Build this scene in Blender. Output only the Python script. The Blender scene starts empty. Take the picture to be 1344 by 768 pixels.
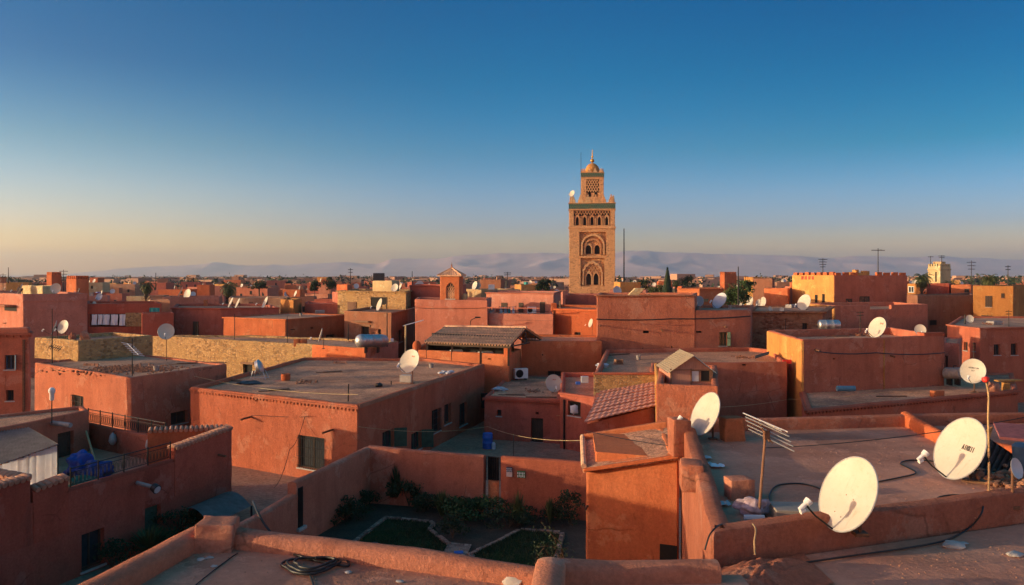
import bpy, bmesh, math, random
from mathutils import Vector, Matrix, noise as mnoise
from mathutils.geometry import tessellate_polygon
random.seed(11)
SC = bpy.context.scene
COL = SC.collection
CAMZ = 10.0
F = 1050.0; CX = 672.0; HY = 362.0          # photograph: focal length, centre column, horizon row
R = math.radians
SUN_AZ, SUN_EL = 9.0, 6.8                   # degrees behind the left-hand side, above horizon

# ---------- survey helpers: a picture ray meets a known height or a known distance
def P(px, py, h):
    Y = F*(CAMZ-h)/(py-HY)
    return Vector(((px-CX)/F*Y, Y))
def Q(px, Y):
    return Vector(((px-CX)/F*Y, Y))
def Z(py, Y):
    return CAMZ-(py-HY)/F*Y
def W(px, py, Y):
    return Vector(((px-CX)/F*Y, Y, Z(py, Y)))

# ---------- objects
def gloc(o):
    v = Vector((0, 0, 0))
    while o is not None:
        v += o.location; o = o.parent
    return v
def tag(o, label=None, cat=None, group=None, kind=None):
    if label: o['label'] = label
    if cat: o['category'] = cat
    if group: o['group'] = group
    if kind: o['kind'] = kind
    return o
def thing(name, loc, label, cat, group=None, rz=0.0):
    o = bpy.data.objects.new(name, None); COL.objects.link(o)
    o.empty_display_size = .3
    o.location = loc; o.rotation_euler = (0, 0, rz)
    return tag(o, label, cat, group)
def mesh_obj(name, me, mat, parent=None):
    o = bpy.data.objects.new(name, me); COL.objects.link(o)
    if mat is not None and len(me.materials) == 0: me.materials.append(mat)
    if parent is not None: o.parent = parent
    return o
def obj(name, bm, mat, parent=None, smooth=None, local=False):
    """link bm (world coordinates, or local when asked) as one mesh object"""
    me = bpy.data.meshes.new(name)
    if parent is not None and not local:
        bmesh.ops.translate(bm, verts=bm.verts, vec=-gloc(parent))
    bm.to_mesh(me); bm.free()
    if smooth is not None:
        for p in me.polygons: p.use_smooth = True
        me.set_sharp_from_angle(angle=R(smooth))
    return mesh_obj(name, me, mat, parent)
def top(name, bm, mat, label, cat, group=None, smooth=None):
    """a thing that is one mesh; origin at its base centre"""
    xs = [v.co for v in bm.verts]
    c = Vector((sum(v.x for v in xs)/len(xs), sum(v.y for v in xs)/len(xs), min(v.z for v in xs)))
    bmesh.ops.translate(bm, verts=bm.verts, vec=-c)
    o = obj(name, bm, mat, None, smooth); o.location = c
    return tag(o, label, cat, group)

# ---------- shapes added to a bmesh
def nb(): return bmesh.new()
def add_quadbox(bm, o, ex, ey, ez, bev=0.0):
    """box from corner o and three edge vectors"""
    o, ex, ey, ez = map(Vector, (o, ex, ey, ez))
    vs = [bm.verts.new(o+ex*i+ey*j+ez*k) for k in (0, 1) for j in (0, 1) for i in (0, 1)]
    fs = [bm.faces.new([vs[i] for i in f]) for f in ((0,2,3,1),(4,5,7,6),(0,1,5,4),(2,6,7,3),(0,4,6,2),(1,3,7,5))]
    if ex.cross(ey).dot(ez) < 0: bmesh.ops.reverse_faces(bm, faces=fs)
    if bev > 0:
        es = list({e for f in fs for e in f.edges})
        bmesh.ops.bevel(bm, geom=es, offset=bev, segments=2, profile=.6, affect='EDGES')
    return vs
def add_box(bm, c, s, rz=0.0, bev=0.0):
    """box with base centre c and size s"""
    ca, sa = math.cos(rz), math.sin(rz)
    ex = Vector((ca, sa, 0))*s[0]; ey = Vector((-sa, ca, 0))*s[1]; ez = Vector((0, 0, s[2]))
    return add_quadbox(bm, Vector(c)-ex/2-ey/2, ex, ey, ez, bev)
def frame_of(d):
    d = d.normalized()
    u = d.cross(Vector((0, 0, 1)))
    if u.length < 1e-3: u = Vector((1, 0, 0))
    u.normalize()
    return u, d.cross(u).normalized()
def add_tube(bm, pts, r, n=6, r2=None, cap=True):
    pts = [Vector(p) for p in pts]; rings = []
    for i, p in enumerate(pts):
        d = pts[min(i+1, len(pts)-1)]-pts[max(i-1, 0)]
        u, v = frame_of(d)
        rr = r if r2 is None else r+(r2-r)*i/(len(pts)-1)
        rings.append([bm.verts.new(p+(u*math.cos(a)+v*math.sin(a))*rr) for a in [2*math.pi*k/n for k in range(n)]])
    for a, b in zip(rings, rings[1:]):
        for k in range(n):
            bm.faces.new((a[k], a[(k+1) % n], b[(k+1) % n], b[k]))
    if cap and n > 2:
        bm.faces.new(list(reversed(rings[0]))); bm.faces.new(rings[-1])
def add_lathe(bm, c, prof, n=20, a0=0.0):
    c = Vector(c); rings = []
    for (r, z) in prof:
        rings.append([bm.verts.new(c+Vector((r*math.cos(a), r*math.sin(a), z))) for a in [a0+2*math.pi*k/n for k in range(n)]])
    for a, b in zip(rings, rings[1:]):
        for k in range(n): bm.faces.new((a[k], a[(k+1) % n], b[(k+1) % n], b[k]))
    bm.faces.new(list(reversed(rings[0]))); bm.faces.new(rings[-1])
def add_ngon_prism(bm, poly, z0, z1):
    a = [bm.verts.new((p[0], p[1], z0)) for p in poly]; b = [bm.verts.new((p[0], p[1], z1)) for p in poly]
    n = len(poly)
    for k in range(n): bm.faces.new((a[k], a[(k+1) % n], b[(k+1) % n], b[k]))
    bm.faces.new(list(reversed(a))); bm.faces.new(b)
def rock(bm, c, s, seed=0, sub=2, rough=.25):
    r = bmesh.ops.create_icosphere(bm, subdivisions=sub, radius=1.0)
    for v in r['verts']:
        k = 1+rough*mnoise.noise(v.co*1.7+Vector((seed*7.1, seed*3.3, 0)))*1.6
        v.co = Vector((v.co.x*s[0]*k, v.co.y*s[1]*k, v.co.z*s[2]*k))+Vector(c)

# ---------- materials
def new_mat(name):
    m = bpy.data.materials.new(name); m.use_nodes = True
    nt = m.node_tree; b = nt.nodes['Principled BSDF']
    return m, nt, b
def nd(nt, t, **kw):
    n = nt.nodes.new(t)
    for k, v in kw.items():
        if k in n.inputs: n.inputs[k].default_value = v
        else: setattr(n, k, v)
    return n
def ramp(nt, stops):
    r = nt.nodes.new('ShaderNodeValToRGB'); e = r.color_ramp.elements
    while len(e) < len(stops): e.new(.5)
    for el, (p, c) in zip(e, stops):
        el.position = p; el.color = (*c, 1) if len(c) == 3 else c
    return r
def mul(c, k): return tuple(min(1, x*k) for x in c)
def mixn(nt, a, b, fac, mode='MIX'):
    m = nt.nodes.new('ShaderNodeMix'); m.data_type = 'RGBA'; m.blend_type = mode
    for sock, v in ((m.inputs[6], a), (m.inputs[7], b), (m.inputs[0], fac)):
        if hasattr(v, 'links'): nt.links.new(v, sock)
        elif isinstance(v, (int, float)): sock.default_value = v
        else: sock.default_value = (*v, 1)
    return m.outputs[2]
def posn(nt, scale=(1, 1, 1)):
    g = nt.nodes.new('ShaderNodeNewGeometry')
    mp = nt.nodes.new('ShaderNodeMapping'); mp.inputs['Scale'].default_value = scale
    nt.links.new(g.outputs['Position'], mp.inputs[0])
    return mp.outputs[0]
def tex_noise(nt, vec, scale, detail=4, rough=.6):
    n = nd(nt, 'ShaderNodeTexNoise', Scale=scale, Detail=detail, Roughness=rough)
    nt.links.new(vec, n.inputs['Vector']); return n.outputs[0]
def bumpn(nt, b, height, strength, dist, prev=None):
    bp = nd(nt, 'ShaderNodeBump', Strength=strength, Distance=dist)
    nt.links.new(height, bp.inputs['Height'])
    if prev is not None: nt.links.new(prev, bp.inputs['Normal'])
    nt.links.new(bp.outputs[0], b.inputs['Normal']); return bp.outputs[0]
def plaster(name, c, rough=.5, grain=1.0, stain=.5, drip=.5):
    m, nt, b = new_mat(name); b.inputs['Roughness'].default_value = .94
    b.inputs['Specular IOR Level'].default_value = .12
    p = posn(nt)
    n1 = tex_noise(nt, p, .33, 6, .68)
    r1 = ramp(nt, [(.28, mul(c, 1-.40*rough)), (.5, c), (.74, (min(1, c[0]*1.10), min(1, c[1]*1.24), min(1, c[2]*1.34)))])
    nt.links.new(n1, r1.inputs[0])
    # rain streaks
    n2 = tex_noise(nt, posn(nt, (1.6, 1.6, .20)), 1.0, 6, .68)
    r2 = ramp(nt, [(.34, (1-.34*drip, 1-.38*drip, 1-.36*drip)), (.54, (1, 1, 1))]); nt.links.new(n2, r2.inputs[0])
    col = mixn(nt, r1.outputs[0], r2.outputs[0], 1.0, 'MULTIPLY')
    # older darker render, and lighter repairs with a ragged edge
    n3 = tex_noise(nt, p, 1.2, 7, .74)
    r3 = ramp(nt, [(.55, (0, 0, 0)), (.62, (min(1, stain*1.35),)*3)]); nt.links.new(n3, r3.inputs[0])
    col = mixn(nt, col, (c[0]*.72, c[1]*.72, c[2]*.76), r3.outputs[0])
    g2 = nt.nodes.new('ShaderNodeNewGeometry'); ad = nt.nodes.new('ShaderNodeVectorMath'); ad.inputs[1].default_value = (31.7, 12.9, 7.1)
    nt.links.new(g2.outputs['Position'], ad.inputs[0])
    n5 = tex_noise(nt, ad.outputs[0], .55, 7, .72)
    r5 = ramp(nt, [(.57, (0, 0, 0)), (.60, (.7,)*3)]); nt.links.new(n5, r5.inputs[0])
    col = mixn(nt, col, (min(1, c[0]*1.06), min(1, c[1]*1.42), min(1, c[2]*1.62)), r5.outputs[0])
    n4 = tex_noise(nt, p, 15, 4, .75)
    r4 = ramp(nt, [(.3, (.80,)*3), (.7, (1.14,)*3)]); nt.links.new(n4, r4.inputs[0])
    col = mixn(nt, col, r4.outputs[0], 1.0, 'MULTIPLY')
    # hairline cracks
    wv = mixn(nt, p, nd_noise_col(nt, p, 1.5), .22)
    vc = nd(nt, 'ShaderNodeTexVoronoi', Scale=.55); vc.feature = 'DISTANCE_TO_EDGE'; nt.links.new(wv, vc.inputs['Vector'])
    rc = ramp(nt, [(.0, (.55,)*3), (.012, (1, 1, 1))]); nt.links.new(vc.outputs[0], rc.inputs[0])
    msk = ramp(nt, [(.50, (0, 0, 0)), (.58, (1, 1, 1))]); nt.links.new(n5, msk.inputs[0])
    col = mixn(nt, col, mixn(nt, col, rc.outputs[0], 1.0, 'MULTIPLY'), msk.outputs[0])
    # every house was limewashed in another year
    oi = nt.nodes.new('ShaderNodeObjectInfo'); ro = ramp(nt, [(0, (.70, .66, .68)), (.22, (1.0, .92, .88)), (.45, (.90, 1.06, 1.16)), (.65, (.84, .74, .72)), (.82, (1.06, 1.14, 1.18)), (1, (.78, .80, .84))])
    nt.links.new(oi.outputs['Random'], ro.inputs[0]); col = mixn(nt, col, ro.outputs[0], 1.0, 'MULTIPLY')
    nt.links.new(col, b.inputs['Base Color'])
    h1 = bumpn(nt, b, tex_noise(nt, posn(nt, (1, 1, .75)), 5.5, 8, .74), min(1, .55*grain), .055*max(1, grain))
    bumpn(nt, b, tex_noise(nt, p, 30, 3, .7), min(1, .45*grain), .02, h1)
    return m
def nd_noise_col(nt, vec, scale):
    n = nd(nt, 'ShaderNodeTexNoise', Scale=scale, Detail=4.0); nt.links.new(vec, n.inputs['Vector']); return n.outputs[1]
def rubble(name, c1, c2, scale=3.2, mortar=(.34, .24, .15)):
    m, nt, b = new_mat(name); b.inputs['Roughness'].default_value = .95
    b.inputs['Specular IOR Level'].default_value = .1
    p = posn(nt, (1, 1, 1.5))
    w = nd(nt, 'ShaderNodeTexNoise', Scale=1.5, Detail=3.0)
    nt.links.new(p, w.inputs['Vector'])
    wv = mixn(nt, p, w.outputs[1], .12)
    v = nd(nt, 'ShaderNodeTexVoronoi', Scale=scale); nt.links.new(wv, v.inputs['Vector'])
    ve = nd(nt, 'ShaderNodeTexVoronoi', Scale=scale); ve.feature = 'DISTANCE_TO_EDGE'; nt.links.new(wv, ve.inputs['Vector'])
    sep = nd(nt, 'ShaderNodeSeparateColor'); nt.links.new(v.outputs['Color'], sep.inputs[0])
    rc = ramp(nt, [(.1, mul(c1, .6)), (.45, c1), (.9, c2)]); nt.links.new(sep.outputs[0], rc.inputs[0])
    re = ramp(nt, [(.02, (0,)*3), (.1, (1,)*3)]); nt.links.new(ve.outputs[0], re.inputs[0])
    pl = tex_noise(nt, posn(nt), .7, 5, .7)
    rp = ramp(nt, [(.45, (0,)*3), (.6, (.75,)*3)]); nt.links.new(pl, rp.inputs[0])
    col = mixn(nt, mortar, rc.outputs[0], re.outputs[0])
    col = mixn(nt, col, mul(c2, .85), rp.outputs[0])
    nt.links.new(col, b.inputs['Base Color'])
    h = bumpn(nt, b, re.outputs[0], .7, .06)
    bumpn(nt, b, tex_noise(nt, posn(nt), 14, 4, .7), .5, .03, h)
    return m
def ground_mat(name, c1, c2, scale=1.0, gravel=.5, patch=(.2, .17, .15), pamt=.5):
    m, nt, b = new_mat(name); b.inputs['Roughness'].default_value = .95
    b.inputs['Specular IOR Level'].default_value = .1
    p = posn(nt)
    n1 = tex_noise(nt, p, .5*scale, 6, .7)
    r1 = ramp(nt, [(.3, c1), (.7, c2)]); nt.links.new(n1, r1.inputs[0])
    n2 = tex_noise(nt, p, .22*scale, 4, .6)
    r2 = ramp(nt, [(.5, (0,)*3), (.6, (pamt,)*3)]); nt.links.new(n2, r2.inputs[0])
    col = mixn(nt, r1.outputs[0], patch, r2.outputs[0])
    n6 = tex_noise(nt, p, .9*scale, 7, .72)           # dried puddles and grime
    r6 = ramp(nt, [(.56, (0,)*3), (.60, (.55,)*3), (.605, (.2,)*3), (.72, (.35,)*3)]); nt.links.new(n6, r6.inputs[0])
    col = mixn(nt, col, mul(c2, 1.18), r6.outputs[0])
    r7 = ramp(nt, [(.28, (.6,)*3), (.40, (0,)*3)]); nt.links.new(n6, r7.inputs[0])
    col = mixn(nt, col, mul(c1, .62), r7.outputs[0])
    v = nd(nt, 'ShaderNodeTexVoronoi', Scale=16.0*scale); nt.links.new(p, v.inputs['Vector'])
    sep = nd(nt, 'ShaderNodeSeparateColor'); nt.links.new(v.outputs['Color'], sep.inputs[0])
    rv = ramp(nt, [(0, (1-.45*gravel,)*3), (1, (1+.35*gravel,)*3)]); nt.links.new(sep.outputs[0], rv.inputs[0])
    col = mixn(nt, col, rv.outputs[0], 1.0, 'MULTIPLY')
    nt.links.new(col, b.inputs['Base Color'])
    h = bumpn(nt, b, tex_noise(nt, p, 4*scale, 6, .7), .5, .05)
    bumpn(nt, b, v.outputs[0], .6*gravel, .03, h)
    return m
def simple(name, c, rough=.6, metal=0.0, var=.2, scale=6.0, bump=0.0, spec=.4, stretch=(1, 1, 1)):
    m, nt, b = new_mat(name)
    b.inputs['Roughness'].default_value = rough; b.inputs['Metallic'].default_value = metal
    b.inputs['Specular IOR Level'].default_value = spec
    tc = nt.nodes.new('ShaderNodeTexCoord'); mp = nt.nodes.new('ShaderNodeMapping'); mp.inputs['Scale'].default_value = stretch
    nt.links.new(tc.outputs['Object'], mp.inputs[0])
    n = tex_noise(nt, mp.outputs[0], scale, 5, .65)
    r = ramp(nt, [(.25, mul(c, 1-var)), (.75, mul(c, 1+var))]); nt.links.new(n, r.inputs[0])
    nt.links.new(r.outputs[0], b.inputs['Base Color'])
    if bump: bumpn(nt, b, n, bump, .03)
    return m
EXPOSURE = 1.5; SKY = .15; SUN = 2.35; HAZE = 1.75e-4; VB = 2; SKYGAM = 1.15
ALT = 450; AIR = 1.0; DUST = 1.0; OZ = 2.2; SKYSAT = 1.35; ANISO = .8; HCOL = (.80, .90, .93, 1); SUNCOL = (1.0, .78, .48)
# ---------- materials used by the town
def C(*h):                                    # sRGB 0-255 -> linear
    return tuple(((v/255)/12.92 if v/255 <= .04045 else (((v/255)+.055)/1.055)**2.4) for v in h)
M = {}
M['red'] = plaster('red_plaster', (.50, .148, .080))
M['deep'] = plaster('deep_red_plaster', (.43, .105, .062))
M['rose'] = plaster('rose_plaster', (.53, .185, .115), drip=.4)
M['orange'] = plaster('orange_plaster', (.55, .150, .058), drip=.4)
M['rough'] = plaster('rough_red_plaster', (.51, .165, .090), grain=2.0, drip=.4)
M['adobe'] = plaster('bare_adobe', (.47, .18, .105), grain=1.4, drip=.35)
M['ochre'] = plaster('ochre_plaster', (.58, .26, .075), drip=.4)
M['sand'] = plaster('sand_plaster', (.56, .38, .19), drip=.4)
M['brown'] = plaster('brown_plaster', (.36, .165, .095), drip=.5)
M['stone'] = rubble('ochre_rubble', (.40, .215, .085), (.54, .33, .14), 4.6)
M['redstone'] = rubble('red_rubble', (.30, .10, .05), (.42, .20, .11), 4.5, (.25, .12, .07))
M['roof'] = ground_mat('dusty_roof_screed', (.44, .19, .10), (.70, .355, .20), .8, .6, (.20, .12, .085), .7)
M['roofgrey'] = ground_mat('grey_roof_screed', (.40, .195, .11), (.60, .335, .205), .8, .5, (.17, .115, .09), .7)
M['gravel'] = ground_mat('gravel_roof', (.44, .20, .11), (.62, .32, .19), 1.4, 1.0, (.22, .14, .10), .4)
M['terrace'] = ground_mat('dusty_terrace_floor', (.42, .175, .105), (.60, .285, .18), .9, .16, (.25, .11, .07), .7)
M['earth'] = ground_mat('packed_earth', (.30, .16, .10), (.42, .24, .16), .5, .5, (.12, .07, .05), .5)
M['plain'] = ground_mat('arid_plain', (.46, .28, .20), (.62, .40, .30), .006, .0, (.20, .15, .09), .6)
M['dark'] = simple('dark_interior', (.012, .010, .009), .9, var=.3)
M['glass'] = simple('dusty_window_glass', (.03, .035, .04), .15, var=.3, spec=.6)
M['wood'] = simple('weathered_wood', (.20, .10, .055), .8, var=.35, scale=5, bump=.4, stretch=(6, 6, 1))
M['darkwood'] = simple('dark_wood', (.06, .035, .022), .8, var=.35, scale=5, bump=.3, stretch=(6, 6, 1))
M['greendoor'] = simple('green_painted_wood', (.035, .07, .045), .7, var=.4, scale=4)
M['bluedoor'] = simple('blue_painted_wood', (.05, .10, .16), .7, var=.4, scale=4)
M['iron'] = simple('dark_iron', (.03, .025, .022), .6, .4, var=.4)
M['rust'] = simple('rusty_steel', (.16, .075, .04), .75, .3, var=.5, scale=9, bump=.2)
M['galv'] = simple('galvanised_steel', (.42, .42, .42), .42, .75, var=.25, scale=5)
M['sheet'] = simple('weathered_sheet_metal', (.27, .235, .215), .65, .05, var=.35, scale=3, bump=.1)
m_, nt_, b_ = new_mat('dusty_white_paint'); b_.inputs['Roughness'].default_value = .5; b_.inputs['Specular IOR Level'].default_value = .35
tc_ = nt_.nodes.new('ShaderNodeTexCoord'); oi_ = nt_.nodes.new('ShaderNodeObjectInfo'); va_ = nt_.nodes.new('ShaderNodeVectorMath'); nt_.links.new(tc_.outputs['Object'], va_.inputs[0]); nt_.links.new(oi_.outputs['Location'], va_.inputs[1])
na_ = tex_noise(nt_, va_.outputs[0], 4, 7, .7); ra_ = ramp(nt_, [(.3, (.50, .44, .34)), (.7, (.56, .50, .41))]); nt_.links.new(na_, ra_.inputs[0])
nb_ = tex_noise(nt_, va_.outputs[0], 9, 6, .75); rb_ = ramp(nt_, [(.56, (0,)*3), (.70, (.55,)*3)]); nt_.links.new(nb_, rb_.inputs[0])
mp_ = nt_.nodes.new('ShaderNodeMapping'); mp_.inputs['Scale'].default_value = (16, 1.6, 1); nt_.links.new(tc_.outputs['Object'], mp_.inputs[0])
nc_ = tex_noise(nt_, mp_.outputs[0], 1.0, 5, .6); rc_ = ramp(nt_, [(.60, (0,)*3), (.74, (.5,)*3)]); nt_.links.new(nc_, rc_.inputs[0])
nt_.links.new(mixn(nt_, mixn(nt_, ra_.outputs[0], (.40, .31, .20), rb_.outputs[0]), (.36, .24, .14), rc_.outputs[0]), b_.inputs['Base Color'])
M['dish'] = m_
M['dishgrey'] = simple('grey_painted_steel', (.45, .46, .48), .5, .1, var=.1, scale=3)
M['dishrim'] = simple('dish_back_steel', (.36, .35, .33), .55, .2, var=.2)
M['plastic'] = simple('black_plastic', (.015, .014, .014), .5, var=.3)
M['whiteplastic'] = simple('white_plastic', (.72, .70, .66), .5, var=.1)
M['blue'] = simple('blue_plastic', (.03, .12, .45), .5, var=.3, scale=3)
M['teal'] = simple('teal_cloth', (.04, .30, .28), .9, var=.25, scale=4)
M['cloth'] = simple('white_laundry', (.70, .69, .70), .95, var=.1, scale=4)
M['concrete'] = simple('cement', (.40, .36, .32), .9, var=.25, scale=6, bump=.3)
M['tile'] = simple('clay_tile', (.42, .20, .12), .85, var=.35, scale=3, bump=.2)
M['tilepale'] = simple('pale_clay_tile', (.64, .37, .21), .85, var=.4, scale=2.5, bump=.2)
M['tin'] = simple('sunlit_tin_and_plank', (.60, .49, .33), .6, .1, var=.2, scale=4)  # yellow of the hut's sunlit slope put into the colour; also on a plank

# ---------- walls: a loft of noisy rings round a footprint
def ccw(poly):
    a = sum(p[0]*q[1]-q[0]*p[1] for p, q in zip(poly, poly[1:]+poly[:1]))
    return a > 0
def wob(p, amp):
    if amp == 0: return Vector((0, 0, 0))
    q = Vector(p)
    return Vector((mnoise.noise(q*.45)+.45*mnoise.noise(q*1.7), mnoise.noise(q*.45+Vector((31, 7, 3)))+.45*mnoise.noise(q*1.7+Vector((9, 4, 2))),
                   .8*mnoise.noise(Vector((q.x*.5, q.y*.5, 5.5)))+.35*mnoise.noise(Vector((q.x*2.1, q.y*2.1, 9)))))*amp
def perimeter(poly, step, ch=.05):
    """samples of a closed footprint with the inward mitre at each"""
    n = len(poly); out = []
    for i in range(n):
        a, b, c = poly[i-1], poly[i], poly[(i+1) % n]
        d0 = (b-a).normalized(); d1 = (c-b).normalized()
        n0 = Vector((-d0.y, d0.x)); n1 = Vector((-d1.y, d1.x))
        m = n0+n1
        m = m/max(.25, m.dot(n0)) if m.length > 1e-6 else n0
        cc = min(ch, (b-a).length*.2, (c-b).length*.2)
        out.append((b-d0*cc, m)); out.append((b+d1*cc, m))
        L = (c-b).length; k = max(1, int(math.ceil(L/step)))
        for j in range(1, k): out.append((b+d1*(L*j/k), n1))
    return out
def loft_wall(poly, h, z0, roof_z, t, step, amp, htop=None):
    bm = nb(); per = perimeter(poly, step)
    r = min(.07, t*.3)
    hz = max(.3, h-z0-.1); nz = max(2, min(10, int(hz/max(step*1.5, .8))))
    prof = [(0, z0+(h-r-z0)*k/nz) for k in range(nz+1)]
    prof += [(.3*r, h-.3*r), (r, h), (t-r, h), (t-.3*r, h-.3*r), (t, h-r), (t, roof_z)]
    rings = []
    for (off, z) in prof:
        ring = []
        for (p, m) in per:
            q = p+m*off
            zz = z+(htop(p)*max(0, (z-z0)/(h-z0)) if htop and z > roof_z+.02 else 0)
            w = wob((q.x, q.y, zz), amp)
            if z <= z0+1e-4: w.z = 0
            k = max(0, (z-roof_z)/(h-roof_z)) if h > roof_z else 1
            if off == 0 and z < h-r-1e-4: w.z = 0
            if z == roof_z: w.z = 0
            ring.append(bm.verts.new((q.x+w.x, q.y+w.y, zz+w.z)))
        rings.append(ring)
    n = len(per)
    for a, b in zip(rings, rings[1:]):
        for k in range(n): bm.faces.new((a[k], a[(k+1) % n], b[(k+1) % n], b[k]))
    fb = bm.faces.new(list(reversed(rings[0]))); ft = bm.faces.new(rings[-1])
    bmesh.ops.triangulate(bm, faces=[fb, ft])
    inner = [(v.co.x, v.co.y) for v in rings[-1]]
    return bm, inner
def roof_sheet(inner, z, slope=None):
    bm = nb(); vs = [bm.verts.new((p[0], p[1], z+(slope(p) if slope else 0))) for p in inner]
    f = bm.faces.new(vs)
    if f.calc_area() > 0:
        bmesh.ops.triangulate(bm, faces=[f])
    bm.normal_update()
    if sum(g.normal.z for g in bm.faces) < 0: bmesh.ops.reverse_faces(bm, faces=bm.faces[:])
    return bm
def ribbon(path, hs, t, z0, step, amp):
    """free-standing wall swept along a path; hs gives the top at each path point"""
    pts = []
    for i in range(len(path)-1):
        a, b = path[i], path[i+1]; k = max(1, int(math.ceil((b-a).length/step)))
        for j in range(k): pts.append((a.lerp(b, j/k), hs[i]+(hs[i+1]-hs[i])*j/k))
    pts.append((path[-1], hs[-1]))
    bm = nb(); rows = []; r = min(.09, t*.3)
    for i, (p, h) in enumerate(pts):
        d0 = (p-pts[i-1][0]).normalized() if i else (pts[1][0]-p).normalized()
        d1 = (pts[i+1][0]-p).normalized() if i < len(pts)-1 else d0
        n0 = Vector((-d0.y, d0.x)); m = n0+Vector((-d1.y, d1.x)); m = m/max(.3, m.dot(n0))
        nz = max(2, min(8, int((h-z0)/.7)))
        nz = 4
        prof = [(-t/2, z0+(h-r-z0)*k/nz) for k in range(nz+1)]+[(-t/2+.3*r, h-.3*r), (-t/2+r, h), (0, h+.01), (t/2-r, h), (t/2-.3*r, h-.3*r)]+[(t/2, z0+(h-r-z0)*k/nz) for k in range(nz, -1, -1)]
        row = []
        for (o, z) in prof:
            q = p+m*o; w = wob((q.x, q.y, z), amp)
            if z <= z0+1e-4: w.z = 0
            row.append(bm.verts.new((q.x+w.x, q.y+w.y, z+w.z)))
        rows.append(row)
    n = len(rows[0])
    for a, b in zip(rows, rows[1:]):
        for k in range(n): bm.faces.new((a[k], b[k], b[(k+1) % n], a[(k+1) % n]))
    f0 = bm.faces.new(rows[0]); f1 = bm.faces.new(list(reversed(rows[-1])))
    bmesh.ops.triangulate(bm, faces=[f0, f1])
    bmesh.ops.recalc_face_normals(bm, faces=bm.faces[:])
    return bm
def apply_cut(o, cut_bm):
    me = bpy.data.meshes.new('cut'); cut_bm.to_mesh(me); cut_bm.free()
    c = bpy.data.objects.new('cut', me); COL.objects.link(c)
    c.location = gloc(o) if False else (0, 0, 0)
    mod = o.modifiers.new('cut', 'BOOLEAN'); mod.object = c; mod.operation = 'DIFFERENCE'; mod.solver = 'EXACT'
    bpy.context.view_layer.update()
    dg = bpy.context.evaluated_depsgraph_get()
    new = bpy.data.meshes.new_from_object(o.evaluated_get(dg))
    o.modifiers.clear()
    old = o.data; o.data = new; bpy.data.meshes.remove(old)
    bpy.data.objects.remove(c); bpy.data.meshes.remove(me)
    for p in o.data.polygons: p.use_smooth = True
    o.data.set_sharp_from_angle(angle=R(32))

class WallPlane:
    """a straight wall from A to B seen from outside (n points out)"""
    def __init__(s, A, B, n): s.A, s.B = A, B; s.e = (B-A).normalized(); s.n = n
    def u(s, px):                       # where the picture column px meets the wall
        k = (px-CX)/F                   # x = k*y
        den = s.e.x-k*s.e.y
        return (k*s.A.y-s.A.x)/den
    def at(s, u, z, off=0.0):
        p = s.A+s.e*u+s.n*off
        return Vector((p.x, p.y, z))
    def rect(s, px0, py0, px1, py1):
        u0, u1 = s.u(px0), s.u(px1)
        if u0 > u1: u0, u1 = u1, u0
        Y = s.at((u0+u1)/2, 0).y
        z1, z0 = Z(py0, Y), Z(py1, Y)
        return u0, u1, z0, z1
def wbox(bm, wp, u0, u1, z0, z1, d0, d1, bev=0):
    """box on a wall: along u, up z, from offset d0 to d1 (outward positive)"""
    o = wp.at(u0, z0, d0)
    e = Vector((wp.e.x, wp.e.y, 0)); n = Vector((wp.n.x, wp.n.y, 0))
    return add_quadbox(bm, o, e*(u1-u0), n*(d1-d0), Vector((0, 0, z1-z0)), bev)
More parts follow.
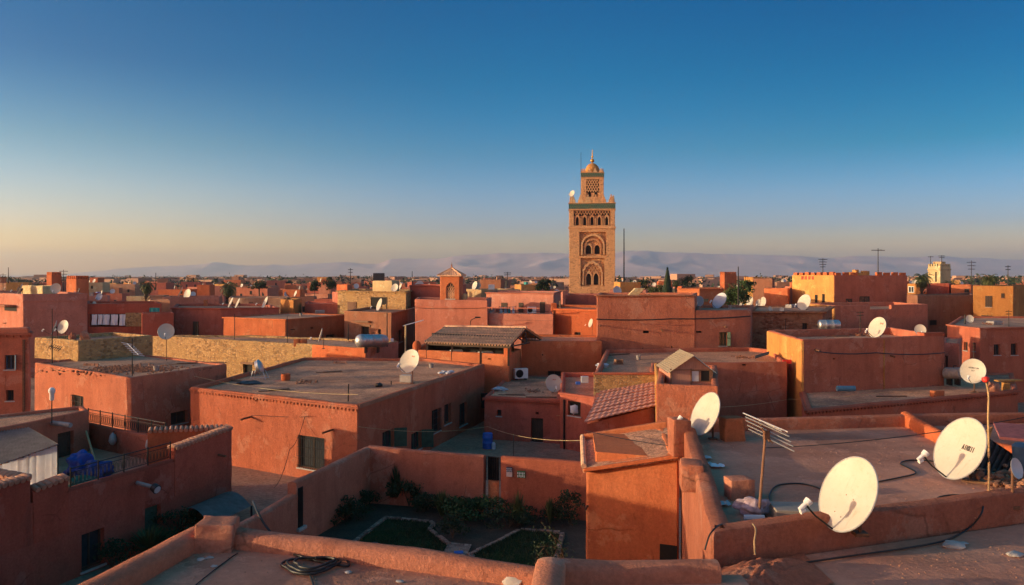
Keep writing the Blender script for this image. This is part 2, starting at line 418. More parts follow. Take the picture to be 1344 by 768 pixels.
def opening(parent, wp, u0, u1, z0, z1, kind, cut, depth=.24, far=False, fm=None):
    """one window, door, vent or grille as parts of parent; adds its hole to cut"""
    if not far: wbox(cut, wp, u0, u1, z0, z1, -depth, .3)
    back = -depth+.012 if not far else .008
    fr = back+.05
    w, h = u1-u0, z1-z0; b = min(.07, w*.12)
    if kind == 'vent':
        bm = nb(); wbox(bm, wp, u0-.01, u1+.01, z0-.01, z1+.01, back-.01, back); return obj('vent', bm, M['dark'], parent)
    if kind in ('door', 'greendoor', 'bluedoor', 'darkdoor'):
        mt = {'door': M['wood'], 'greendoor': M['greendoor'], 'bluedoor': M['bluedoor'], 'darkdoor': M['darkwood']}[kind]
        bm = nb(); n = max(2, int(w/.18))
        for k in range(n): wbox(bm, wp, u0+w*k/n+.006, u0+w*(k+1)/n-.006, z0, z1-.03, back, back+.05, .004)
        wbox(bm, wp, u0+.02, u1-.02, z0+h*.15, z0+h*.22, back+.052, back+.075); wbox(bm, wp, u0+.02, u1-.02, z0+h*.78, z0+h*.85, back+.052, back+.075)
        d = obj('door', bm, mt, parent)
        bm = nb(); wbox(bm, wp, u1-.16, u1-.1, z0+h*.45, z0+h*.52, back+.05, back+.1); obj('handle', bm, M['iron'], d)
        bm = nb(); wbox(bm, wp, u0-.02, u1+.02, z0-.04, z0, -depth, .05); obj('doorstep', bm, M['concrete'], parent)
        return d
    fm = fm or {'window': M['darkwood'], 'grille': M['darkwood'], 'green': M['greendoor'], 'blue': M['bluedoor'], 'open': M['darkwood'], 'white': M['whiteplastic']}[kind]
    bm = nb()
    wbox(bm, wp, u0, u0+b, z0, z1, back, fr); wbox(bm, wp, u1-b, u1, z0, z1, back, fr)
    wbox(bm, wp, u0+b, u1-b, z0, z0+b, back, fr); wbox(bm, wp, u0+b, u1-b, z1-b, z1, back, fr)
    if kind != 'open': wbox(bm, wp, (u0+u1)/2-b*.4, (u0+u1)/2+b*.4, z0+b, z1-b, back, fr-.006)
    win = obj('window', bm, fm, parent)
    bm = nb(); wbox(bm, wp, u0+b*.5, u1-b*.5, z0+b*.5, z1-b*.5, back-.01, back+.004)
    obj('pane', bm, M['dark'] if kind == 'open' else M['glass'], win)
    bm = nb(); wbox(bm, wp, u0-.06, u1+.06, z0-.07, z0-.003, -.02, .06, .01); obj('sill', bm, M['concrete'] if not far else M['brown'], win)
    if kind in ('green', 'blue'):           # one leaf of the shutters stands open
        bm = nb(); n = 7
        a = wp.at(u1+.01, z0, .015)
        dirv = (wp.e*.55+wp.n*.85).normalized(); e3 = Vector((dirv.x, dirv.y, 0)); nn = Vector((-dirv.y, dirv.x, 0))*.03
        add_quadbox(bm, a, e3*w*.5, nn, (0, 0, h), .004)
        obj('shutter', bm, fm, win)
    if kind == 'grille':
        bm = nb(); n = max(4, int(w/.14))
        for k in range(n+1):
            u = u0+w*k/n; add_tube(bm, [wp.at(u, z0, .05), wp.at(u, z1, .05)], .011, 4)
        for k in range(4):
            z = z0+h*(k+.3)/3.6; add_tube(bm, [wp.at(u0-.03, z, .05), wp.at(u1+.03, z, .05)], .012, 4)
        for u in (u0, u1):
            for z in (z0+.08, z1-.08): add_tube(bm, [wp.at(u, z, .05), wp.at(u, z, -.05)], .011, 4)
        obj('grille', bm, M['iron'], win)
    return win

HOUSES = []
class House: pass
def house(label, pts, h, wall, roof=None, roof_drop=.4, t=.28, z0=0.0, wins=(), name='house', cat='house', group=None,
          trim=None, step=None, amp=None, htop=None, slope=None, parapet=True):
    """pts: footprint corners in any order of turning; wins: (edge i, kind, px0, py0, px1, py1)"""
    H = House(); pts = [Vector((p[0], p[1])) for p in pts]
    c = sum(pts, Vector((0, 0)))/len(pts)
    H.root = thing(name, (c.x, c.y, z0), label, cat, group)
    right = ccw(pts)
    H.wp = []
    for i in range(len(pts)):
        A, B = pts[i], pts[(i+1) % len(pts)]; e = (B-A).normalized()
        n = Vector((e.y, -e.x)) if right else Vector((-e.y, e.x))
        H.wp.append(WallPlane(A, B, n))
    poly = pts if right else list(reversed(pts))
    dist = max(8.0, min(p.y for p in pts))
    step = step or min(3.0, max(.4, dist/75)); amp = .045 if amp is None else amp
    bm, inner = loft_wall(poly, h, z0, h-roof_drop, t, step, amp, htop)
    H.wall = obj('wall', bm, wall if not isinstance(wall, str) else M[wall], H.root, 32)
    rs = roof_sheet(inner, h-roof_drop+.02, slope)
    H.roof = obj('roof', rs, M[roof or 'roof'], H.root)
    H.roof_z = h-roof_drop+.02; H.h = h; H.c = c; H.pts = pts
    HOUSES.append((c, max((p-c).length for p in pts)))
    cut = nb()
    for w in wins:
        wp = H.wp[w[0]]; u0, u1, za, zb = wp.rect(*w[2:6])
        opening(H.root, wp, u0, u1, max(za, z0+.02), zb, w[1], cut, far=dist > 75 or (len(w) > 6 and w[6] == 'far'))
    if len(cut.verts):
        bmesh.ops.translate(cut, verts=cut.verts, vec=-gloc(H.root))
        # the cutter works in the wall's own space
        par = H.wall.parent; H.wall.parent = None
        apply_cut(H.wall, cut); H.wall.parent = par
    else: cut.free()
    if trim:                                    # (edges, drop, height, proud, dentils)
        edges, drop, th, pr, dent = trim
        bm = nb()
        for i in edges:
            wp = H.wp[i]; L = (wp.B-wp.A).length
            wbox(bm, wp, -pr*.9, L+pr*.9, h-drop-th, h-drop, -.06, pr, .015)
            if dent:
                k = int(L/dent)
                for j in range(k): wbox(bm, wp, (j+.25)*L/k, (j+.75)*L/k, h-drop-th-.11, h-drop-th-.003, -.04, pr*.75)
        H.cornice = obj('cornice', bm, wall if not isinstance(wall, str) else M[wall], H.root)
    return H
def para(L, N, Rr):
    """fourth corner of a parallelogram footprint; returns L, N, R, back"""
    return [L, N, Rr, L+Rr-N]
def spout(H, edge, px, py, length=.5, r=.06, mat='rust'):
    wp = H.wp[edge]; u = wp.u(px); z = Z(py, wp.at(u, 0).y)
    bm = nb(); add_tube(bm, [wp.at(u, z, -.1), wp.at(u, z-.02, length*.5), wp.at(u, z-.05, length)], r, 10)
    return obj('drain_spout', bm, M[mat], H.root, 40)
# ---------- camera, sky, sun, air
cam = bpy.data.cameras.new('camera'); cam_o = bpy.data.objects.new('camera', cam); COL.objects.link(cam_o)
cam.sensor_width = 36.0; cam.lens = 36.0*F/1344
cam_o.location = (0, 0, CAMZ); cam_o.rotation_euler = (R(90), 0, 0)
cam.shift_y = -(384-HY)/1344.0               # horizon above the centre of the frame? rows grow downwards
cam.shift_y = -(384-362)/1344.0
cam.clip_end = 60000; cam.clip_start = .1
SC.camera = cam_o
SC.view_settings.view_transform = 'Standard'; SC.view_settings.look = 'None'
SC.view_settings.gamma = 1; SC.view_settings.use_curve_mapping = False
SC.view_settings.exposure = EXPOSURE
SC.cycles.use_denoising = True
try: SC.cycles.denoiser = 'OPENIMAGEDENOISE'
except Exception: pass
SC.cycles.max_bounces = 6; SC.cycles.volume_bounces = VB; SC.cycles.transparent_max_bounces = 8
SC.cycles.sample_clamp_indirect = 6

world = bpy.data.worlds.new('World'); SC.world = world; world.use_nodes = True
nt = world.node_tree; bg = nt.nodes['Background']
sky = nt.nodes.new('ShaderNodeTexSky'); sky.sky_type = 'NISHITA'; sky.sun_disc = False
sun_dir = Vector((-math.cos(R(SUN_AZ))*math.cos(R(SUN_EL)), -math.sin(R(SUN_AZ))*math.cos(R(SUN_EL)), math.sin(R(SUN_EL))))
sky.sun_elevation = R(SUN_EL); sky.sun_rotation = math.atan2(sun_dir.x, sun_dir.y)
sky.altitude = ALT; sky.air_density = AIR; sky.dust_density = DUST; sky.ozone_density = OZ
hsv = nt.nodes.new('ShaderNodeHueSaturation'); hsv.inputs['Saturation'].default_value = SKYSAT
gam = nt.nodes.new('ShaderNodeGamma'); gam.inputs[1].default_value = SKYGAM
nt.links.new(sky.outputs[0], gam.inputs[0]); nt.links.new(gam.outputs[0], hsv.inputs['Color']); 
tcw = nt.nodes.new('ShaderNodeTexCoord'); sxyz = nt.nodes.new('ShaderNodeSeparateXYZ'); nt.links.new(tcw.outputs['Generated'], sxyz.inputs[0])
def skyramp(st):
    r = ramp(nt, st); nt.links.new(sxyz.outputs[2], r.inputs[0]); return r.outputs[0]
# deeper blue aloft in view; unseen sky overhead and sunward adds warm fill
s_glow = skyramp([(0, (.95, .62, .42)), (.1, (.95, .62, .42)), (.35, (1.5, .80, .52)), (.6, (5.2, .85, .62)), (1, (5.8, .9, .64))])
s_sun = skyramp([(0, (1.25, .72, .56)), (.03, (1.08, .66, .56)), (.06, (.84, .53, .59)), (.152, (.47, .38, .385)), (.24, (.14, .24, .31)), (.325, (.045, .24, .305)), (.6, (5.4, .85, .62)), (1, (5.8, .9, .64))])
s_mid = skyramp([(0, (.92, .60, .60)), (.035, (.80, .53, .60)), (.06, (.55, .405, .62)), (.152, (.23, .325, .41)), (.20, (.09, .305, .385)), (.24, (.02, .288, .36)), (.325, (.0003, .265, .34)), (.6, (5.4, .85, .62)), (1, (5.8, .9, .64))])
s_far = skyramp([(0, (.92, .58, .62)), (.035, (.76, .48, .58)), (.06, (.46, .355, .57)), (.152, (.085, .245, .31)), (.20, (.03, .222, .285)), (.24, (.005, .202, .268)), (.325, (.0003, .172, .24)), (.6, (5.4, .85, .62)), (1, (5.8, .9, .64))])
dt = nt.nodes.new('ShaderNodeVectorMath'); dt.operation = 'DOT_PRODUCT'; nt.links.new(tcw.outputs['Generated'], dt.inputs[0]); dt.inputs[1].default_value = (-sun_dir.x, -sun_dir.y, 0)
mr1 = nd(nt, 'ShaderNodeMapRange'); nt.links.new(dt.outputs['Value'], mr1.inputs[0]); mr1.inputs[1].default_value = -.36; mr1.inputs[2].default_value = .16; mr1.interpolation_type = 'SMOOTHSTEP'
mr2 = nd(nt, 'ShaderNodeMapRange'); nt.links.new(dt.outputs['Value'], mr2.inputs[0]); mr2.inputs[1].default_value = .16; mr2.inputs[2].default_value = .65; mr2.interpolation_type = 'SMOOTHSTEP'
mr0 = nd(nt, 'ShaderNodeMapRange'); nt.links.new(dt.outputs['Value'], mr0.inputs[0]); mr0.inputs[1].default_value = -.95; mr0.inputs[2].default_value = -.40; mr0.interpolation_type = 'SMOOTHSTEP'
s_back = skyramp([(0, (1.7, .65, .60)), (.15, (1.9, .52, .43)), (.35, (3.1, .65, .52)), (.6, (5.4, .85, .62)), (1, (5.8, .9, .64))])   # unseen sky behind the camera, warmed as added fill for shaded walls
mrb = nd(nt, 'ShaderNodeMapRange'); nt.links.new(sxyz.outputs[1], mrb.inputs[0]); mrb.inputs[1].default_value = .25; mrb.inputs[2].default_value = -.2; mrb.interpolation_type = 'SMOOTHSTEP'
tint = mixn(nt, mixn(nt, mixn(nt, s_glow, s_sun, mr0.outputs[0]), s_mid, mr1.outputs[0]), s_far, mr2.outputs[0])
tint = mixn(nt, tint, mixn(nt, s_glow, s_back, mr0.outputs[0]), mrb.outputs[0])
nt.links.new(mixn(nt, hsv.outputs[0], tint, 1.0, 'MULTIPLY'), bg.inputs[0]); bg.inputs[1].default_value = SKY
sl = bpy.data.lights.new('sun', 'SUN'); sl.energy = SUN; sl.angle = R(.5); sl.color = SUNCOL
so = bpy.data.objects.new('sun', sl); COL.objects.link(so)
so.rotation_euler = sun_dir.to_track_quat('Z', 'Y').to_euler(); so.location = (-60, -30, 60)

# haze
if HAZE > 0:
    bm = nb(); add_quadbox(bm, (-9500, -400, -3), (19000, 0, 0), (0, 9900, 0), (0, 0, 260))
    m = bpy.data.materials.new('hazy_air'); m.use_nodes = True; nt2 = m.node_tree
    nt2.nodes.remove(nt2.nodes['Principled BSDF'])
    pv = nt2.nodes.new('ShaderNodeVolumePrincipled'); pv.inputs['Color'].default_value = HCOL
    pv.inputs['Density'].default_value = HAZE; pv.inputs['Anisotropy'].default_value = ANISO
    nt2.links.new(pv.outputs[0], nt2.nodes['Material Output'].inputs['Volume'])
    hz = obj('haze', bm, m); tag(hz, 'thin warm evening haze over the plain and mountains', 'haze', kind='stuff')

# ---------- ground, mountains
bm = nb()
xs = [-9000, -4000, -1500, -400, -150, -60, 0, 60, 150, 400, 1500, 4000, 9000]; ys = [-300, -50, 0, 60, 150, 400, 900, 2000, 4500, 9000]
g = [[bm.verts.new((x, y, 0)) for x in xs] for y in ys]
for j in range(len(ys)-1):
    for i in range(len(xs)-1): bm.faces.new((g[j][i], g[j][i+1], g[j+1][i+1], g[j+1][i]))
gr = obj('ground', bm, M['earth']); tag(gr, kind='structure')
bm = nb(); vs = [bm.verts.new(v) for v in ((-8990, 420, .05), (8990, 420, .05), (8990, 8990, .05), (-8990, 8990, .05))]; bm.faces.new(vs)
pl = obj('plain', bm, M['plain']); tag(pl, kind='structure')

RIDGE = [(-300, 363), (60, 360), (140, 352), (180, 349), (250, 346), (268, 343), (300, 347), (360, 347), (400, 344), (440, 343), (490, 345), (510, 339), (530, 337.5), (570, 339),
         (600, 335), (640, 332), (690, 331), (740, 331), (800, 330), (850, 327.5), (890, 331), (920, 330), (960, 333), (1000, 333), (1060, 335.5), (1100, 337), (1140, 334.5), (1180, 336.5), (1210, 337), (1250, 334.5), (1300, 338), (1400, 340), (1700, 352)]
def ridge(px):
    for (a, ya), (b, yb) in zip(RIDGE, RIDGE[1:]):
        if a <= px <= b: return ya+(yb-ya)*(px-a)/(b-a)
    return 363
mm, ntm, bmn = new_mat('mountain_rock'); bmn.inputs['Roughness'].default_value = 1.0
pp = posn(ntm); n1 = tex_noise(ntm, pp, .004, 6, .65)
r1 = ramp(ntm, [(.35, (.66, .40, .32)), (.65, (.80, .52, .42))]); ntm.links.new(n1, r1.inputs[0])  # rock tone raised pale, standing in for part of the haze
sx = ntm.nodes.new('ShaderNodeSeparateXYZ'); ntm.links.new(pp, sx.inputs[0])
ad = ntm.nodes.new('ShaderNodeMath'); ad.operation = 'MULTIPLY_ADD'; ntm.links.new(tex_noise(ntm, pp, .012, 6, .75), ad.inputs[0]); ad.inputs[1].default_value = 130; ntm.links.new(sx.outputs[2], ad.inputs[2])
r2 = ramp(ntm, [(.0, (0, 0, 0)), (1, (.8, .8, .8))])
mr = nd(ntm, 'ShaderNodeMapRange'); ntm.links.new(ad.outputs[0], mr.inputs[0]); mr.inputs[1].default_value = 305; mr.inputs[2].default_value = 318
ntm.links.new(mr.outputs[0], r2.inputs[0])
ntm.links.new(mixn(ntm, r1.outputs[0], (.8, .78, .78), r2.outputs[0]), bmn.inputs['Base Color'])
bm = nb(); rows = []
NX, NY = 620, 64
def rmf(x, y, z):
    v = 0; a = .5; f = 1
    for o in range(6):
        q = 1-abs(mnoise.noise(Vector((x*f, y*f, z+o*7.3)))*1.6); v += a*max(0, q)**2; a *= .5; f *= 2.05
    return v
for j in range(NY):
    f = j/(NY-1); Y = 5300+f*2300; row = []
    for i in range(NX):
        px = -330+i*(1344+700)/(NX-1); x = (px-CX)/F*7000*(.88+.12*f)
        crest = ridge(px)-2.6*(rmf(px*.018, .3, 2)-.62)*min(1, max(0, (px-60)/200))
        Hh = max(0, (HY-crest)/F*7000+10)
        up = min(1, f/.72); prof = up**1.5 if f < .72 else math.cos((f-.72)/.28*math.pi/2)
        rg = rmf(x*.0011, Y*.0011, 1.3)
        mod = (.62+.50*rg)*(1-up**5)+up**5 if f < .72 else 1
        row.append(bm.verts.new((x, Y, Hh*prof*min(1.02, mod)-6)))
    rows.append(row)
for a, b in zip(rows, rows[1:]):
    for i in range(NX-1): bm.faces.new((a[i], a[i+1], b[i+1], b[i]))
mo = obj('mountains', bm, mm, None, 180); tag(mo, kind='structure')
# ================= the terrace the picture was taken from
TF = 6.0; TP = 6.5; TL = 6.28; RF = 6.24                            # its floor and parapet top
rootT = thing('roof_terrace', (0, 6, 0), 'dusty roof terrace in the foreground with a low rounded red parapet', 'house')
foot = [Vector(p) for p in ((-4.9, 1.0), (-4.72, 9.0), (-4.25, 11.3), (-3.4, 11.2), (.3, 9.72), (.6, 10.0), (2.75, 10.0), (2.9, 11.0), (8.4, 12.95), (12.5, 14.4), (12.5, 1.0))]
bm = nb(); add_ngon_prism(bm, [p for p in reversed(foot)], 0, TF-.05); bmesh.ops.recalc_face_normals(bm, faces=bm.faces[:])
obj('wall', bm, M['deep'], rootT)
bm = roof_sheet([(p.x, p.y) for p in foot], TF)
bmesh.ops.subdivide_edges(bm, edges=bm.edges[:], cuts=6, use_grid_fill=True)
fl = obj('floor', bm, M['terrace'], rootT)
W1 = [P(30, 860, TP), P(108, 770, TP+.03), P(262, 692, TP)]
W2 = [P(300, 694, TP), P(420, 707, TP-.02), P(560, 725, TP-.02), P(712, 747, TP-.02)]
W3 = [P(722, 733, 6.66), P(716, 775, 6.66), P(708, 845, 6.6)]
W4 = [P(722, 733, 6.6), P(800, 735, 6.52), P(940, 734, 6.52)]
for path, hs, t in ((W1, [6.5, 6.53, 6.5], .36), (W2, [6.5, 6.48, 6.48, 6.48], .34), (W3, [6.68, 6.66, 6.6], .36), (W4, [6.6, 6.5, 6.5], .34)):
    obj('parapet', ribbon(path, hs, t, TF-.2, .22, .035), M['adobe'], rootT, 50)
# broken pillar stub where two parapets meet
bm = nb(); c = P(291, 682, 6.62); add_box(bm, (c.x, c.y-.12, TF-.05), (.50, .50, .70), .12, .03)
bmesh.ops.subdivide_edges(bm, edges=bm.edges[:], cuts=3, use_grid_fill=True)
for v in bm.verts:
    w = wob(v.co*4, .045); v.co += w
obj('pillar', bm, M['adobe'], rootT, 50)
# raised ledge behind the low wall
bm = roof_sheet([(-4.75, 1.0), (-4.6, 9.0), (-4.15, 11.2), (-3.4, 11.1), (.3, 9.65), (.6, 9.9), (2.85, 9.95), (2.95, 1.0)], TL)
bmesh.ops.solidify(bm, geom=bm.faces[:], thickness=.26); obj('ledge', bm, M['terrace'], rootT)
# lump of mortar at the foot of the neighbour's corner
bm = nb(); c = P(985, 715, 6.25)
r = bmesh.ops.create_grid(bm, x_segments=60, y_segments=40, size=1)
for v in r['verts']:
    x, y = v.co.x, v.co.y; k = max(0, 1-(x*x+y*y)**.9)
    p = Vector((c.x+x*.85, 10.55+.36*x+y*.55, TF+.02+.17*k**.9+.07*k*mnoise.noise(Vector((x*2.5, y*2.5, 2)))+.05*k*mnoise.noise(Vector((x*8, y*8, 4))))); v.co = p
obj('mortar_mound', bm, M['rough'], rootT, 60)

# ================= neighbouring flat roof on the right (its parapet is shared with the terrace)
RH = 6.5
A0, A1, A2, A3 = P(934, 697, RH), P(1420, 640, RH), P(1330, 560, RH), P(893, 551, RH)
A2 = Vector((14.6, 20.9)); A1 = Vector((9.4, 13.35))
HR = house('flat roofed red house with two big white dishes on its wide dusty roof', [A0, A1, A2, A3], RH, 'rough', 'terrace', .28, .3, step=.3, amp=.04)
# rough pier at the far left corner and a block on the left parapet
for px_, py_, hh_, sz_, rz_ in ((891, 549, 6.75, (.42, .5, .85), .1), (908, 606, 6.62, (.40, .6, .5), -.15)):
    bm = nb(); c = P(px_, py_, hh_); add_box(bm, (c.x, c.y, hh_-sz_[2]), sz_, rz_, .055)
    bmesh.ops.subdivide_edges(bm, edges=bm.edges[:], cuts=2, use_grid_fill=True)
    for v in bm.verts: v.co += wob(v.co*2.3, .035)
    obj('pier', bm, M['adobe'], HR.root, 50)
# stub pillar on the far parapet
bm = nb(); c = P(966, 560, 6.6); add_box(bm, (c.x, c.y+.3, RH-.5), (.46, .42, .78), .1, .07)
bmesh.ops.subdivide_edges(bm, edges=bm.edges[:], cuts=3, use_grid_fill=True)
for v in bm.verts: v.co += wob(v.co*2.5, .05)
obj('pillar', bm, M['orange'], HR.root, 50)
# small upstand on the far right of that roof, catching the sun
bm = nb(); a = P(1188, 541, 6.55); b = P(1242, 566, 6.55)
obj('parapet', ribbon([a, b, Vector((b.x+1.2, b.y-1.4))], [6.55, 6.5, 6.4], .24, 5.9, .3, .03), M['orange'], HR.root, 50)

# ================= orange lean-to shed against that house
sh0, sh1, sh2, sh3 = Vector((1.84, 19.75)), Vector((3.95, 18.95)), Vector((4.22, 21.9)), Vector((2.1, 22.6))
def shz(p): return 5.32+(p[0]-1.8)*.215-5.75
HS = house('orange plastered lean-to shed with a gently sloping gravel roof', [sh0, sh1, sh2, sh3], 5.75, 'orange', 'gravel', .12, .2, step=.3, amp=.025,
           htop=lambda p: shz(p), slope=lambda p: shz(p)-.0)
bpy.data.objects.remove(HS.roof); bm = nb()
vs = [bm.verts.new((p.x, p.y, z_)) for p, z_ in ((sh0+Vector((-.12, -.18)), 5.28), (sh1+Vector((.1, -.14)), 5.78), (sh2, 5.87), (sh3+Vector((-.1, 0)), 5.40))]; bm.faces.new(vs)
bmesh.ops.subdivide_edges(bm, edges=bm.edges[:], cuts=14, use_grid_fill=True)
for v in bm.verts: v.co.z += .035*mnoise.noise(Vector((v.co.x*1.6, v.co.y*1.6, 3)))
bmesh.ops.solidify(bm, geom=bm.faces[:], thickness=.10); HS.roof = obj('roof', bm, M['gravel'], HS.root, 40)
bm = nb()                                     # eave board and the back upstand
za, zb = 5.20, 5.70
add_quadbox(bm, (sh0.x-.1, sh0.y-.22, za), (2.16, -.79, zb-za+.02), (.04, .10, 0), (0, 0, .09), .02)
obj('eave', bm, M['orange'], HS.root)
bm = nb(); add_quadbox(bm, (2.0, 22.50, 5.28), (2.22, -.66, .5), (0.02, .18, 0), (0, 0, .24), .03); obj('upstand', bm, M['orange'], HS.root)
bm = nb()
for k in range(13):                           # edge tiles down the left verge
    y = 19.6+k*.232; add_tube(bm, [(1.76+.018*k, y, 5.33+.008*k), (1.76+.018*k+.02, y+.26, 5.355+.008*k)], .07, 8)
obj('verge_tiles', bm, M['tilepale'], HS.root)
wp = HS.wp[0]
bm = nb(); u0, u1, z0, z1 = wp.rect(866, 715, 889, 740); wbox(bm, wp, u0, u1, z0-.6, z1, .0, .012); obj('hatch', bm, M['dark'], HS.root)
spout(HS, 0, 771, 664, .16, .03)

# ================= walled garden
GL = [Vector(v) for v in ((-9.9, 23.0), (-8.75, 26.6), (-8.05, 29.3), (-6.35, 35.3))]
def plasterwall(label, path, hs, t, mat, wins=(), step=.4, name='garden_wall', cat='wall', amp=.04, cut_extra=None):
    c = path[len(path)//2]; root = thing(name, (c.x, c.y, 0), label, cat)
    o = obj('wall', ribbon(path, hs, t, 0, step, amp), M[mat], root, 45)
    return root, o
g1, g1w = plasterwall('far end of the red garden side wall with rounded top and slit window', [Vector((-8.05, 29.3)), Vector((-6.35, 35.3))], [2.45, 2.45], .36, 'red')
g2, g2w = plasterwall('lower near stretch of the garden side wall with sloping worn top', [Vector((-10.6, 20.8)), Vector((-8.75, 26.6)), Vector((-8.02, 29.2))], [1.7, 1.9, 2.05], .36, 'red')
bm = nb(); wp = WallPlane(Vector((-8.05, 29.3)), Vector((-6.35, 35.3)), Vector((.96, -.27)))
wbox(bm, wp, .10, .42, .75, 2.2, .12, .20); sl_ = obj('window', bm, M['dark'], g1)
bm = nb()
for k in range(3): add_tube(bm, [wp.at(.16+.1*k, .75, .22), wp.at(.16+.1*k, 2.2, .22)], .015, 5)
obj('grille', bm, M['iron'], sl_)
bm = nb(); wbox(bm, wp, .0, .55, .62, .74, .15, .3, .02); obj('sill', bm, M['concrete'], sl_)
gb0, gb1, gb2, gb3 = Vector((-6.3, 35.3)), Vector((-1.17, 34.0)), Vector((-.42, 33.75)), Vector((3.4, 32.7))
b1, b1w = plasterwall('long lit red garden back wall left of the dark gap', [gb0, gb1], [2.5, 2.38], .36, 'red')
b2, b2w = plasterwall('lit red garden back wall with two small stickers beside the shed', [gb2, gb3], [2.42, 2.38], .36, 'red')
gp = thing('garden_gate', (-.8, 33.9, 0), 'dark barred gate in the gap of the garden back wall', 'gate')
bm = nb(); a = gb1; b = gb2; d = (b-a)
add_quadbox(bm, (a.x+.16, a.y-.05, 0), (d.x-.3, d.y, 0), (.02, .3, 0), (0, 0, 1.3), .03); obj('threshold_wall', bm, M['orange'], gp, 40)
bm = nb()
for k in range(8):
    p = a.lerp(b, (k+.7)/8.4); add_tube(bm, [(p.x, p.y+.2, 1.28), (p.x, p.y+.2, 2.3)], .018, 5)
add_tube(bm, [(a.x+.12, a.y+.2, 2.28), (b.x-.1, b.y+.2, 2.28)], .02, 5); obj('bars', bm, M['iron'], gp)
bm = nb(); add_quadbox(bm, (a.x+.14, a.y+.24, 1.28), (d.x-.26, d.y, 0), (0, .02, 0), (0, 0, 1.0)); obj('backing_sheet', bm, M['dark'], gp)
# stickers
wpb = WallPlane(gb2, gb3, Vector((gb3-gb2).normalized().yx)*Vector((1, 1)))
e_ = (gb3-gb2).normalized(); wpb.n = Vector((e_.y, -e_.x))
def sticker(px0, px1, py0, py1, label, cols, word=None):
    u0, u1, z0, z1 = wpb.rect(px0, py0, px1, py1)
    rt = thing('wall_sticker', wpb.at((u0+u1)/2, z0, .19), label, 'sticker')
    n = len(cols); hh = (z1-z0)/n
    for k, cc in enumerate(cols):
        bm = nb(); wbox(bm, wpb, u0, u1, z1-hh*(k+1), z1-hh*k-.004, .19, .235); obj('panel', bm, cc, rt)
    bm = nb(); k = 5                           # printed marks
    for i in range(k):
        w = (u1-u0)/k
        for j in range(2): wbox(bm, wpb, u0+w*(i+.2), u0+w*(i+.75), z1-hh*(.2+.4*j)-hh*.25*(1+(i+j) % 2*.3), z1-hh*(.2+.4*j), .236, .242)
    obj('print', bm, M['whiteplastic'] if word else M['dishgrey'], rt)
sticker(666.5, 674, 611.5, 624, 'small dark sticker with a white strip on the lit garden wall', [simple('dark_print', (.05, .045, .08), .7), simple('white_print', (.62, .45, .40), .7)])
sticker(680.5, 691, 616.5, 625.5, 'small green and yellow sticker on the lit garden wall', [simple('green_print', (.06, .16, .06), .7)], 'x')
# lawns, brick edging, planting
M['lawn'] = ground_mat('lawn_grass', (.012, .026, .007), (.026, .045, .012), 2.2, 1.0, (.045, .040, .018), .7)
M['soil'] = ground_mat('garden_soil', (.06, .04, .028), (.10, .065, .045), 2, .6, (.05, .035, .025), .4)
M['edging'] = rubble('edging_bricks', (.30, .17, .12), (.40, .27, .20), 5.0, (.16, .10, .08))
def sheet(name, poly, z, mat, parent=None):
    bm = nb(); vs = [bm.verts.new((p[0], p[1], z)) for p in poly]; f = bm.faces.new(vs); bm.normal_update()
    if f.normal.z < 0: bmesh.ops.reverse_faces(bm, faces=[f])
    return obj(name, bm, mat, parent)
gs = sheet('garden_soil', [(-11, 18), (-6.4, 35.2), (3.4, 32.6), (3.4, 18)], .02, M['soil']); tag(gs, kind='structure')
L1 = [P(x, y, .03) for x, y in ((503, 681.5), (562, 687), (566, 689.5), (560.5, 697), (587, 717), (578, 733), (420, 745))]
L2 = [P(x, y, .03) for x, y in ((617, 731), (636, 722), (662, 710), (684, 698), (688, 698), (735, 702), (725, 745), (600, 760))]
lawn_roots = []
for Lp, lab in ((L1, 'dark lawn on the left of the courtyard garden framed by brick edging'), (L2, 'dark lawn on the right of the courtyard garden by the shed')):
    cc = sum(Lp, Vector((0, 0)))/len(Lp)
    o = sheet('lawn', Lp, .05, M['lawn']); tag(o, kind='structure')
    root = thing('lawn_edging', (cc.x, cc.y, 0), lab.replace('dark lawn', 'brick kerb of the lawn').replace(' framed by brick edging', '').replace(' by the shed', ', near the shed'), 'kerb')
    n = len(Lp); bm = nb()
    for i in range(n-2 if Lp is L1 else n-2):
        a, b = Lp[i], Lp[(i+1) % n]
        if Lp is L1 and i == n-3: break
        L = (b-a).length; k = max(1, int(L/.24)); d = (b-a)/k; nn = Vector((-d.y, d.x)).normalized()*.17
        for j in range(k):
            p = a+d*j; add_quadbox(bm, (p.x, p.y, .0), (d.x*.88, d.y*.88, 0), (nn.x, nn.y, 0), (0, 0, .13+random.uniform(-.02, .02)), .012)
    a, b = Lp[0], Lp[-1]
    L = (b-a).length; k = max(1, int(L/.24)); d = (b-a)/k; nn = Vector((-d.y, d.x)).normalized()*.17
    for j in range(k):
        p = a+d*j; add_quadbox(bm, (p.x, p.y, .0), (d.x*.88, d.y*.88, 0), (nn.x, nn.y, 0), (0, 0, .13), .012)
    obj('bricks', bm, M['edging'], root)
bm = nb(); pv = [P(x, y, .03) for x, y in ((590, 713), (619, 716), (612, 732), (580, 728))]
o = sheet('paved_path', pv, .07, M['edging']); tag(o, kind='structure')
bm = nb(); c = P(602, 725.5, .08); add_box(bm, (c.x, c.y, .07), (.32, .2, .05), .1, .01)
top('ceramic_tile', bm, M['blue'], 'small blue tile lying on the paved crossing in the garden', 'tile')

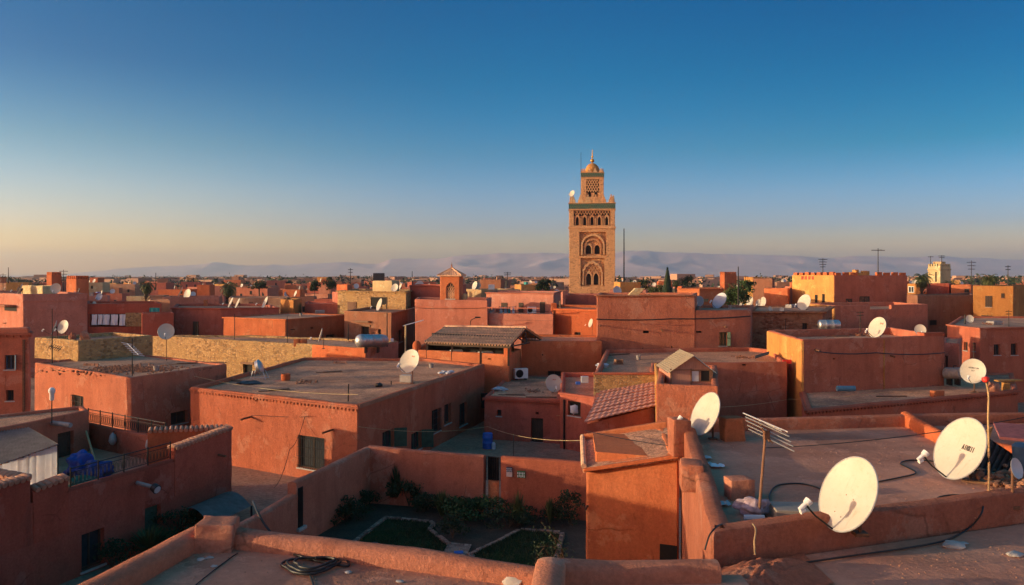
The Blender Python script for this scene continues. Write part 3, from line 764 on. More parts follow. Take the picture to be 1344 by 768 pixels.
# ================= house with a wide pale roof (left of centre)
L, N, Rr = P(250, 508, 3.9), P(470, 532, 3.9), P(636, 478, 3.9)
bk = P(398, 469, 3.9)
HL = house('large red house with wide pale flat roof and one big barred window', [L, N, Rr, P(560, 470, 3.9), bk], 3.9, 'rough', 'roof', .22, .3, step=.5, amp=.05,
           wins=[(0, 'grille', 391, 573, 426, 616), (1, 'green', 502, 565, 517, 590), (1, 'green', 540, 567, 553, 591), (1, 'grille', 567, 537, 578, 567), (1, 'window', 583, 530, 592, 556), (1, 'window', 603, 529, 613, 558), (0, 'vent', 334.5, 524, 338.5, 527)],
           trim=([0], .09, .1, .07, .24))
wpL = HL.wp[0]
bm = nb(); wbox(bm, HL.wp[1], 0.1, 17.7, 3.74, 3.92, .0, .05, .02); obj('coping', bm, M['brown'], HL.root)
spout(HL, 0, 437, 564, .7, .05); spout(HL, 0, 330, 547, .7, .05)

# ================= house on the left with a flat roof and a stone roof room behind it
L, N, Rr = P(45, 476, 4.4), P(172, 496, 4.4), P(298, 478, 4.4)
HM = house('orange plastered house with gravel patched flat roof below a stone roof room', para(L, N, Rr), 4.4, 'rough', 'roofgrey', .12, .25, step=.55, amp=.05,
           wins=[(0, 'grille', 94, 519, 109, 541), (1, 'window', 224, 540, 246, 556)])
bm = nb()
for k in range(900):
    a = random.gauss(0, .45); b = random.gauss(0, .4)
    p = P(166, 487, 4.35)+Vector((a*3.2-.4, b*2.4+1.2)); s = .055*random.uniform(.5, 1.6); rock(bm, (p.x, p.y, 4.31), (s*1.3, s, s*.8), k, 1)
o = top('gravel_heap', bm, M['brown'], 'spread of dark rubble at the near corner of the left flat roof', 'rubble'); tag(o, kind='stuff')
bL, bN, bR = Q(45, 56.0), Q(103, 53.2), Q(201, 58.0)
hz_ = Z(447, 53.2)
HG = house('ochre rubble stone roof room with two grey dishes above the orange house', [bL, bN, bR, Q(150, 61.0)], hz_, 'stone', 'roofgrey', .25, .3, z0=4.25, step=.6, amp=.05)

# ================= shaded terrace house bottom left
bx = [P(89, 641, 3.0), P(224, 603, 3.0)]
f0 = P(40, 655, 3.0); f0 = bx[0]+(bx[0]-bx[1]).normalized()*1.3
wA, wB = bx[0], bx[1]; dF = (wB-wA).normalized(); nF = Vector((dF.y, -dF.x))
cor = wA+dF*((wB-wA).length+3.2)              # far corner with the tiled gable wall
bk1 = P(116, 555, 3.25); bk2 = P(217, 574, 3.25)
lf0 = P(-60, 575, 4.0); lf1 = P(117, 539, 4.0)
TH = thing('terrace_house', (-17, 30, 0), 'shaded red terrace house with iron railings, tile capped walls and a green door', 'house')
near0 = P(38, 640, 3.6); near_a = wA-dF*1.55
body = [wA-dF*6.5-nF*.32, wA-dF*1.5-nF*.32, cor-nF*.32, cor-nF*.4+Vector((-2.0, 1.6)), bk1+Vector((-.3, .4)), lf0+Vector((0, 1))]
bm, inner = loft_wall(body if ccw(body) else list(reversed(body)), 2.4, 0, 2.1, .3, .5, .03)
obj('wall', bm, M['deep'], TH, 32)
obj('floor', roof_sheet([(p[0], p[1]) for p in inner], 2.2), M['terrace'], TH)
class _H: pass
TW = _H(); TW.root = TH
facade = ribbon([wA-dF*.05-nF*.02, wB-nF*.02], [3.0, 3.02], .3, 1.5, .5, .03)
obj('parapet', facade, M['deep'], TH, 45)
fw = WallPlane(wA-dF*6.5+nF*.14, cor+nF*.14, nF)
bm = nb(); wbox(bm, fw, 0, (cor-wA).length+6.5, .0, 2.9, -.31, .0)
facade_wall = obj('facade', bm, M['deep'], TH)
cutb = nb()
u0, u1, z0, z1 = fw.rect(190, 655, 211, 718); opening(TH, fw, u0, u1, .05, z1, 'greendoor', cutb)
u0, u1, z0, z1 = fw.rect(107, 697, 137, 745); opening(TH, fw, u0, u1, z0, z1, 'window', cutb)
bmesh.ops.translate(cutb, verts=cutb.verts, vec=-gloc(TH)); facade_wall.parent = None
bpy.context.view_layer.update(); apply_cut(facade_wall, cutb); facade_wall.parent = TH
def tile_cap(parent, a, b, za, zb, r=.085, pitch=.19, off=.24):
    """short round tiles laid across the top of a wall from a to b"""
    d = (b-a); k = max(2, int(d.length/pitch)); e = d.normalized(); n = Vector((-e.y, e.x)); bm = nb()
    for j in range(k):
        p = a.lerp(b, (j+.5)/k); z = za+(zb-za)*(j+.5)/k+random.uniform(-.01, .01)
        add_tube(bm, [(p.x-n.x*off, p.y-n.y*off, z-.02), (p.x, p.y, z+.06), (p.x+n.x*off, p.y+n.y*off, z-.02)], r, 8)
    return obj('tile_coping', bm, M['tile'], parent, 40)
# tall pieces of wall with tile coping
def block(a, b, ha, hb, z0=1.6, t=.32, mat='deep', cap=True):
    obj('wall', ribbon([a, b], [ha, hb], t, z0, .4, .03), M[mat], TH, 45)
    if cap: tile_cap(TH, a, b, ha, hb)
block(wA-dF*1.35, wA-dF*.1, 3.28, 3.42)
block(wA-dF*4.6, wA-dF*1.45, 3.62, 3.72)
block(wA-dF*1.5, wA-dF*1.5-nF*1.7, 3.7, 3.75, mat='orange')
e0 = wB+dF*.05
block(e0, cor, 3.42, 3.66)
cb = cor-nF*2.7-dF*.4
block(cor, e0-nF*2.4+dF*1.2, 3.66, 3.72, mat='orange')
# back wall with railing, left wall of the upper roof
bkp, _ = bk1, 0
obj('wall', ribbon([bk1, bk2], [3.25, 3.22], .28, 1.8, .4, .03), M['red'], TH, 45)
left_roof = [lf0, lf1, lf1+Vector((-.9, 1.2)), lf0+Vector((-2.5, 4.2))]
HT = house('low shaded red room with gravel roof beside the railed terrace', left_roof, 4.02, 'red', 'gravel', .14, .25, step=.5, amp=.045,
           wins=[(0, 'darkdoor', 76, 567, 97, 612)])
spout(HT, 0, 68, 555, 1.0, .1, 'sheet')
def railing(a, b, za, zb, label, h=.62, post=.9):
    c = a.lerp(b, .5); rt = thing('railing', (c.x, c.y, min(za, zb)), label, 'railing')
    d = b-a; L = d.length
    bm = nb(); add_tube(bm, [(a.x, a.y, za+h), (b.x, b.y, zb+h)], .02, 6); add_tube(bm, [(a.x, a.y, za+.08), (b.x, b.y, zb+.08)], .014, 5)
    add_tube(bm, [(a.x, a.y, za+h*.78), (b.x, b.y, zb+h*.78)], .012, 5); obj('rail', bm, M['iron'], rt)
    k = max(2, int(L/post))
    for j in range(k+1):
        p = a.lerp(b, j/k); z = za+(zb-za)*j/k; bm = nb(); add_tube(bm, [(p.x, p.y, z-.05), (p.x, p.y, z+h+.05)], .028, 6); obj('post', bm, M['iron'], rt)
    bm = nb(); k = int(L/.16)
    for j in range(k):                         # curled ironwork between the rails
        p = a.lerp(b, (j+.5)/k); z = za+(zb-za)*(j+.5)/k; e = d.normalized()
        pts = []
        for q in range(11):
            an = q/10*2*math.pi; s = .055
            pts.append((p.x+e.x*s*math.cos(an), p.y+e.y*s*math.cos(an), z+h*.43+.17*math.sin(an)))
        add_tube(bm, pts, .009, 4, cap=False)
        add_tube(bm, [(p.x+e.x*.08, p.y+e.y*.08, z+.08), (p.x+e.x*.08, p.y+e.y*.08, z+h*.78)], .008, 4)
    obj('scrollwork', bm, M['iron'], rt)
railing(bk1.lerp(bk2, .0), bk2, 3.25, 3.22, 'iron railing on the back wall of the shaded terrace')
railing(wA+dF*.1, wB-dF*.02, 3.0, 3.02, 'iron railing along the front edge of the shaded terrace')
# corrugated lean-to with a hanging pale sheet
cs = [P(-30, 566, 3.75), P(36, 563, 3.75), P(76, 581, 3.5), P(10, 604, 3.4)]
aw = thing('awning', (cs[0].x+1.5, cs[0].y-1, 2.2), 'grey corrugated metal awning with a pale curtain hanging below it', 'awning')
a = Vector((-21.4, 31.2, 3.95)); ex = P(36, 562, 3.8); 
c0 = W(-40, 572, 30.5); c1 = W(38, 561, 32.3); c2 = W(77, 583, 29.6); c3 = W(0, 610, 27.0)
bm = nb(); nU, nV = 60, 5; gridv = []
for j in range(nV):
    row = []
    for i in range(nU):
        f, s = i/(nU-1), j/(nV-1)
        p = c0.lerp(c1, f).lerp(c3.lerp(c2, f), s); p.z += .035*math.sin(i*math.pi/1.5)
        row.append(bm.verts.new(p))
    gridv.append(row)
for j in range(nV-1):
    for i in range(nU-1): bm.faces.new((gridv[j][i], gridv[j][i+1], gridv[j+1][i+1], gridv[j+1][i]))
bmesh.ops.solidify(bm, geom=bm.faces[:], thickness=.012)
obj('corrugated_sheet', bm, M['sheet'], aw)
bm = nb(); rows = []
for s in range(9):
    row = []
    for i in range(50):
        f = i/49; p = c3.lerp(c2, f); 
        row.append(bm.verts.new((p.x-.08+.05*math.sin(i*1.1)+.02*math.sin(i*.37), p.y+.05+.05*math.cos(i*.9), p.z-.05-1.3*s/8)))
    rows.append(row)
for r0, r1 in zip(rows, rows[1:]):
    for i in range(49): bm.faces.new((r0[i], r0[i+1], r1[i+1], r1[i]))
bmesh.ops.solidify(bm, geom=bm.faces[:], thickness=.01)
obj('curtain', bm, M['cloth'], aw, 60)
for p in (c2, c1, c3.lerp(c2, .4)):
    bm = nb(); add_tube(bm, [(p.x-.1, p.y+.1, 2.2), (p.x-.1, p.y+.1, p.z-.02)], .035, 6); obj('post', bm, M['iron'], aw)

# house at the left edge, toothed cornice
N = Q(38, 42.25); hE = Z(431, 42.25)
HE = house('shaded red house at the left edge with a toothed cornice and blue shutter', [Vector((-33, 41.0)), Q(38, 42.25), Vector((-26.1, 43.4)), Vector((-33.2, 42.2))], hE, 'red', 'roof', .25, .28, step=.6,
           wins=[(0, 'blue', 6, 466, 19, 485), (0, 'window', 8, 512, 18, 526)], trim=([0, 1], .22, .14, .12, .32))
bm = nb(); wbox(bm, HE.wp[0], HE.wp[0].u(32)-.05, HE.wp[0].u(32)+.05, 0, hE-.6, .02, .12); obj('drain_pipe', bm, M['rust'], HE.root)

# buildings outside the picture on the left whose long shadows cross the near roofs and the garden
house('red house just outside the picture, shading the terrace', [Vector((-30, -6)), Vector((-17, -4)), Vector((-15.5, 17.5)), Vector((-28, 13.5))], 6.75, 'red', 'roof', .4, .3, step=2.0)
house('red house outside the picture beside the terrace house', [Vector((-40, 15)), Vector((-27, 14)), Vector((-25, 22)), Vector((-38, 22))], 4.4, 'red', 'roof', .4, .3, step=2.0)
# ================= middle distance, left
hF = Z(386, 78)
HF = house('tall plain house with bright left side, wide blank front and grey box room', [Q(-60, 92), Q(30, 78), Q(115, 81.5), Q(60, 98)], hF, 'rose', 'roof', .25, .3, step=1.0,
           wins=[(0, 'vent', 4, 402, 22, 408)])  # this vent entry is a dark strip for the balcony's shadow
bm = nb(); wbox(bm, HF.wp[1], 0, 6, hF-.75, hF-.66, -.02, .05); obj('string_course', bm, M['rose'], HF.root)
bm = nb(); wp = HF.wp[0]; wbox(bm, wp, wp.u(-8), wp.u(21), Z(402, 80), Z(400, 80), -.05, 1.0, .02); obj('awning', bm, M['brown'], HF.root)
rbx = house('grey box room on top of the tall plain house', [Q(28, 84), Q(56, 81), Q(75, 83), Q(50, 87)], Z(375, 82), 'sand', 'roofgrey', .1, .2, z0=hF-.3, step=1.2, name='roof_room', cat='roof room')

hK = Z(399, 81)
HK = house('dark red house with white laundry hanging in a deep opening', [Q(113, 82), Q(212, 83), Q(206, 90), Q(114, 90)], hK, 'deep', 'roof', .25, .3, step=1.0)
wp = HK.wp[0]; cut = nb(); u0, u1, z0, z1 = wp.rect(118, 412, 168, 429); wbox(cut, wp, u0, u1, z0, z1, -2.2, .4)
bmesh.ops.translate(cut, verts=cut.verts, vec=-gloc(HK.root)); HK.wall.parent = None; bpy.context.view_layer.update(); apply_cut(HK.wall, cut); HK.wall.parent = HK.root
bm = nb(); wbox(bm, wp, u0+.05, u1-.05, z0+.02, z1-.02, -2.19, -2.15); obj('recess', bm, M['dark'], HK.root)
bm = nb(); wbox(bm, wp, wp.u(165), wp.u(186), Z(429, 82), Z(411, 82), -.05, .12); obj('bare_stone_patch', bm, M['stone'], HK.root)
for k, (a, b) in enumerate(((121, 128), (129.5, 135), (136, 144), (146, 155), (157, 165))):
    u0, u1 = wp.u(a), wp.u(b); bm = nb(); zt = Z(413, 82)+.02; L = Z(413, 82)-Z(427.5, 82)+random.uniform(-.08, .04)
    rows = []
    for s in range(6):
        rows.append([bm.verts.new(wp.at(u0+(u1-u0)*i/7+.03*math.sin(s+i), zt-L*s/5, .12+.04*math.sin(i*1.3+k)*(1+s*.2))) for i in range(8)])
    for r0, r1 in zip(rows, rows[1:]):
        for i in range(7): bm.faces.new((r0[i], r0[i+1], r1[i+1], r1[i]))
    top('hanging_sheet', bm, M['cloth'], ['white sheet at the left end of the laundry line', 'narrow white cloth second from the left on the laundry line', 'white sheet in the middle of the laundry line', 'wide white sheet right of the middle of the laundry line', 'white sheet at the right end of the laundry line beside bare stone'][k], 'laundry', 'sheets on the laundry line', 60)
bm = nb(); a, b = wp.at(wp.u(117), Z(413, 82)+.03, .12), wp.at(wp.u(168), Z(413, 82)+.03, .12); add_tube(bm, [a, a.lerp(b, .5)-Vector((0, 0, .04)), b], .012, 4)
top('clothes_line', bm, M['plastic'], 'thin clothes line carrying the white sheets', 'clothes line')
house('lower red house wall between the laundry house and the long red house', [Q(186, 78.3), Q(228, 79.2), Q(227, 82.3), Q(187, 81.0)], Z(411, 78.8), 'deep', 'roofgrey', .2, .25, step=1.0)
house('small bare brown roof room with a thin flat lid behind the teal cloth', [Q(196, 93), Q(223, 92), Q(222, 97), Q(198, 98)], Z(394, 92), 'brown', 'roof', .12, .2, step=1.2)
bm = nb(); c0, c1 = W(196, 412, 82.0), W(209, 404, 82.0); n = 8; rows = []
for j in range(5): rows.append([bm.verts.new((c0.x+(c1.x-c0.x)*i/n, c0.y+.08*math.sin(i*1.7), c0.z+(c1.z-c0.z)*j/4)) for i in range(n+1)])
for r0, r1 in zip(rows, rows[1:]):
    for i in range(n): bm.faces.new((r0[i], r0[i+1], r1[i+1], r1[i]))
top('hanging_cloth', bm, M['teal'], 'teal cloth hung out on the roof beside the brown room', 'cloth', None, 60)

hH = Z(404.5, 84.5)
HH = house('long dark red house with one tall window and three leaning dishes on top', [Q(225, 86), Q(290, 84.5), Q(366, 87), Q(352, 98), Q(232, 98)], hH, 'deep', 'roof', .3, .3, step=1.0,
           wins=[(0, 'window', 253.5, 422, 261, 440, 'near')], trim=([0, 1], .02, .12, .10, None))
L, N, Rr = Q(293, 78), Q(375, 74), Q(456, 83.0)
H2 = house('square red house with a sunlit left side, shaded right side and flat grey roof', para(L, N, Rr), Z(419, 74), 'orange', 'roofgrey', .12, .3, step=.9,
           wins=[(1, 'window', 428, 439, 440, 444, 'near'), (1, 'vent', 408, 429, 411, 432), (1, 'vent', 381, 432, 387, 433.5)], trim=([0, 1], .0, .13, .10, None))
bm = nb(); o_ = H2.wp[0]; wbox(bm, o_, -1, -.9, 2, 2.1, 0, .05); bm.free()
# long stone and plaster house
L, N, Rr = Q(199, 74.0), Q(480, 61.0), Q(522, 67.5)
hT = Z(457, 61)
H3 = house('long low house, bare ochre rubble on the left and orange plaster on the right', [L, Q(415, 64.2), N, Rr, Q(440, 71), Q(330, 74.3)], hT, 'stone', 'roofgrey', .2, .35, step=.8, amp=.09,
           wins=[(0, 'open', 319, 478, 331, 492)], trim=None)
u_ = H3.wp[1]
bm = nb(); wbox(bm, u_, -.4, (u_.B-u_.A).length+.02, .05, hT-.02, -.1, .06, .03); bmesh.ops.subdivide_edges(bm, edges=bm.edges[:], cuts=5, use_grid_fill=True)
for v in bm.verts: v.co += wob(v.co*1.5, .03)
obj('plaster_and_sunlit_coat', bm, M['orange'], H3.root, 40)
w2_ = H3.wp[2]; bm = nb(); wbox(bm, w2_, .03, (w2_.B-w2_.A).length, .05, hT-.03, -.1, .05); obj('plaster_and_sunlit_coat', bm, M['rose'], H3.root)
cpl = H3.wp[0]; bm = nb(); u0, u1, z0, z1 = cpl.rect(317.5, 475.5, 332.5, 478); wbox(bm, cpl, u0-.1, u1+.1, z0, z1, -.02, .1); obj('lintel', bm, M['wood'], H3.root)
# brown house with a window, ochre upper floor behind
L, N, Rr = Q(452, 78), Q(514, 74), Q(549, 88)
HI = house('bare brown rubble house with pale framed window under a flat parapet', para(L, N, Rr), Z(410.5, 74), 'brown', 'roof', .25, .3, step=.9,
           wins=[(0, 'open', 474, 428, 484, 441, 'near'), (1, 'window', 523, 433, 528, 449, 'near'), (0, 'window', 496, 432, 500, 439, 'near')], trim=([0, 1], .0, .1, .1, None))
wpi = HI.wp[0]; bm = nb(); u0, u1, z0, z1 = wpi.rect(472, 426, 486.5, 428); wbox(bm, wpi, u0, u1, z0-.05, z1, -.02, .06); u0, u1, z0, z1 = wpi.rect(469, 421, 487, 423); wbox(bm, wpi, u0, u1, z0, z1, -.02, .35); obj('lintel', bm, M['wood'], HI.root)
L, N, Rr = Q(443, 91), Q(533, 86.5), Q(547, 99)
HU = house('ochre rubble upper house with an arched doorway and a cream box on its roof', para(L, N, Rr), Z(382.5, 86.5), 'stone', 'roof', .25, .3, step=1.0,
           wins=[(0, 'door', 456.5, 396, 468, 409, 'near'), (0, 'open', 487, 390, 508, 408, 'near')], trim=([0, 1], .0, .14, .16, None))
house('cream water tank box with an open hatch on the ochre upper house', [Q(489, 89), Q(514.5, 87.5), Q(524, 92), Q(499, 94)], Z(368.5, 88), 'sand', 'roof', .1, .2, z0=HU.roof_z-.1, step=1.5, name='tank_box', cat='tank housing')
rt = thing('solar_panel', W(497, 369, 92), 'dark upright ribbed solar panel on top of the cream box', 'solar panel')
bm = nb(); a, b = W(489.5, 370, 92), W(504.5, 358.5, 92); add_quadbox(bm, a, (b.x-a.x, 0, 0), (0, .09, 0), (0, .12, b.z-a.z), .01); obj('panel', bm, simple('panel_black', (.05, .045, .05), .4), rt)
bm = nb()
for k in range(9): x = a.x+(b.x-a.x)*(k+.5)/9; add_quadbox(bm, (x-.02, a.y-.03, a.z), (.04, 0, 0), (0, .03, 0), (0, .12, b.z-a.z-.02))
obj('ribs', bm, M['iron'], rt)
bm = nb(); add_tube(bm, [(a.x+.1, a.y+.1, a.z+.8), (a.x+.1, a.y+.6, a.z-.1)], .03, 5); add_tube(bm, [(b.x-.1, a.y+.1, a.z+.8), (b.x-.1, a.y+.6, a.z-.1)], .03, 5); obj('stand', bm, M['iron'], rt)
house('small orange roof hut with a bright face behind the ochre upper house', [Q(442, 97), Q(456, 95), Q(462, 100), Q(448, 102)], Z(373.5, 96), 'orange', 'roof', .12, .2, step=1.5, name='roof_hut', cat='roof hut')
house('small pink house wall left of the ochre upper house', [Q(436, 96), Q(446, 93), Q(450, 99), Q(440, 101)], Z(383, 95), 'rose', 'roof', .2, .2, step=1.5)
house('small ochre cube house with notched top left of the brown house', [Q(368, 93), Q(385, 90), Q(396, 95), Q(378, 99)], Z(393.5, 90), 'ochre', 'roofgrey', .2, .25, step=1.2)
house('long low red house behind the square red house', [Q(400, 93), Q(458, 91), Q(460, 99), Q(402, 101)], Z(399, 91), 'deep', 'roof', .2, .3, step=1.3)
house('low dark red house beside the leaning roof dishes', [Q(300, 103), Q(378, 101), Q(380, 110), Q(304, 111)], Z(391, 101), 'brown', 'roofgrey', .2, .3, step=1.3)

# ================= middle
hJ = Z(399, 73)
HJ0 = house('long dark red block behind the little tower', [Q(538, 92), Q(600, 88), Q(612, 98), Q(548, 101)], Z(374.5, 88), 'deep', 'roof', .2, .3, step=1.2, trim=([0], .05, .1, .1, None))
HJ = house('broad pink house wall below the little tower with sun on its right half', [Q(545, 74.2), Q(640, 72.0), Q(645, 82), Q(548, 82)], Z(394, 72), 'rose', 'roof', .35, .3, step=.9)
HJ2 = house('pink house with a roof terrace between the tower and the bottle topped wall', [Q(640, 72.6), Q(726, 71.2), Q(726, 90), Q(650, 90)], Z(411, 73), 'rose', 'roof', .45, .3, step=.9)
bm = nb(); w_ = HJ.wp[0]; wbox(bm, w_, 0, 12, Z(404.5, 72), Z(403.2, 72), -.02, .05); obj('string_course', bm, M['rose'], HJ.root)
bm = nb(); w_ = HJ2.wp[0]; wbox(bm, w_, 0, 6, Z(420, 73), Z(419, 73), -.02, .04); obj('string_course', bm, M['rose'], HJ2.root)
HJ4 = house('pink upper rooms with two dark doors above the pink roof terrace', [Q(638, 86), Q(699, 82.5), Q(727, 81), Q(736, 92), Q(650, 97)], Z(384.5, 82.5), 'rose', 'roof', .2, .3, z0=HJ2.roof_z-.1, step=1.0,
            wins=[(0, 'darkdoor', 658, 397, 666, 411, 'near'), (0, 'darkdoor', 681, 397, 687, 411, 'near'), (1, 'darkdoor', 709, 396, 715.5, 411, 'near')], trim=([0, 1, 2], .0, .12, .1, None))
HJ3 = house('orange house wall topped by a thin ledge beside the big rough wall', [Q(725, 72.5), Q(788, 70), Q(786, 80), Q(728, 82)], Z(405, 71.5), 'orange', 'roof', .3, .3, step=.9,
            wins=[(0, 'window', 754, 436, 762, 443, 'near')], trim=([0], .06, .13, .1, None))
bm = nb(); c = Q(727, 72.5); add_box(bm, (c.x, c.y+.1, HJ3.h-.3), (.5, .5, .75), 0, .04); obj('pier', bm, M['orange'], HJ3.root)
bm = nb(); add_box(bm, (c.x, c.y-.16, 0), (.12, .1, HJ3.h-.2)); obj('drain_pipe', bm, M['rust'], HJ3.root)
house('deep red wall behind the orange wall at the foot of the minaret', [Q(742, 93), Q(788, 91), Q(790, 99), Q(745, 100)], Z(387, 92), 'deep', 'roof', .2, .3, step=1.2)

# belvedere turret with arched lattice window
def arch_pts(w, hs, hp, n=10):
    """pointed arch outline: half-open list from left spring over the tip to right spring, base at 0"""
    pts = [(-w/2, 0), (-w/2, hs)]
    for k in range(1, n+1):
        f = k/n; a = f*math.pi/2*.86
        pts.append((-w/2*(math.cos(a)-math.cos(math.pi/2*.86))/(1-math.cos(math.pi/2*.86))*1.0, hs+(hp-hs)*math.sin(a)/math.sin(math.pi/2*.86)))
    r = [(-x, y) for (x, y) in reversed(pts[:-1])]
    return pts+r
def horseshoe(w, hs, hp, lobes=0, n=16):
    pts = [(-w/2, 0), (-w/2, hs)]
    for k in range(1, 2*n):
        a = math.pi-k/(2*n)*math.pi; rr = 1.0
        if lobes: rr = 1-.10*(1-abs(math.sin(k/(2*n)*math.pi*lobes)))
        pts.append((w/2*math.cos(a)*rr, hs+(hp-hs)*math.sin(a)*rr))
    return pts+[(w/2, hs), (w/2, 0)]
def wpoly(bm, wp, uc, z0, pts, d0, d1):
    a = [bm.verts.new(wp.at(uc+x, z0+y, d0)) for x, y in pts]; b = [bm.verts.new(wp.at(uc+x, z0+y, d1)) for x, y in pts]
    n = len(pts)
    for k in range(n): bm.faces.new((a[k], a[(k+1) % n], b[(k+1) % n], b[k]))
    f = [bm.faces.new(list(reversed(a))), bm.faces.new(b)]
    bmesh.ops.recalc_face_normals(bm, faces=bm.faces[:])
def warch_band(bm, wp, uc, z0, outer, inner, d0, d1):
    """raised band between two outlines with the same number of points"""
    n = len(outer); V = []
    for d in (d0, d1):
        V.append(([bm.verts.new(wp.at(uc+x, z0+y, d)) for x, y in outer], [bm.verts.new(wp.at(uc+x, z0+y, d)) for x, y in inner]))
    (oa, ia), (ob, ib) = V
    for k in range(n-1):
        bm.faces.new((ob[k], ob[k+1], ib[k+1], ib[k])); bm.faces.new((oa[k], oa[k+1], ob[k+1], ob[k])); bm.faces.new((ia[k], ia[k+1], ib[k+1], ib[k]))
def cut_wall(o, root, cut):
    bmesh.ops.translate(cut, verts=cut.verts, vec=-gloc(root)); o.parent = None; bpy.context.view_layer.update(); apply_cut(o, cut); o.parent = root
zT = Z(362.5, 73.7)
HB = house('little turret with a hipped tile roof and arched lattice window', [Q(577.5, 73.9), Q(603, 73.4), Q(608, 75.2), Q(583, 75.8)], zT, 'orange', 'roof', .1, .2, z0=HJ.roof_z-.02, step=.5, amp=.015, name='turret', cat='turret')
wb = HB.wp[0]; cut = nb(); uc = wb.u(591); zb = Z(392, 73.7); wA_ = (wb.u(596.5)-wb.u(585)); hA = Z(371, 73.7)-zb
wpoly(cut, wb, uc, zb, arch_pts(wA_, hA*.55, hA), -.16, .3)
cut_wall(HB.wall, HB.root, cut)
bm = nb(); wpoly(bm, wb, uc, zb, arch_pts(wA_*.98, hA*.55, hA*.99), -.155, -.14); win = obj('window', bm, M['dark'], HB.root)
bm = nb()
for i in range(9):
    for s in (1, -1):
        x0 = -wA_/2+wA_*i/8
        p = [wb.at(uc+max(-wA_/2, min(wA_/2, x0+s*wA_*q*.5)), zb+hA*.95*(q*.45+.02+.26*(i % 2)), -.11) for q in (0, .5, 1)]
        add_tube(bm, p, .022, 4)
for z in (.0, .25, .5, .75):
    for i in range(4):
        x = (i-1.5)*wA_/4.2; pts = [wb.at(uc+x+.13*math.cos(t), zb+hA*(z+.1)+.16*math.sin(t), -.105) for t in [k*math.pi/5 for k in range(11)]]
        if z < .6 or i in (1, 2): add_tube(bm, pts, .018, 4, cap=False)
obj('lattice', bm, M['tilepale'], win)
bm = nb(); wbox(bm, wb, uc-wA_/2-.08, uc+wA_/2+.08, zb-.09, zb-.005, -.1, .06); obj('sill', bm, M['concrete'], win)
def hip_roof(parent, pts, z, peak, over, mat, name='roof'):
    c = sum(pts, Vector((0, 0)))/len(pts); bm = nb()
    lo = [c+(p-c)*over for p in pts]
    a = [bm.verts.new((p.x, p.y, z)) for p in lo]; b = [bm.verts.new((p.x, p.y, z+.1)) for p in lo]; t = bm.verts.new((c.x, c.y, peak))
    n = len(pts)
    for k in range(n): bm.faces.new((a[k], a[(k+1) % n], b[(k+1) % n], b[k])); bm.faces.new((b[k], b[(k+1) % n], t))
    bm.faces.new(list(reversed(a))); bmesh.ops.recalc_face_normals(bm, faces=bm.faces[:])
    o = obj(name, bm, mat, parent)
    bm = nb()                                   # ribs of ridge tiles and tile courses
    for k in range(n):
        p0 = Vector((lo[k].x, lo[k].y, z+.11)); p1 = Vector((c.x, c.y, peak+.02)); add_tube(bm, [p0, p1], .05, 6)
        p2 = Vector((lo[(k+1) % n].x, lo[(k+1) % n].y, z+.11))
        for j in range(1, 9):
            q0 = p0.lerp(p2, j/9); f = min(j, 9-j)/4.5; add_tube(bm, [q0, q0.lerp(p1, .92*f)], .035, 5)
    obj('ridge_tiles', bm, mat, o, 50); return c
c = hip_roof(HB.root, HB.pts, zT-.02, Z(351.5, 74.5), 1.25, M['tilepale'])
bm = nb(); add_lathe(bm, (c.x, c.y, Z(352, 74.5)), [(.05, 0), (.09, .1), (.05, .2), (.07, .28), (.02, .4), (.01, .55)], 10); obj('finial', bm, M['brown'], HB.root, 40)

# pantile roof helper
def pantiles(parent, el, er, rr, rl, cols, rows, mat, amp=.06, name='tile_roof', lift=.05):
    el, er, rr, rl = map(Vector, (el, er, rr, rl)); bm = nb(); per = 6
    up = (er-el).cross(rl-el).normalized(); up = up if up.z > 0 else -up
    for j in range(rows):
        s0, s1 = j/rows, min(1.0, (j+1.12)/rows); lines = []
        for s, dz in ((s0, lift), (s1, .0)):
            row = []
            for i in range(cols*per+1):
                f = i/(cols*per); k = i // per
                jit = .02*math.sin(k*12.9898+j*4.1)
                p = el.lerp(er, f).lerp(rl.lerp(rr, f), s+jit*.5/rows)
                ph = (i % per)/per*2*math.pi
                row.append(bm.verts.new(p+up*(amp*math.cos(ph)+dz+jit*.5)))
            lines.append(row)
        base = [bm.verts.new(v.co-up*.05) for v in lines[0]]
        for i in range(cols*per):
            bm.faces.new((lines[0][i], lines[0][i+1], lines[1][i+1], lines[1][i])); bm.faces.new((base[i], base[i+1], lines[0][i+1], lines[0][i]))
    bmesh.ops.recalc_face_normals(bm, faces=bm.faces[:])
    return obj(name, bm, mat, parent, 50)
# shelter with the tiled roof and the wall below
kL, kN, kR = Q(543, 60.0), Q(668, 56.0), Q(684, 60.5)
zK = Z(463, 57.5)
HKr = house('orange house carrying the open shelter with the brown tiled roof', [kL, kN, kR, Q(560, 68)], zK, 'orange', 'roof', .8, .3, step=.7,
            wins=[(0, 'vent', 640, 470.5, 645, 472)])
bm = nb(); w_ = HKr.wp[0]
wbox(bm, w_, w_.u(661), w_.u(668), zK-.2, Z(455.5, 56), -.35, .0, .03); obj('pier', bm, M['orange'], HKr.root)
bm = nb(); p = w_.at(w_.u(545), zK-.2, -.2); add_lathe(bm, p, [(.32, 0), (.32, .55), (.24, .75), (.1, .85)], 14); obj('round_pier', bm, M['orange'], HKr.root, 40)
SHEL = thing('tiled_shelter', (W(615, 463, 60).x, 61, zK-.8), 'open roof shelter with brown pantiles above a dark interior', 'shelter')
e0, e1 = W(557, 449.5, 59.3), W(671, 453.5, 55.6); r0, r1 = W(584, 429.5, 64.2), W(691, 431, 60.6)
pantiles(SHEL.id_data if False else SHEL, e0, e1, r1, r0, 31, 6, M['tilepale'], .08)
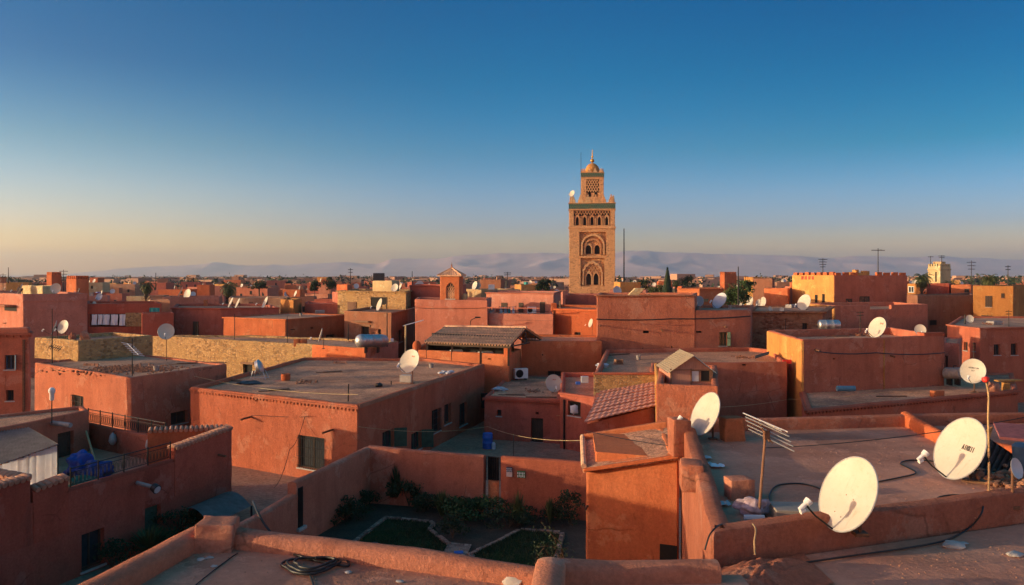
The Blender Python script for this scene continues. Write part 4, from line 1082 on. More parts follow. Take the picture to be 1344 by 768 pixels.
bk0, bk1_ = r0+Vector((.6, 3, -1.0)), r1+Vector((1.3, 2.6, -1.0))
pantiles(SHEL, bk0, bk1_, r1, r0, 31, 4, M['tilepale'], .055)
bm = nb(); add_tube(bm, [r0+Vector((0, 0, .05)), r1+Vector((0, 0, .05))], .11, 8); obj('ridge', bm, M['tilepale'], SHEL, 40)
bm = nb(); add_quadbox(bm, e0+Vector((.2, .25, -.22)), (e1-e0)-Vector((.3, 0, .0)), (0, .14, 0), (0, 0, .14)); obj('beam', bm, M['darkwood'], SHEL)
for f in (.03, .33, .66, .97):
    p = e0.lerp(e1, f)+Vector((0, .3, 0)); bm = nb(); add_box(bm, (p.x, p.y, zK-.78), (.14, .14, p.z-zK+.62)); obj('post', bm, M['darkwood'], SHEL)
bm = nb(); p, q = e0+Vector((.3, 2.4, 0)), e1+Vector((.2, 2.4, 0)); add_quadbox(bm, (p.x, p.y, zK-.78), (q.x-p.x, q.y-p.y, 0), (0, .12, 0), (0, 0, 1.9)); add_quadbox(bm, (e0.x+.15, e0.y+.2, zK-.78), (.12, 0, 0), (.4, 2.6, 0), (0, 0, p.z-zK+.6)); obj('shade_back_wall', bm, M['dark'], SHEL)  # near-black back and added side panel stand in for the shade inside
bm = nb()                                       # gable triangle of timber at the right end
a, b, c_ = e1+Vector((-.1, .2, -.1)), r1+Vector((-.1, 0, -.1)), bk1_+Vector((-.1, -.1, -.1))
add_tube(bm, [a, b], .06, 5); add_tube(bm, [b, c_], .06, 5); add_tube(bm, [a, c_], .06, 5); add_tube(bm, [b, (a+c_)/2], .05, 5); add_tube(bm, [a.lerp(b, .5), (a+c_)/2], .05, 5); obj('gable_truss', bm, M['darkwood'], SHEL)
bm = nb()
for k in range(4):
    p = e0.lerp(e1, .2+.17*k)+Vector((0, 1.2, 0)); add_box(bm, (p.x, p.y, zK-.78), (.9, .7, .72+.1*(k % 2)), .2*k, .03)
obj('stored_boxes', bm, M['dishgrey'], SHEL)

# court terrace and its rooms
CT = 2.55
ctp = [Q(636, 49.0), Q(736, 47.6), Q(740, 58.7), Q(684, 59.6), Q(660, 56.6)]
HC = house('low red courtyard house with dusty roof terrace, dark doorway and grey dish', ctp, CT+.1, 'deep', 'roof', .1, .25, step=.6,
           wins=[(0, 'darkdoor', 697, 549, 713, 600), (0, 'window', 652, 538, 658, 546), (0, 'vent', 703, 541, 707, 544)], trim=([0], .12, .14, .12, None))
HC2 = house('small red outbuilding with a white washed window jutting into the court', [Q(735, 46.4), Q(800, 44), Q(800, 56), Q(737, 56)], Z(514.5, 46.4), 'deep', 'roof', .35, .25, step=.6,
            wins=[(0, 'open', 745.5, 527, 762, 546)], trim=([0], .02, .12, .08, None))
bm = nb(); w_ = HC2.wp[0]; wbox(bm, w_, w_.u(740.5), w_.u(741.6), 0, HC2.h-.4, .0, .1); obj('drain_pipe', bm, M['iron'], HC2.root)
bm = nb(); u = w_.u(752); rock(bm, w_.at(u, Z(537, 46), -.12), (.22, .1, .32), 5, 2, .5); obj('white_bundle', bm, M['cloth'], HC2.root, 60)
cbw = house('tall red courtyard back wall with a small dark window, half in shadow', [Q(684, 60.2), Q(790, 59.6), Q(788, 66), Q(688, 67)], Z(447.5, 60), 'orange', 'roof', .2, .3, step=.8,
            wins=[(0, 'window', 719, 487, 736, 500, 'near'), (0, 'vent', 711, 465, 713, 467)])
# large rough wall house
hM = Z(388, 61.2)
HM2 = house('big windowless rough red wall with stepped top and a cable across it', [Q(783, 61.0), Q(912, 61.3), Q(915, 72), Q(786, 74)], hM, 'rough', 'roof', .25, .35, step=.7, amp=.07,
            wins=[(0, 'vent', 844, 434, 852, 437.5), (0, 'vent', 843, 456.5, 845, 458.5), (0, 'vent', 881, 454.5, 883, 457)], trim=None)
bm = nb(); w_ = HM2.wp[0]; wbox(bm, w_, -.1, 7.6, hM-.06, hM+.05, -.4, .12, .03); bmesh.ops.subdivide_edges(bm, edges=bm.edges[:], cuts=6, use_grid_fill=True)
for v in bm.verts: v.co += wob(v.co*2, .05)
obj('coping', bm, M['brown'], HM2.root, 50)
HM3 = house('lower right end of the big rough red wall with one green shuttered window', [Q(912.3, 61.32), Q(985.5, 62.0), Q(990, 72), Q(915.5, 72)], Z(407, 61.6), 'rough', 'roofgrey', .25, .35, step=.7, amp=.05,
            wins=[(0, 'green', 944, 436, 954, 454), (0, 'vent', 913.5, 434.5, 921.5, 437)])
for H_, e_, px, py in ((HM2, 0, 868, 433), (HM2, 0, 787, 427), (HM3, 0, 950, 428)): spout(H_, e_, px, py, .55, .05)
# roof with the stone front and the hut
NT = 4.5
HN = house('low red house with stone fronted corner and gravel roof below the rough wall', [P(780, 489, NT), P(860, 489, NT), Q(861, 50.4), P(1033, 475, NT), P(1016, 459, NT), Q(985, 61.6), P(795, 458.5, NT)], NT, 'red', 'gravel', .3, .3, step=.6,
           trim=([0], .0, .12, .10, None), wins=[(2, 'vent', 974, 478, 980, 480)])
w_ = HN.wp[0]; bm = nb(); wbox(bm, w_, -.02, 3.5, .1, NT-.13, -.1, .05, .02); obj('stone_facing', bm, M['stone'], HN.root)
# pink tiled lean-to
TLN = thing('tiled_lean_to', (Q(815, 42).x, 42, 0), 'pinkish clay tiled lean-to roof sloping down in front of the stone corner', 'lean-to')
t0, t1, t2, t3 = W(767, 555, 38.5), W(863, 532, 39.5), W(862.5, 500, 45.4), W(789, 513, 45.4)
M['tilepink'] = simple('pink_clay_tile', (.46, .20, .145), .85, var=.3, scale=2.5, bump=.2)
pantiles(TLN, t0, t1, t2, t3, 12, 9, M['tilepink'], .016, lift=.06)
bm = nb(); pl_ = [Vector((t0.x+.15, t0.y+.25)), Vector((t1.x-.1, t1.y+.25)), Vector((t2.x-.1, t2.y-.05)), Vector((t3.x-.3, t3.y-.05))]
b_ = [bm.verts.new((p.x, p.y, 0)) for p in pl_]; u_ = [bm.verts.new((p.x, p.y, t.z-.12)) for p, t in zip(pl_, (t0, t1, t2, t3))]
for k in range(4): bm.faces.new((b_[k], b_[(k+1) % 4], u_[(k+1) % 4], u_[k]))
bm.faces.new(list(reversed(b_))); bm.faces.new(u_); obj('wall', bm, M['deep'], TLN)
# block with the wooden pigeon hut on it
HP = house('rough fronted red block carrying the little gabled hut', [Q(862, 36.4), Q(943.5, 35.6), Q(941, 44), Q(866, 45)], Z(505, 36), 'rough', 'roof', .35, .3, step=.5, amp=.05)
bm = nb(); obj('parapet', ribbon([Q(861.5, 36.5)+Vector((.12, 0)), Q(859.5, 46)+Vector((.1, 0))], [5.05, 4.98], .26, 2.5, .4, .04), M['ochre'], HP.root, 45); bm.free()
HUT = thing('pigeon_hut', (Q(908, 39).x, 39.5, HP.roof_z), 'little gabled plank hut with a tin roof tinted sunlit yellow and two dark openings', 'hut')
hy = 38.4; zb_ = HP.roof_z; a, b = W(880, 487, hy), W(935, 487, hy+.1); pk = W(909.5, 467, hy)
ed = Vector((a.x, a.y, 0)); ew = Vector((b.x, b.y, 0)); wph = WallPlane(a.xy, b.xy, Vector((0, -1)))
def gable(y0, dy, name):
    bm = nb(); pts = [(a.x, zb_), (b.x, zb_), (b.x, b.z), (pk.x, pk.z), (a.x, a.z-.05)]
    f = [bm.verts.new((x, y0, z)) for x, z in pts]; g_ = [bm.verts.new((x, y0+dy, z)) for x, z in pts]
    for k in range(5): bm.faces.new((f[k], f[(k+1) % 5], g_[(k+1) % 5], g_[k]))
    bm.faces.new(list(reversed(f))); bm.faces.new(g_); bmesh.ops.recalc_face_normals(bm, faces=bm.faces[:]); return obj(name, bm, M['huttin'], HUT)
M['huttin'] = simple('pink_painted_boards', (.40, .19, .13), .85, var=.25, scale=3, bump=.25, stretch=(7, 7, .6))
gable(hy, 2.9, 'wall')
bm = nb(); wph2 = WallPlane(Vector((a.x, hy)), Vector((b.x, hy)), Vector((0, -1)))
for (p0, p1, q0, q1) in ((908, 917, 487, 500.5), (920, 931, 486.5, 500)):
    u0, u1, z0, z1 = wph2.rect(p0, q0, p1, q1); wbox(bm, wph2, u0, u1, z0, z1, .0, .012)
    o = obj('window', bm, M['dark'] if p0 > 910 else M['dishgrey'], HUT); bm = nb()
    for (s0, s1, t0_, t1_) in ((u0-.04, u0, z0-.04, z1+.04), (u1, u1+.04, z0-.04, z1+.04), (u0, u1, z1, z1+.04), (u0, u1, z0-.04, z0)): wbox(bm, wph2, s0, s1, t0_, t1_, 0, .03)
    obj('frame', bm, M['wood'], o); bm = nb()
bm.free()
bm = nb()
for p_ in (880.5, 907, 934): u = wph2.u(p_); wbox(bm, wph2, u-.035, u+.035, zb_, Z(484, hy), .0, .04)
u0, u1 = wph2.u(881), wph2.u(934); wbox(bm, wph2, u0, u1, Z(486, hy), Z(485, hy), .0, .035); obj('battens', bm, M['wood'], HUT)
for sgn, (e_, mat, nm) in enumerate(((a, M['tin'], 'roof'), (b, M['dishgrey'], 'roof'))):  # left slope coloured as if sunlit, right slope grey as if shaded
    bm = nb(); ov = 1.16; lo = pk.lerp(e_, ov); d = pk-lo
    n = 26; rows = []
    for yy in (-.25, 3.1):
        rows.append([bm.verts.new((lo.x+d.x*i/n, hy+yy, lo.z+d.z*i/n+.03+.018*math.cos(i*math.pi))) for i in range(n+1)])
    for i in range(n): bm.faces.new((rows[0][i], rows[0][i+1], rows[1][i+1], rows[1][i]))
    bmesh.ops.solidify(bm, geom=bm.faces[:], thickness=.03); obj(nm, bm, mat, HUT)

# ================= middle distance, right
L, N, Rr = Q(984, 66.5), Q(1080, 66.0), Q(1092, 78)
HW = house('red rubble house under a projecting dark roof slab', [L, N, Rr, Q(990, 78)], Z(408.5, 66), 'redstone', 'roof', .15, .3, step=.9,
           wins=[(0, 'window', 1053, 424, 1060, 434, 'near')], trim=([0, 1], .02, .14, .28, None))
L, N, Rr = P(1007, 433.5, 6.0), P(1053, 446, 6.0), P(1240, 440.5, 6.0)
HX = house('broad red house with bright yellow left side and big white dish on top', para(L, N, Rr), 6.0, 'red', 'roof', .55, .35, step=.6, amp=.06,
           wins=[(1, 'vent', 1093, 470, 1096, 472)])
bm = nb(); w_ = HX.wp[1]; u = w_.u(1160)
bm = nb(); w0_ = HX.wp[0]; wbox(bm, w0_, .02, (w0_.B-w0_.A).length-.03, 0, 5.93, -.1, .035); bmesh.ops.subdivide_edges(bm, edges=bm.edges[:], cuts=5, use_grid_fill=True); obj('plaster_and_sunlit_coat', bm, M['ochre'], HX.root)  # ochre on the sun-facing side alone puts its sunlit yellow into colour
bm = nb(); wbox(bm, w_, u-.04, u+.04, 2.6, 5.9, -.02, .05); obj('drain_pipe', bm, M['ochre'], HX.root)
bm = nb(); w_ = HX.wp[1]; wbox(bm, w_, w_.u(1213), (w_.B-w_.A).length, 5.95, 6.22, -.35, .0, .03); obj('upstand', bm, M['red'], HX.root)
spout(HX, 1, 1070, 459, .45, .06); spout(HX, 1, 1169, 467, .35, .06)
ZT = 2.75
L, N, Rr = P(1052, 514, ZT), P(1059, 537, ZT), P(1336, 512, ZT)
HZ = house('low red house with toothed roof edge and barred window behind the empty roof', [L, N, Rr, Q(1330, 60), Q(1075, 56)], ZT, 'red', 'roof', .12, .3, step=.6,
           trim=([1, 0], .06, .12, .14, .26))
wz = HZ.wp[1]; ow = nb(); ow.free()
house('low pinkish lean-to wall at the right edge of the toothed house', [Q(1300, 40), Q(1400, 42), Q(1400, 47), Q(1305, 46)], Z(573, 40), 'rose', 'terrace', .1, .2, step=.6)
HA = house('red house at the right edge with two dark windows and a sunlit corner strip', [Q(1243, 66.5), Q(1286, 62), Q(1420, 65), Q(1400, 80), Q(1260, 80)], Z(430.5, 62), 'red', 'roofgrey', .2, .3, step=.8,
           wins=[(0, 'window', 1265, 449, 1270, 460, 'near'), (0, 'window', 1277, 450, 1280.5, 461, 'near'), (1, 'window', 1304.5, 452, 1313, 466), (1, 'window', 1327, 451, 1335.5, 466)], trim=([0, 1], .0, .1, .08, None))
house('small purple grey lean-to with tiled edge under the red house', [Q(1238, 58), Q(1259, 57), Q(1263, 62), Q(1240, 63)], Z(451, 57), 'rose', 'roof', .1, .2, step=.8, wins=[(0, 'darkdoor', 1240, 467, 1244, 482)])
# castle-like yellow house
L, N, Rr = Q(1040, 104), Q(1095, 96), Q(1191, 99.5)
hB = Z(361.5, 96)
HBB = house('castle like yellow and red house with a notched battlement', para(L, N, Rr), hB, 'red', 'roof', .5, .35, step=1.0,
            wins=[(1, 'window', 1110, 392, 1118, 400, 'near'), (1, 'window', 1128, 389, 1141, 400, 'near')])
bm = nb()
for e_, n in ((0, 7), (1, 9)):
    w_ = HBB.wp[e_]; Lw = (w_.B-w_.A).length
    for k in range(n):
        if e_ == 1 and k in (3, 4): continue
        u = Lw*(k+.5)/n; wbox(bm, w_, u-Lw/n*.32, u+Lw/n*.32, hB-.05, hB+.32+.1*random.random(), -.35, .0, .03)
obj('battlement', bm, M['orange'], HBB.root)
bm = nb(); w0_ = HBB.wp[0]; wbox(bm, w0_, .02, (w0_.B-w0_.A).length-.03, 0, hB+.02, -.1, .04); coat_ = obj('plaster_and_sunlit_coat', bm, M['ochre'], HBB.root)  # yellow of the sunlit face put into colour over the red wall
for (p0, p1, q0, q1) in ((1070, 1073.5, 387, 400), (1079.5, 1083, 386, 400)):
    u0, u1, z0, z1 = w0_.rect(p0, q0, p1, q1); bm = nb(); wbox(bm, w0_, u0, u1, z0, z1, .03, .055); obj('window', bm, M['dark'], HBB.root)
bm = nb(); w_ = HBB.wp[0]
for k in range(4): u0, u1, z0, z1 = w_.rect(1052+4.6*k, 362.5, 1055+4.6*k, 367); wbox(bm, w_, u0, u1, z0, z1, -.03, .055)
obj('vents', bm, M['deep'], HBB.root)
bm = nb(); w_ = HBB.wp[1]
for k in range(9):
    p = w_.at(w_.u(1126+3*k), hB-.4+random.random()*.3, -.9-random.random()); add_box(bm, p, (.6, .5, .5+.5*random.random()), random.random(), .03)
obj('parapet_blocks', bm, M['ochre'], HBB.root)
L, N, Rr = Q(1060, 88), Q(1095, 80), Q(1218, 83.5)
HCC = house('red house below the castle like house with a notch cut in its parapet', para(L, N, Rr), Z(401, 80), 'red', 'roof', .5, .35, step=.9)
bm = nb(); w0_ = HCC.wp[0]; wbox(bm, w0_, .02, (w0_.B-w0_.A).length-.03, 0, Z(401, 80)-.06, -.1, .04); obj('plaster_and_sunlit_coat', bm, M['ochre'], HCC.root)  # ochre laid on the left face as its sunlight; the front stays red
cut = nb(); w_ = HCC.wp[1]; u0, u1, z0, z1 = w_.rect(1142, 398, 1170, 406); wbox(cut, w_, u0, u1, z0, z1+2, -.6, .4); cut_wall(HCC.wall, HCC.root, cut)
house('bare brown rubble house with an ochre sunlit end', [Q(1190, 96), Q(1204, 91), Q(1279, 93), Q(1275, 104)], Z(387.5, 92), 'brown', 'roof', .25, .3, step=1.0, wins=[(1, 'open', 1220, 420, 1229, 427, 'near')])
HEE = house('ochre house with two dark openings half covered by shadow', [Q(1277, 84), Q(1330, 82), Q(1400, 97), Q(1340, 100)], Z(375.5, 82), 'ochre', 'roof', .25, .3, step=.9,
            wins=[(0, 'darkdoor', 1293, 388, 1302, 403, 'near'), (0, 'window', 1314, 385, 1318, 391, 'near'), (0, 'open', 1288, 414, 1302, 423, 'near')])
house('orange low house with a notched wall behind the brown rubble house', [Q(1248, 112), Q(1275, 110), Q(1277, 118), Q(1250, 119)], Z(374, 111), 'orange', 'roof', .3, .3, step=1.4, wins=[(0, 'window', 1266, 379, 1272, 384)])
house('red house with sloping grey lid behind the castle like house', [Q(1216, 114), Q(1246, 113), Q(1249, 120), Q(1219, 122)], Z(372.5, 113), 'deep', 'roofgrey', .3, .3, step=1.4)
house('small yellow house with a white grille left of the palm', [Q(1191, 110), Q(1208, 108), Q(1212, 114), Q(1194, 116)], Z(372.5, 109), 'ochre', 'roof', .3, .3, step=1.4, wins=[(0, 'white', 1192.5, 376, 1200, 384)])
# watch towers
def tower(label, pxs, Y, pyt, wall, band=True):
    a, b, c = pxs; h = Z(pyt, Y)
    H = house(label, [Q(a, Y+(b-a)*Y/F*1.0), Q(b, Y), Q(c, Y+(c-b)*Y/F*.9), Q(a+(c-b), Y+(c-a)*Y/F)], h, wall, 'roof', .4, .35, step=1.5, name='watch_tower', cat='tower')
    bm = nb()
    for e_ in (0, 1):
        w_ = H.wp[e_]; L = (w_.B-w_.A).length; n = 5
        for k in range(n): wbox(bm, w_, L*(k+.2)/n, L*(k+.8)/n, h-.05, h+.45, -.35, 0)
        if band: wbox(bm, w_, -.05, L+.05, h-.75, h-.5, -.05, .08)
    obj('battlement', bm, M['sand'] if wall == 'sand' else M[wall], H.root); return H
tw = tower('pale yellow square watch tower with masts and a white band near the top', (1217.5, 1234, 1248), 150, 349.5, 'sand')
bm = nb(); w_ = tw.wp[0]; u0, u1, z0, z1 = w_.rect(1227.5, 357, 1229.5, 370); wbox(bm, w_, u0, u1, z0, z1, -.02, .02); obj('slit', bm, M['dark'], tw.root)
bm = nb(); add_box(bm, (tw.c.x, tw.c.y, tw.h-.4), (1.6, 1.6, 1.3), .6, .05); obj('stair_head', bm, M['sand'], tw.root)
tower('small orange and red tower with a stub on its top beyond the round tree', (944.5, 951, 967), 150, 360, 'orange', False)
tower('yellow house tower with a dark doorway near the round tree', (976, 988, 1002), 140, 367, 'ochre', False)
tower('small square tower of red plaster near the left edge', (61, 68, 81), 120, 361, 'orange', False)
tower('plain dark red block tower with an orange left half near the left edge', (87, 100, 117), 115, 366, 'orange', False)
house('orange house with long cornice behind the big rough wall', [Q(890, 95), Q(918, 93), Q(950, 94.5), Q(948, 104), Q(892, 104)], Z(379, 93), 'orange', 'roof', .25, .3, step=1.2, trim=([0, 1], 0, .12, .12, None), wins=[(0, 'vent', 922, 392, 930, 396)])
house('orange stub house at the left of the long cornice', [Q(889, 100), Q(895, 99), Q(897, 103), Q(891, 104)], Z(376, 99), 'orange', 'roof', .2, .25, step=1.2)
house('ochre low house beyond the red rubble house', [Q(1003, 104), Q(1034, 101), Q(1040, 108), Q(1008, 111)], Z(379, 102), 'orange', 'roof', .25, .3, step=1.3)
house('dark brown block with flat top between the yellow tower and castle like house', [Q(988, 128), Q(1014, 126), Q(1017, 134), Q(990, 137)], Z(365.5, 127), 'brown', 'roof', .25, .3, step=1.5)
# ================= minaret
M['brick'] = rubble('minaret_stone', (.62, .33, .155), (.68, .375, .18), 3.0, (.58, .31, .15))
M['trim'] = plaster('minaret_trim', (.68, .38, .18), drip=.2)
M['sebka'] = plaster('carved_stone', (.64, .335, .155), drip=.2)
M['zellij'] = simple('green_zellij', (.025, .095, .065), .35, var=.3, scale=8)
M['gilt'] = simple('gilded_copper', (.60, .30, .05), .35, .6, var=.25, scale=3)
M['domep'] = plaster('dome_plaster', (.52, .25, .07), drip=.3)
MY = 157.0; mc = Q(777, MY+4.5); ang = math.atan2(-mc.x, mc.y)
front = Vector((math.sin(ang), -math.cos(ang)))  # faces the camera
front = Vector((-mc.x, -mc.y)).normalized(); side = Vector((-front.y, front.x))
def square(c, half): return [c-side*half+front*half, c+side*half+front*half, c+side*half-front*half, c-side*half-front*half]
MIN = thing('minaret', (mc.x, mc.y, 0), 'tall square stone minaret with carved arches, green tile bands and gilded dome', 'minaret')
zt = lambda py: Z(py, MY)
half = 60/F*MY/2; top_z = zt(266)
poly = square(mc, half)
if not ccw(poly): poly.reverse()
bm, _ = loft_wall(poly, top_z, 0, top_z-.8, .5, 3.0, .03); shaft = obj('shaft', bm, M['brick'], MIN, 32)
def plane(c, half, k):
    n = [front, side, -front, -side][k]; e = [side, -front, -side, front][k]
    return WallPlane(c-e*half+n*half, c+e*half+n*half, n)
m_px = MY/F
def px_u(px): return (px-747)*m_px           # picture column to metres along the face
shaft_cut = nb()
for k in (0, 1, 3):
    wp = plane(mc, half, k)
    for (a, b, c, d) in ((760.5, 795.5, 304.5, 336), (762, 793, 339, 376)):
        wbox(shaft_cut, wp, px_u(a), px_u(b), zt(d), zt(c), -.55, .3)
    wbox(shaft_cut, wp, px_u(753), px_u(801), zt(296), zt(276), -.45, .3)
    wbox(shaft_cut, wp, px_u(774.5), px_u(779), zt(391), zt(384), -.5, .3)
cut_wall(shaft, MIN, shaft_cut)
for k in (0, 1, 3):
    wp = plane(mc, half, k)
    bm = nb(); wbox(bm, wp, px_u(747)-.12, px_u(807)+.12, zt(300), zt(297.5), -.3, .14); wbox(bm, wp, px_u(747)-.12, px_u(807)+.12, zt(275.5), zt(274.2), -.3, .14)
    wbox(bm, wp, px_u(747)-.1, px_u(807)+.1, zt(267), zt(265.8), -.3, .16); wbox(bm, wp, px_u(759.6), px_u(796.5), zt(338.5), zt(336.4), -.3, .08)
    obj('string_course', bm, M['trim'], MIN)
    # glazed band with a chequer of pale lozenges
    bm = nb(); wbox(bm, wp, px_u(747)-.02, px_u(807)+.02, zt(274), zt(267.2), -.2, .06); band = obj('tile_band', bm, M['zellij'], MIN)
    bm = nb(); n = 26
    for i in range(n):
        for j in range(3):
            u = px_u(747)+(i+.5+(j % 2)*.5)*60*m_px/n; z = zt(274)+(j+.5)/3*(zt(267.2)-zt(274)); r = .055
            if u > px_u(807)-.05: continue
            wpoly(bm, wp, u, z, [(-r, 0), (0, -r*1.4), (r, 0), (0, r*1.4)], .055, .075)
    obj('lozenges', bm, M['trim'], band)
    # blind gallery of five arches
    w = 48*m_px/5; zb, zh = zt(295.5), zt(276.5)
    for i in range(5):
        uc = px_u(753)+w*(i+.5); ww = w*.56; hh = (zh-zb)
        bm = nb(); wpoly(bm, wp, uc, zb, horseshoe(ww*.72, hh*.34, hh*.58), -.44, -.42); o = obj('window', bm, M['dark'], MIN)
        bm = nb(); warch_band(bm, wp, uc, zb, horseshoe(ww*1.18, hh*.34, hh*.74), horseshoe(ww*.72, hh*.34, hh*.58), -.42, -.12); obj('arch', bm, M['sebka'], o)
        bm = nb(); wbox(bm, wp, uc-w/2-.09, uc-w/2+.09, zb, zb+hh*.5, -.42, -.05); wbox(bm, wp, uc-w/2-.14, uc-w/2+.14, zb+hh*.36, zb+hh*.42, -.42, -.02); obj('column', bm, M['sebka'], o)
    bm = nb(); wbox(bm, wp, px_u(753.3), px_u(800.7), zb+(zh-zb)*.66, zh-.05, -.449, -.41); obj('panel', bm, M['dark'], MIN)  # dark sheet puts shade into the gallery lattice holes
    bm = nb()
    for i in range(13):
        for j in range(2):
            u = px_u(753)+48*m_px*(i+.5*(j % 2)+.25)/13; z = zb+(zh-zb)*(.70+.16*j)
            warch_band(bm, wp, u, z, arch_pts(.60, .1, .56), arch_pts(.36, .1, .38), -.40, -.08)
    obj('interlace', bm, M['sebka'], MIN)
    # upper panel: great horseshoe arch over twin windows
    uc = px_u(778); zb = zt(334.5)
    bm = nb(); H_ = zt(308)-zb; Wd = 31*m_px
    warch_band(bm, wp, uc, zb, horseshoe(Wd, H_*.45, H_*1.03), horseshoe(Wd*.86, H_*.45, H_*.93), -.54, -.02); pa = obj('arch', bm, M['trim'], MIN)
    bm = nb(); warch_band(bm, wp, uc, zb, horseshoe(Wd*.72, H_*.40, H_*.82), horseshoe(Wd*.62, H_*.40, H_*.74, 7), -.54, -.16); obj('lobed_arch', bm, M['sebka'], pa)
    for s in (-1, 1):
        bm = nb(); wpoly(bm, wp, uc+s*.85, zb+.2, horseshoe(1.05, 1.0, 1.75), -.55, -.50); o = obj('window', bm, M['dark'], MIN)
        bm = nb(); warch_band(bm, wp, uc+s*.85, zb+.15, horseshoe(1.55, 1.0, 2.2, 5), horseshoe(1.05, 1.0, 1.75), -.54, -.28); obj('arch', bm, M['sebka'], o)
    bm = nb()
    for sx in (-1, 1):
        for i in range(7): wpoly(bm, wp, uc+sx*(Wd*.5-.16-.32*(i % 3)), zt(306.3)-.35*(i//3)-.1, [(-.1, 0), (0, -.12), (.1, 0), (0, .12)], -.54, -.38)
    obj('carved_spandrel', bm, M['sebka'], pa)
    # lower panel: lobed pointed arch with interlace
    uc = px_u(777.5); zb = zt(374.5); H_ = zt(341)-zb; Wd = 27*m_px
    bm = nb(); o_, i_ = [], []
    for (L_, sc, hs) in ((o_, 1.0, .97), (i_, .84, .85)):
        pts = arch_pts(Wd*sc, H_*.42, H_*hs, 14); n = len(pts)
        for q, (x, y) in enumerate(pts):
            if 1 < q < n-2: kk = 1+.07*math.cos(q*math.pi/2); x *= kk; y = H_*.42+(y-H_*.42)*(1+.05*math.cos(q*math.pi/2))
            L_.append((x, y))
    warch_band(bm, wp, uc, zb, o_, i_, -.54, -.12); pb = obj('arch', bm, M['trim'], MIN)
    for s in (-1, 1):
        bm = nb(); wpoly(bm, wp, uc+s*.72, zb+.1, arch_pts(.95, 1.35, 2.3), -.55, -.50); o = obj('window', bm, M['dark'], MIN)
        bm = nb(); warch_band(bm, wp, uc+s*.72, zb+.05, arch_pts(1.4, 1.4, 2.8), arch_pts(.95, 1.35, 2.3), -.54, -.28); obj('arch', bm, M['sebka'], o)
    bm = nb()
    for j in range(4):
        for i in range(5):
            u = uc+(i-2+.5*(j % 2))*.62; z = zb+2.3+j*.5
            if abs(u-uc) < Wd*.42*(1-j*.2): warch_band(bm, wp, u, z, arch_pts(.60, .1, .6), arch_pts(.38, .1, .42), -.54, -.30)
    obj('interlace', bm, M['sebka'], pb)
    bm = nb(); wbox(bm, wp, px_u(775), px_u(778.5), zt(390.5), zt(384.5), -.49, -.45); obj('window', bm, M['dark'], MIN)
    # stepped merlons
    n = 6
    for i in range(n):
        u = 60*m_px*(i+.5)/n
        if k != 0 and i in (0, n-1): continue
        bm = nb(); wbox(bm, wp, u-.50, u+.50, top_z-.05, top_z+.65, -.5, -.02, .04); wbox(bm, wp, u-.30, u+.30, top_z+.6, top_z+1.15, -.46, -.06, .05); wbox(bm, wp, u-.13, u+.13, top_z+1.1, top_z+1.6, -.40, -.12, .04)
        obj('merlon', bm, M['trim'], MIN)
# lantern storey
lh = 30/F*MY/2; lz = zt(224.5); lc = mc+side*0-front*0.0
lc = Vector((mc.x+(777.5-777)*m_px, mc.y))
poly = square(lc, lh)
if not ccw(poly): poly.reverse()
bm, _ = loft_wall(poly, lz, top_z-1.0, lz-.5, .3, 2.0, .02); lan = obj('lantern', bm, M['brick'], MIN, 32)
cutl = nb()
for k in (0, 1, 3):
    wp = plane(lc, lh, k); wbox(cutl, wp, lh*.46, lh*1.6, zt(257), zt(233.5), -.28, .3)
cut_wall(lan, MIN, cutl); lan.parent = MIN
for k in (0, 1, 3):
    wp = plane(lc, lh, k); uc = lh*1.03
    bm = nb(); wbox(bm, wp, -.04, 2*lh+.04, zt(230.3), zt(225), -.15, .06); b_ = obj('tile_band', bm, M['zellij'], lan)
    bm = nb()
    for i in range(13):
        for j in range(2): wpoly(bm, wp, 2*lh*(i+.35+.3*j)/13, zt(230.3)+(j+.5)/2*.75, [(-.06, 0), (0, -.1), (.06, 0), (0, .1)], .055, .075)
    obj('lozenges', bm, M['trim'], b_)
    bm = nb(); wbox(bm, wp, -.1, 2*lh+.1, zt(224.9), zt(224), -.2, .12); wbox(bm, wp, -.08, 2*lh+.08, zt(231.3), zt(230.6), -.2, .08); obj('string_course', bm, M['trim'], lan)
    for s in (-1, 1):
        bm = nb(); wpoly(bm, wp, uc+s*.62, zt(256.5), arch_pts(.55, .55, 1.0), -.28, -.24); obj('window', bm, M['dark'], lan)
    bm = nb(); wbox(bm, wp, lh*.47, lh*1.59, zt(251), zt(233.8), -.279, -.25); obj('panel', bm, M['dark'], lan)  # dark backing stands in for shade behind the lantern lattice
    bm = nb()
    for j in range(5):
        for i in range(5):
            u = uc+(i-2+.5*(j % 2)-.25)*.5; z = zt(250.5)+j*.47
            warch_band(bm, wp, u, z, arch_pts(.54, .08, .54), arch_pts(.30, .08, .34), -.24, -.02)
    obj('interlace', bm, M['sebka'], lan)
    for i in range(4):
        u = 2*lh*(i+.5)/4; bm = nb(); wbox(bm, wp, u-.36, u+.36, lz-.05, lz+.38, -.3, -.02, .03); wbox(bm, wp, u-.17, u+.17, lz+.34, lz+.80, -.27, -.05, .05); obj('merlon', bm, M['trim'], lan)
bm = nb(); R_ = 10.4*m_px; z0 = zt(223.5)
add_lathe(bm, (lc.x, lc.y, lz-.4), [(R_*.96, 0), (R_*.98, .5)]+[(R_*math.cos(a)*(1.0), .5+(zt(210)-lz-.1)*math.sin(a)) for a in [k*math.pi/2/10 for k in range(1, 10)]]+[(.12, .55+zt(210)-lz-.1)], 28)
dome = obj('dome', bm, M['domep'], MIN, 40)
bm = nb(); z1 = zt(210.3)
def ball(bm, r, z): add_lathe(bm, (lc.x, lc.y, z), [(r*math.sin(a)+.01, -r*math.cos(a)) for a in [k*math.pi/8 for k in range(9)]], 14)
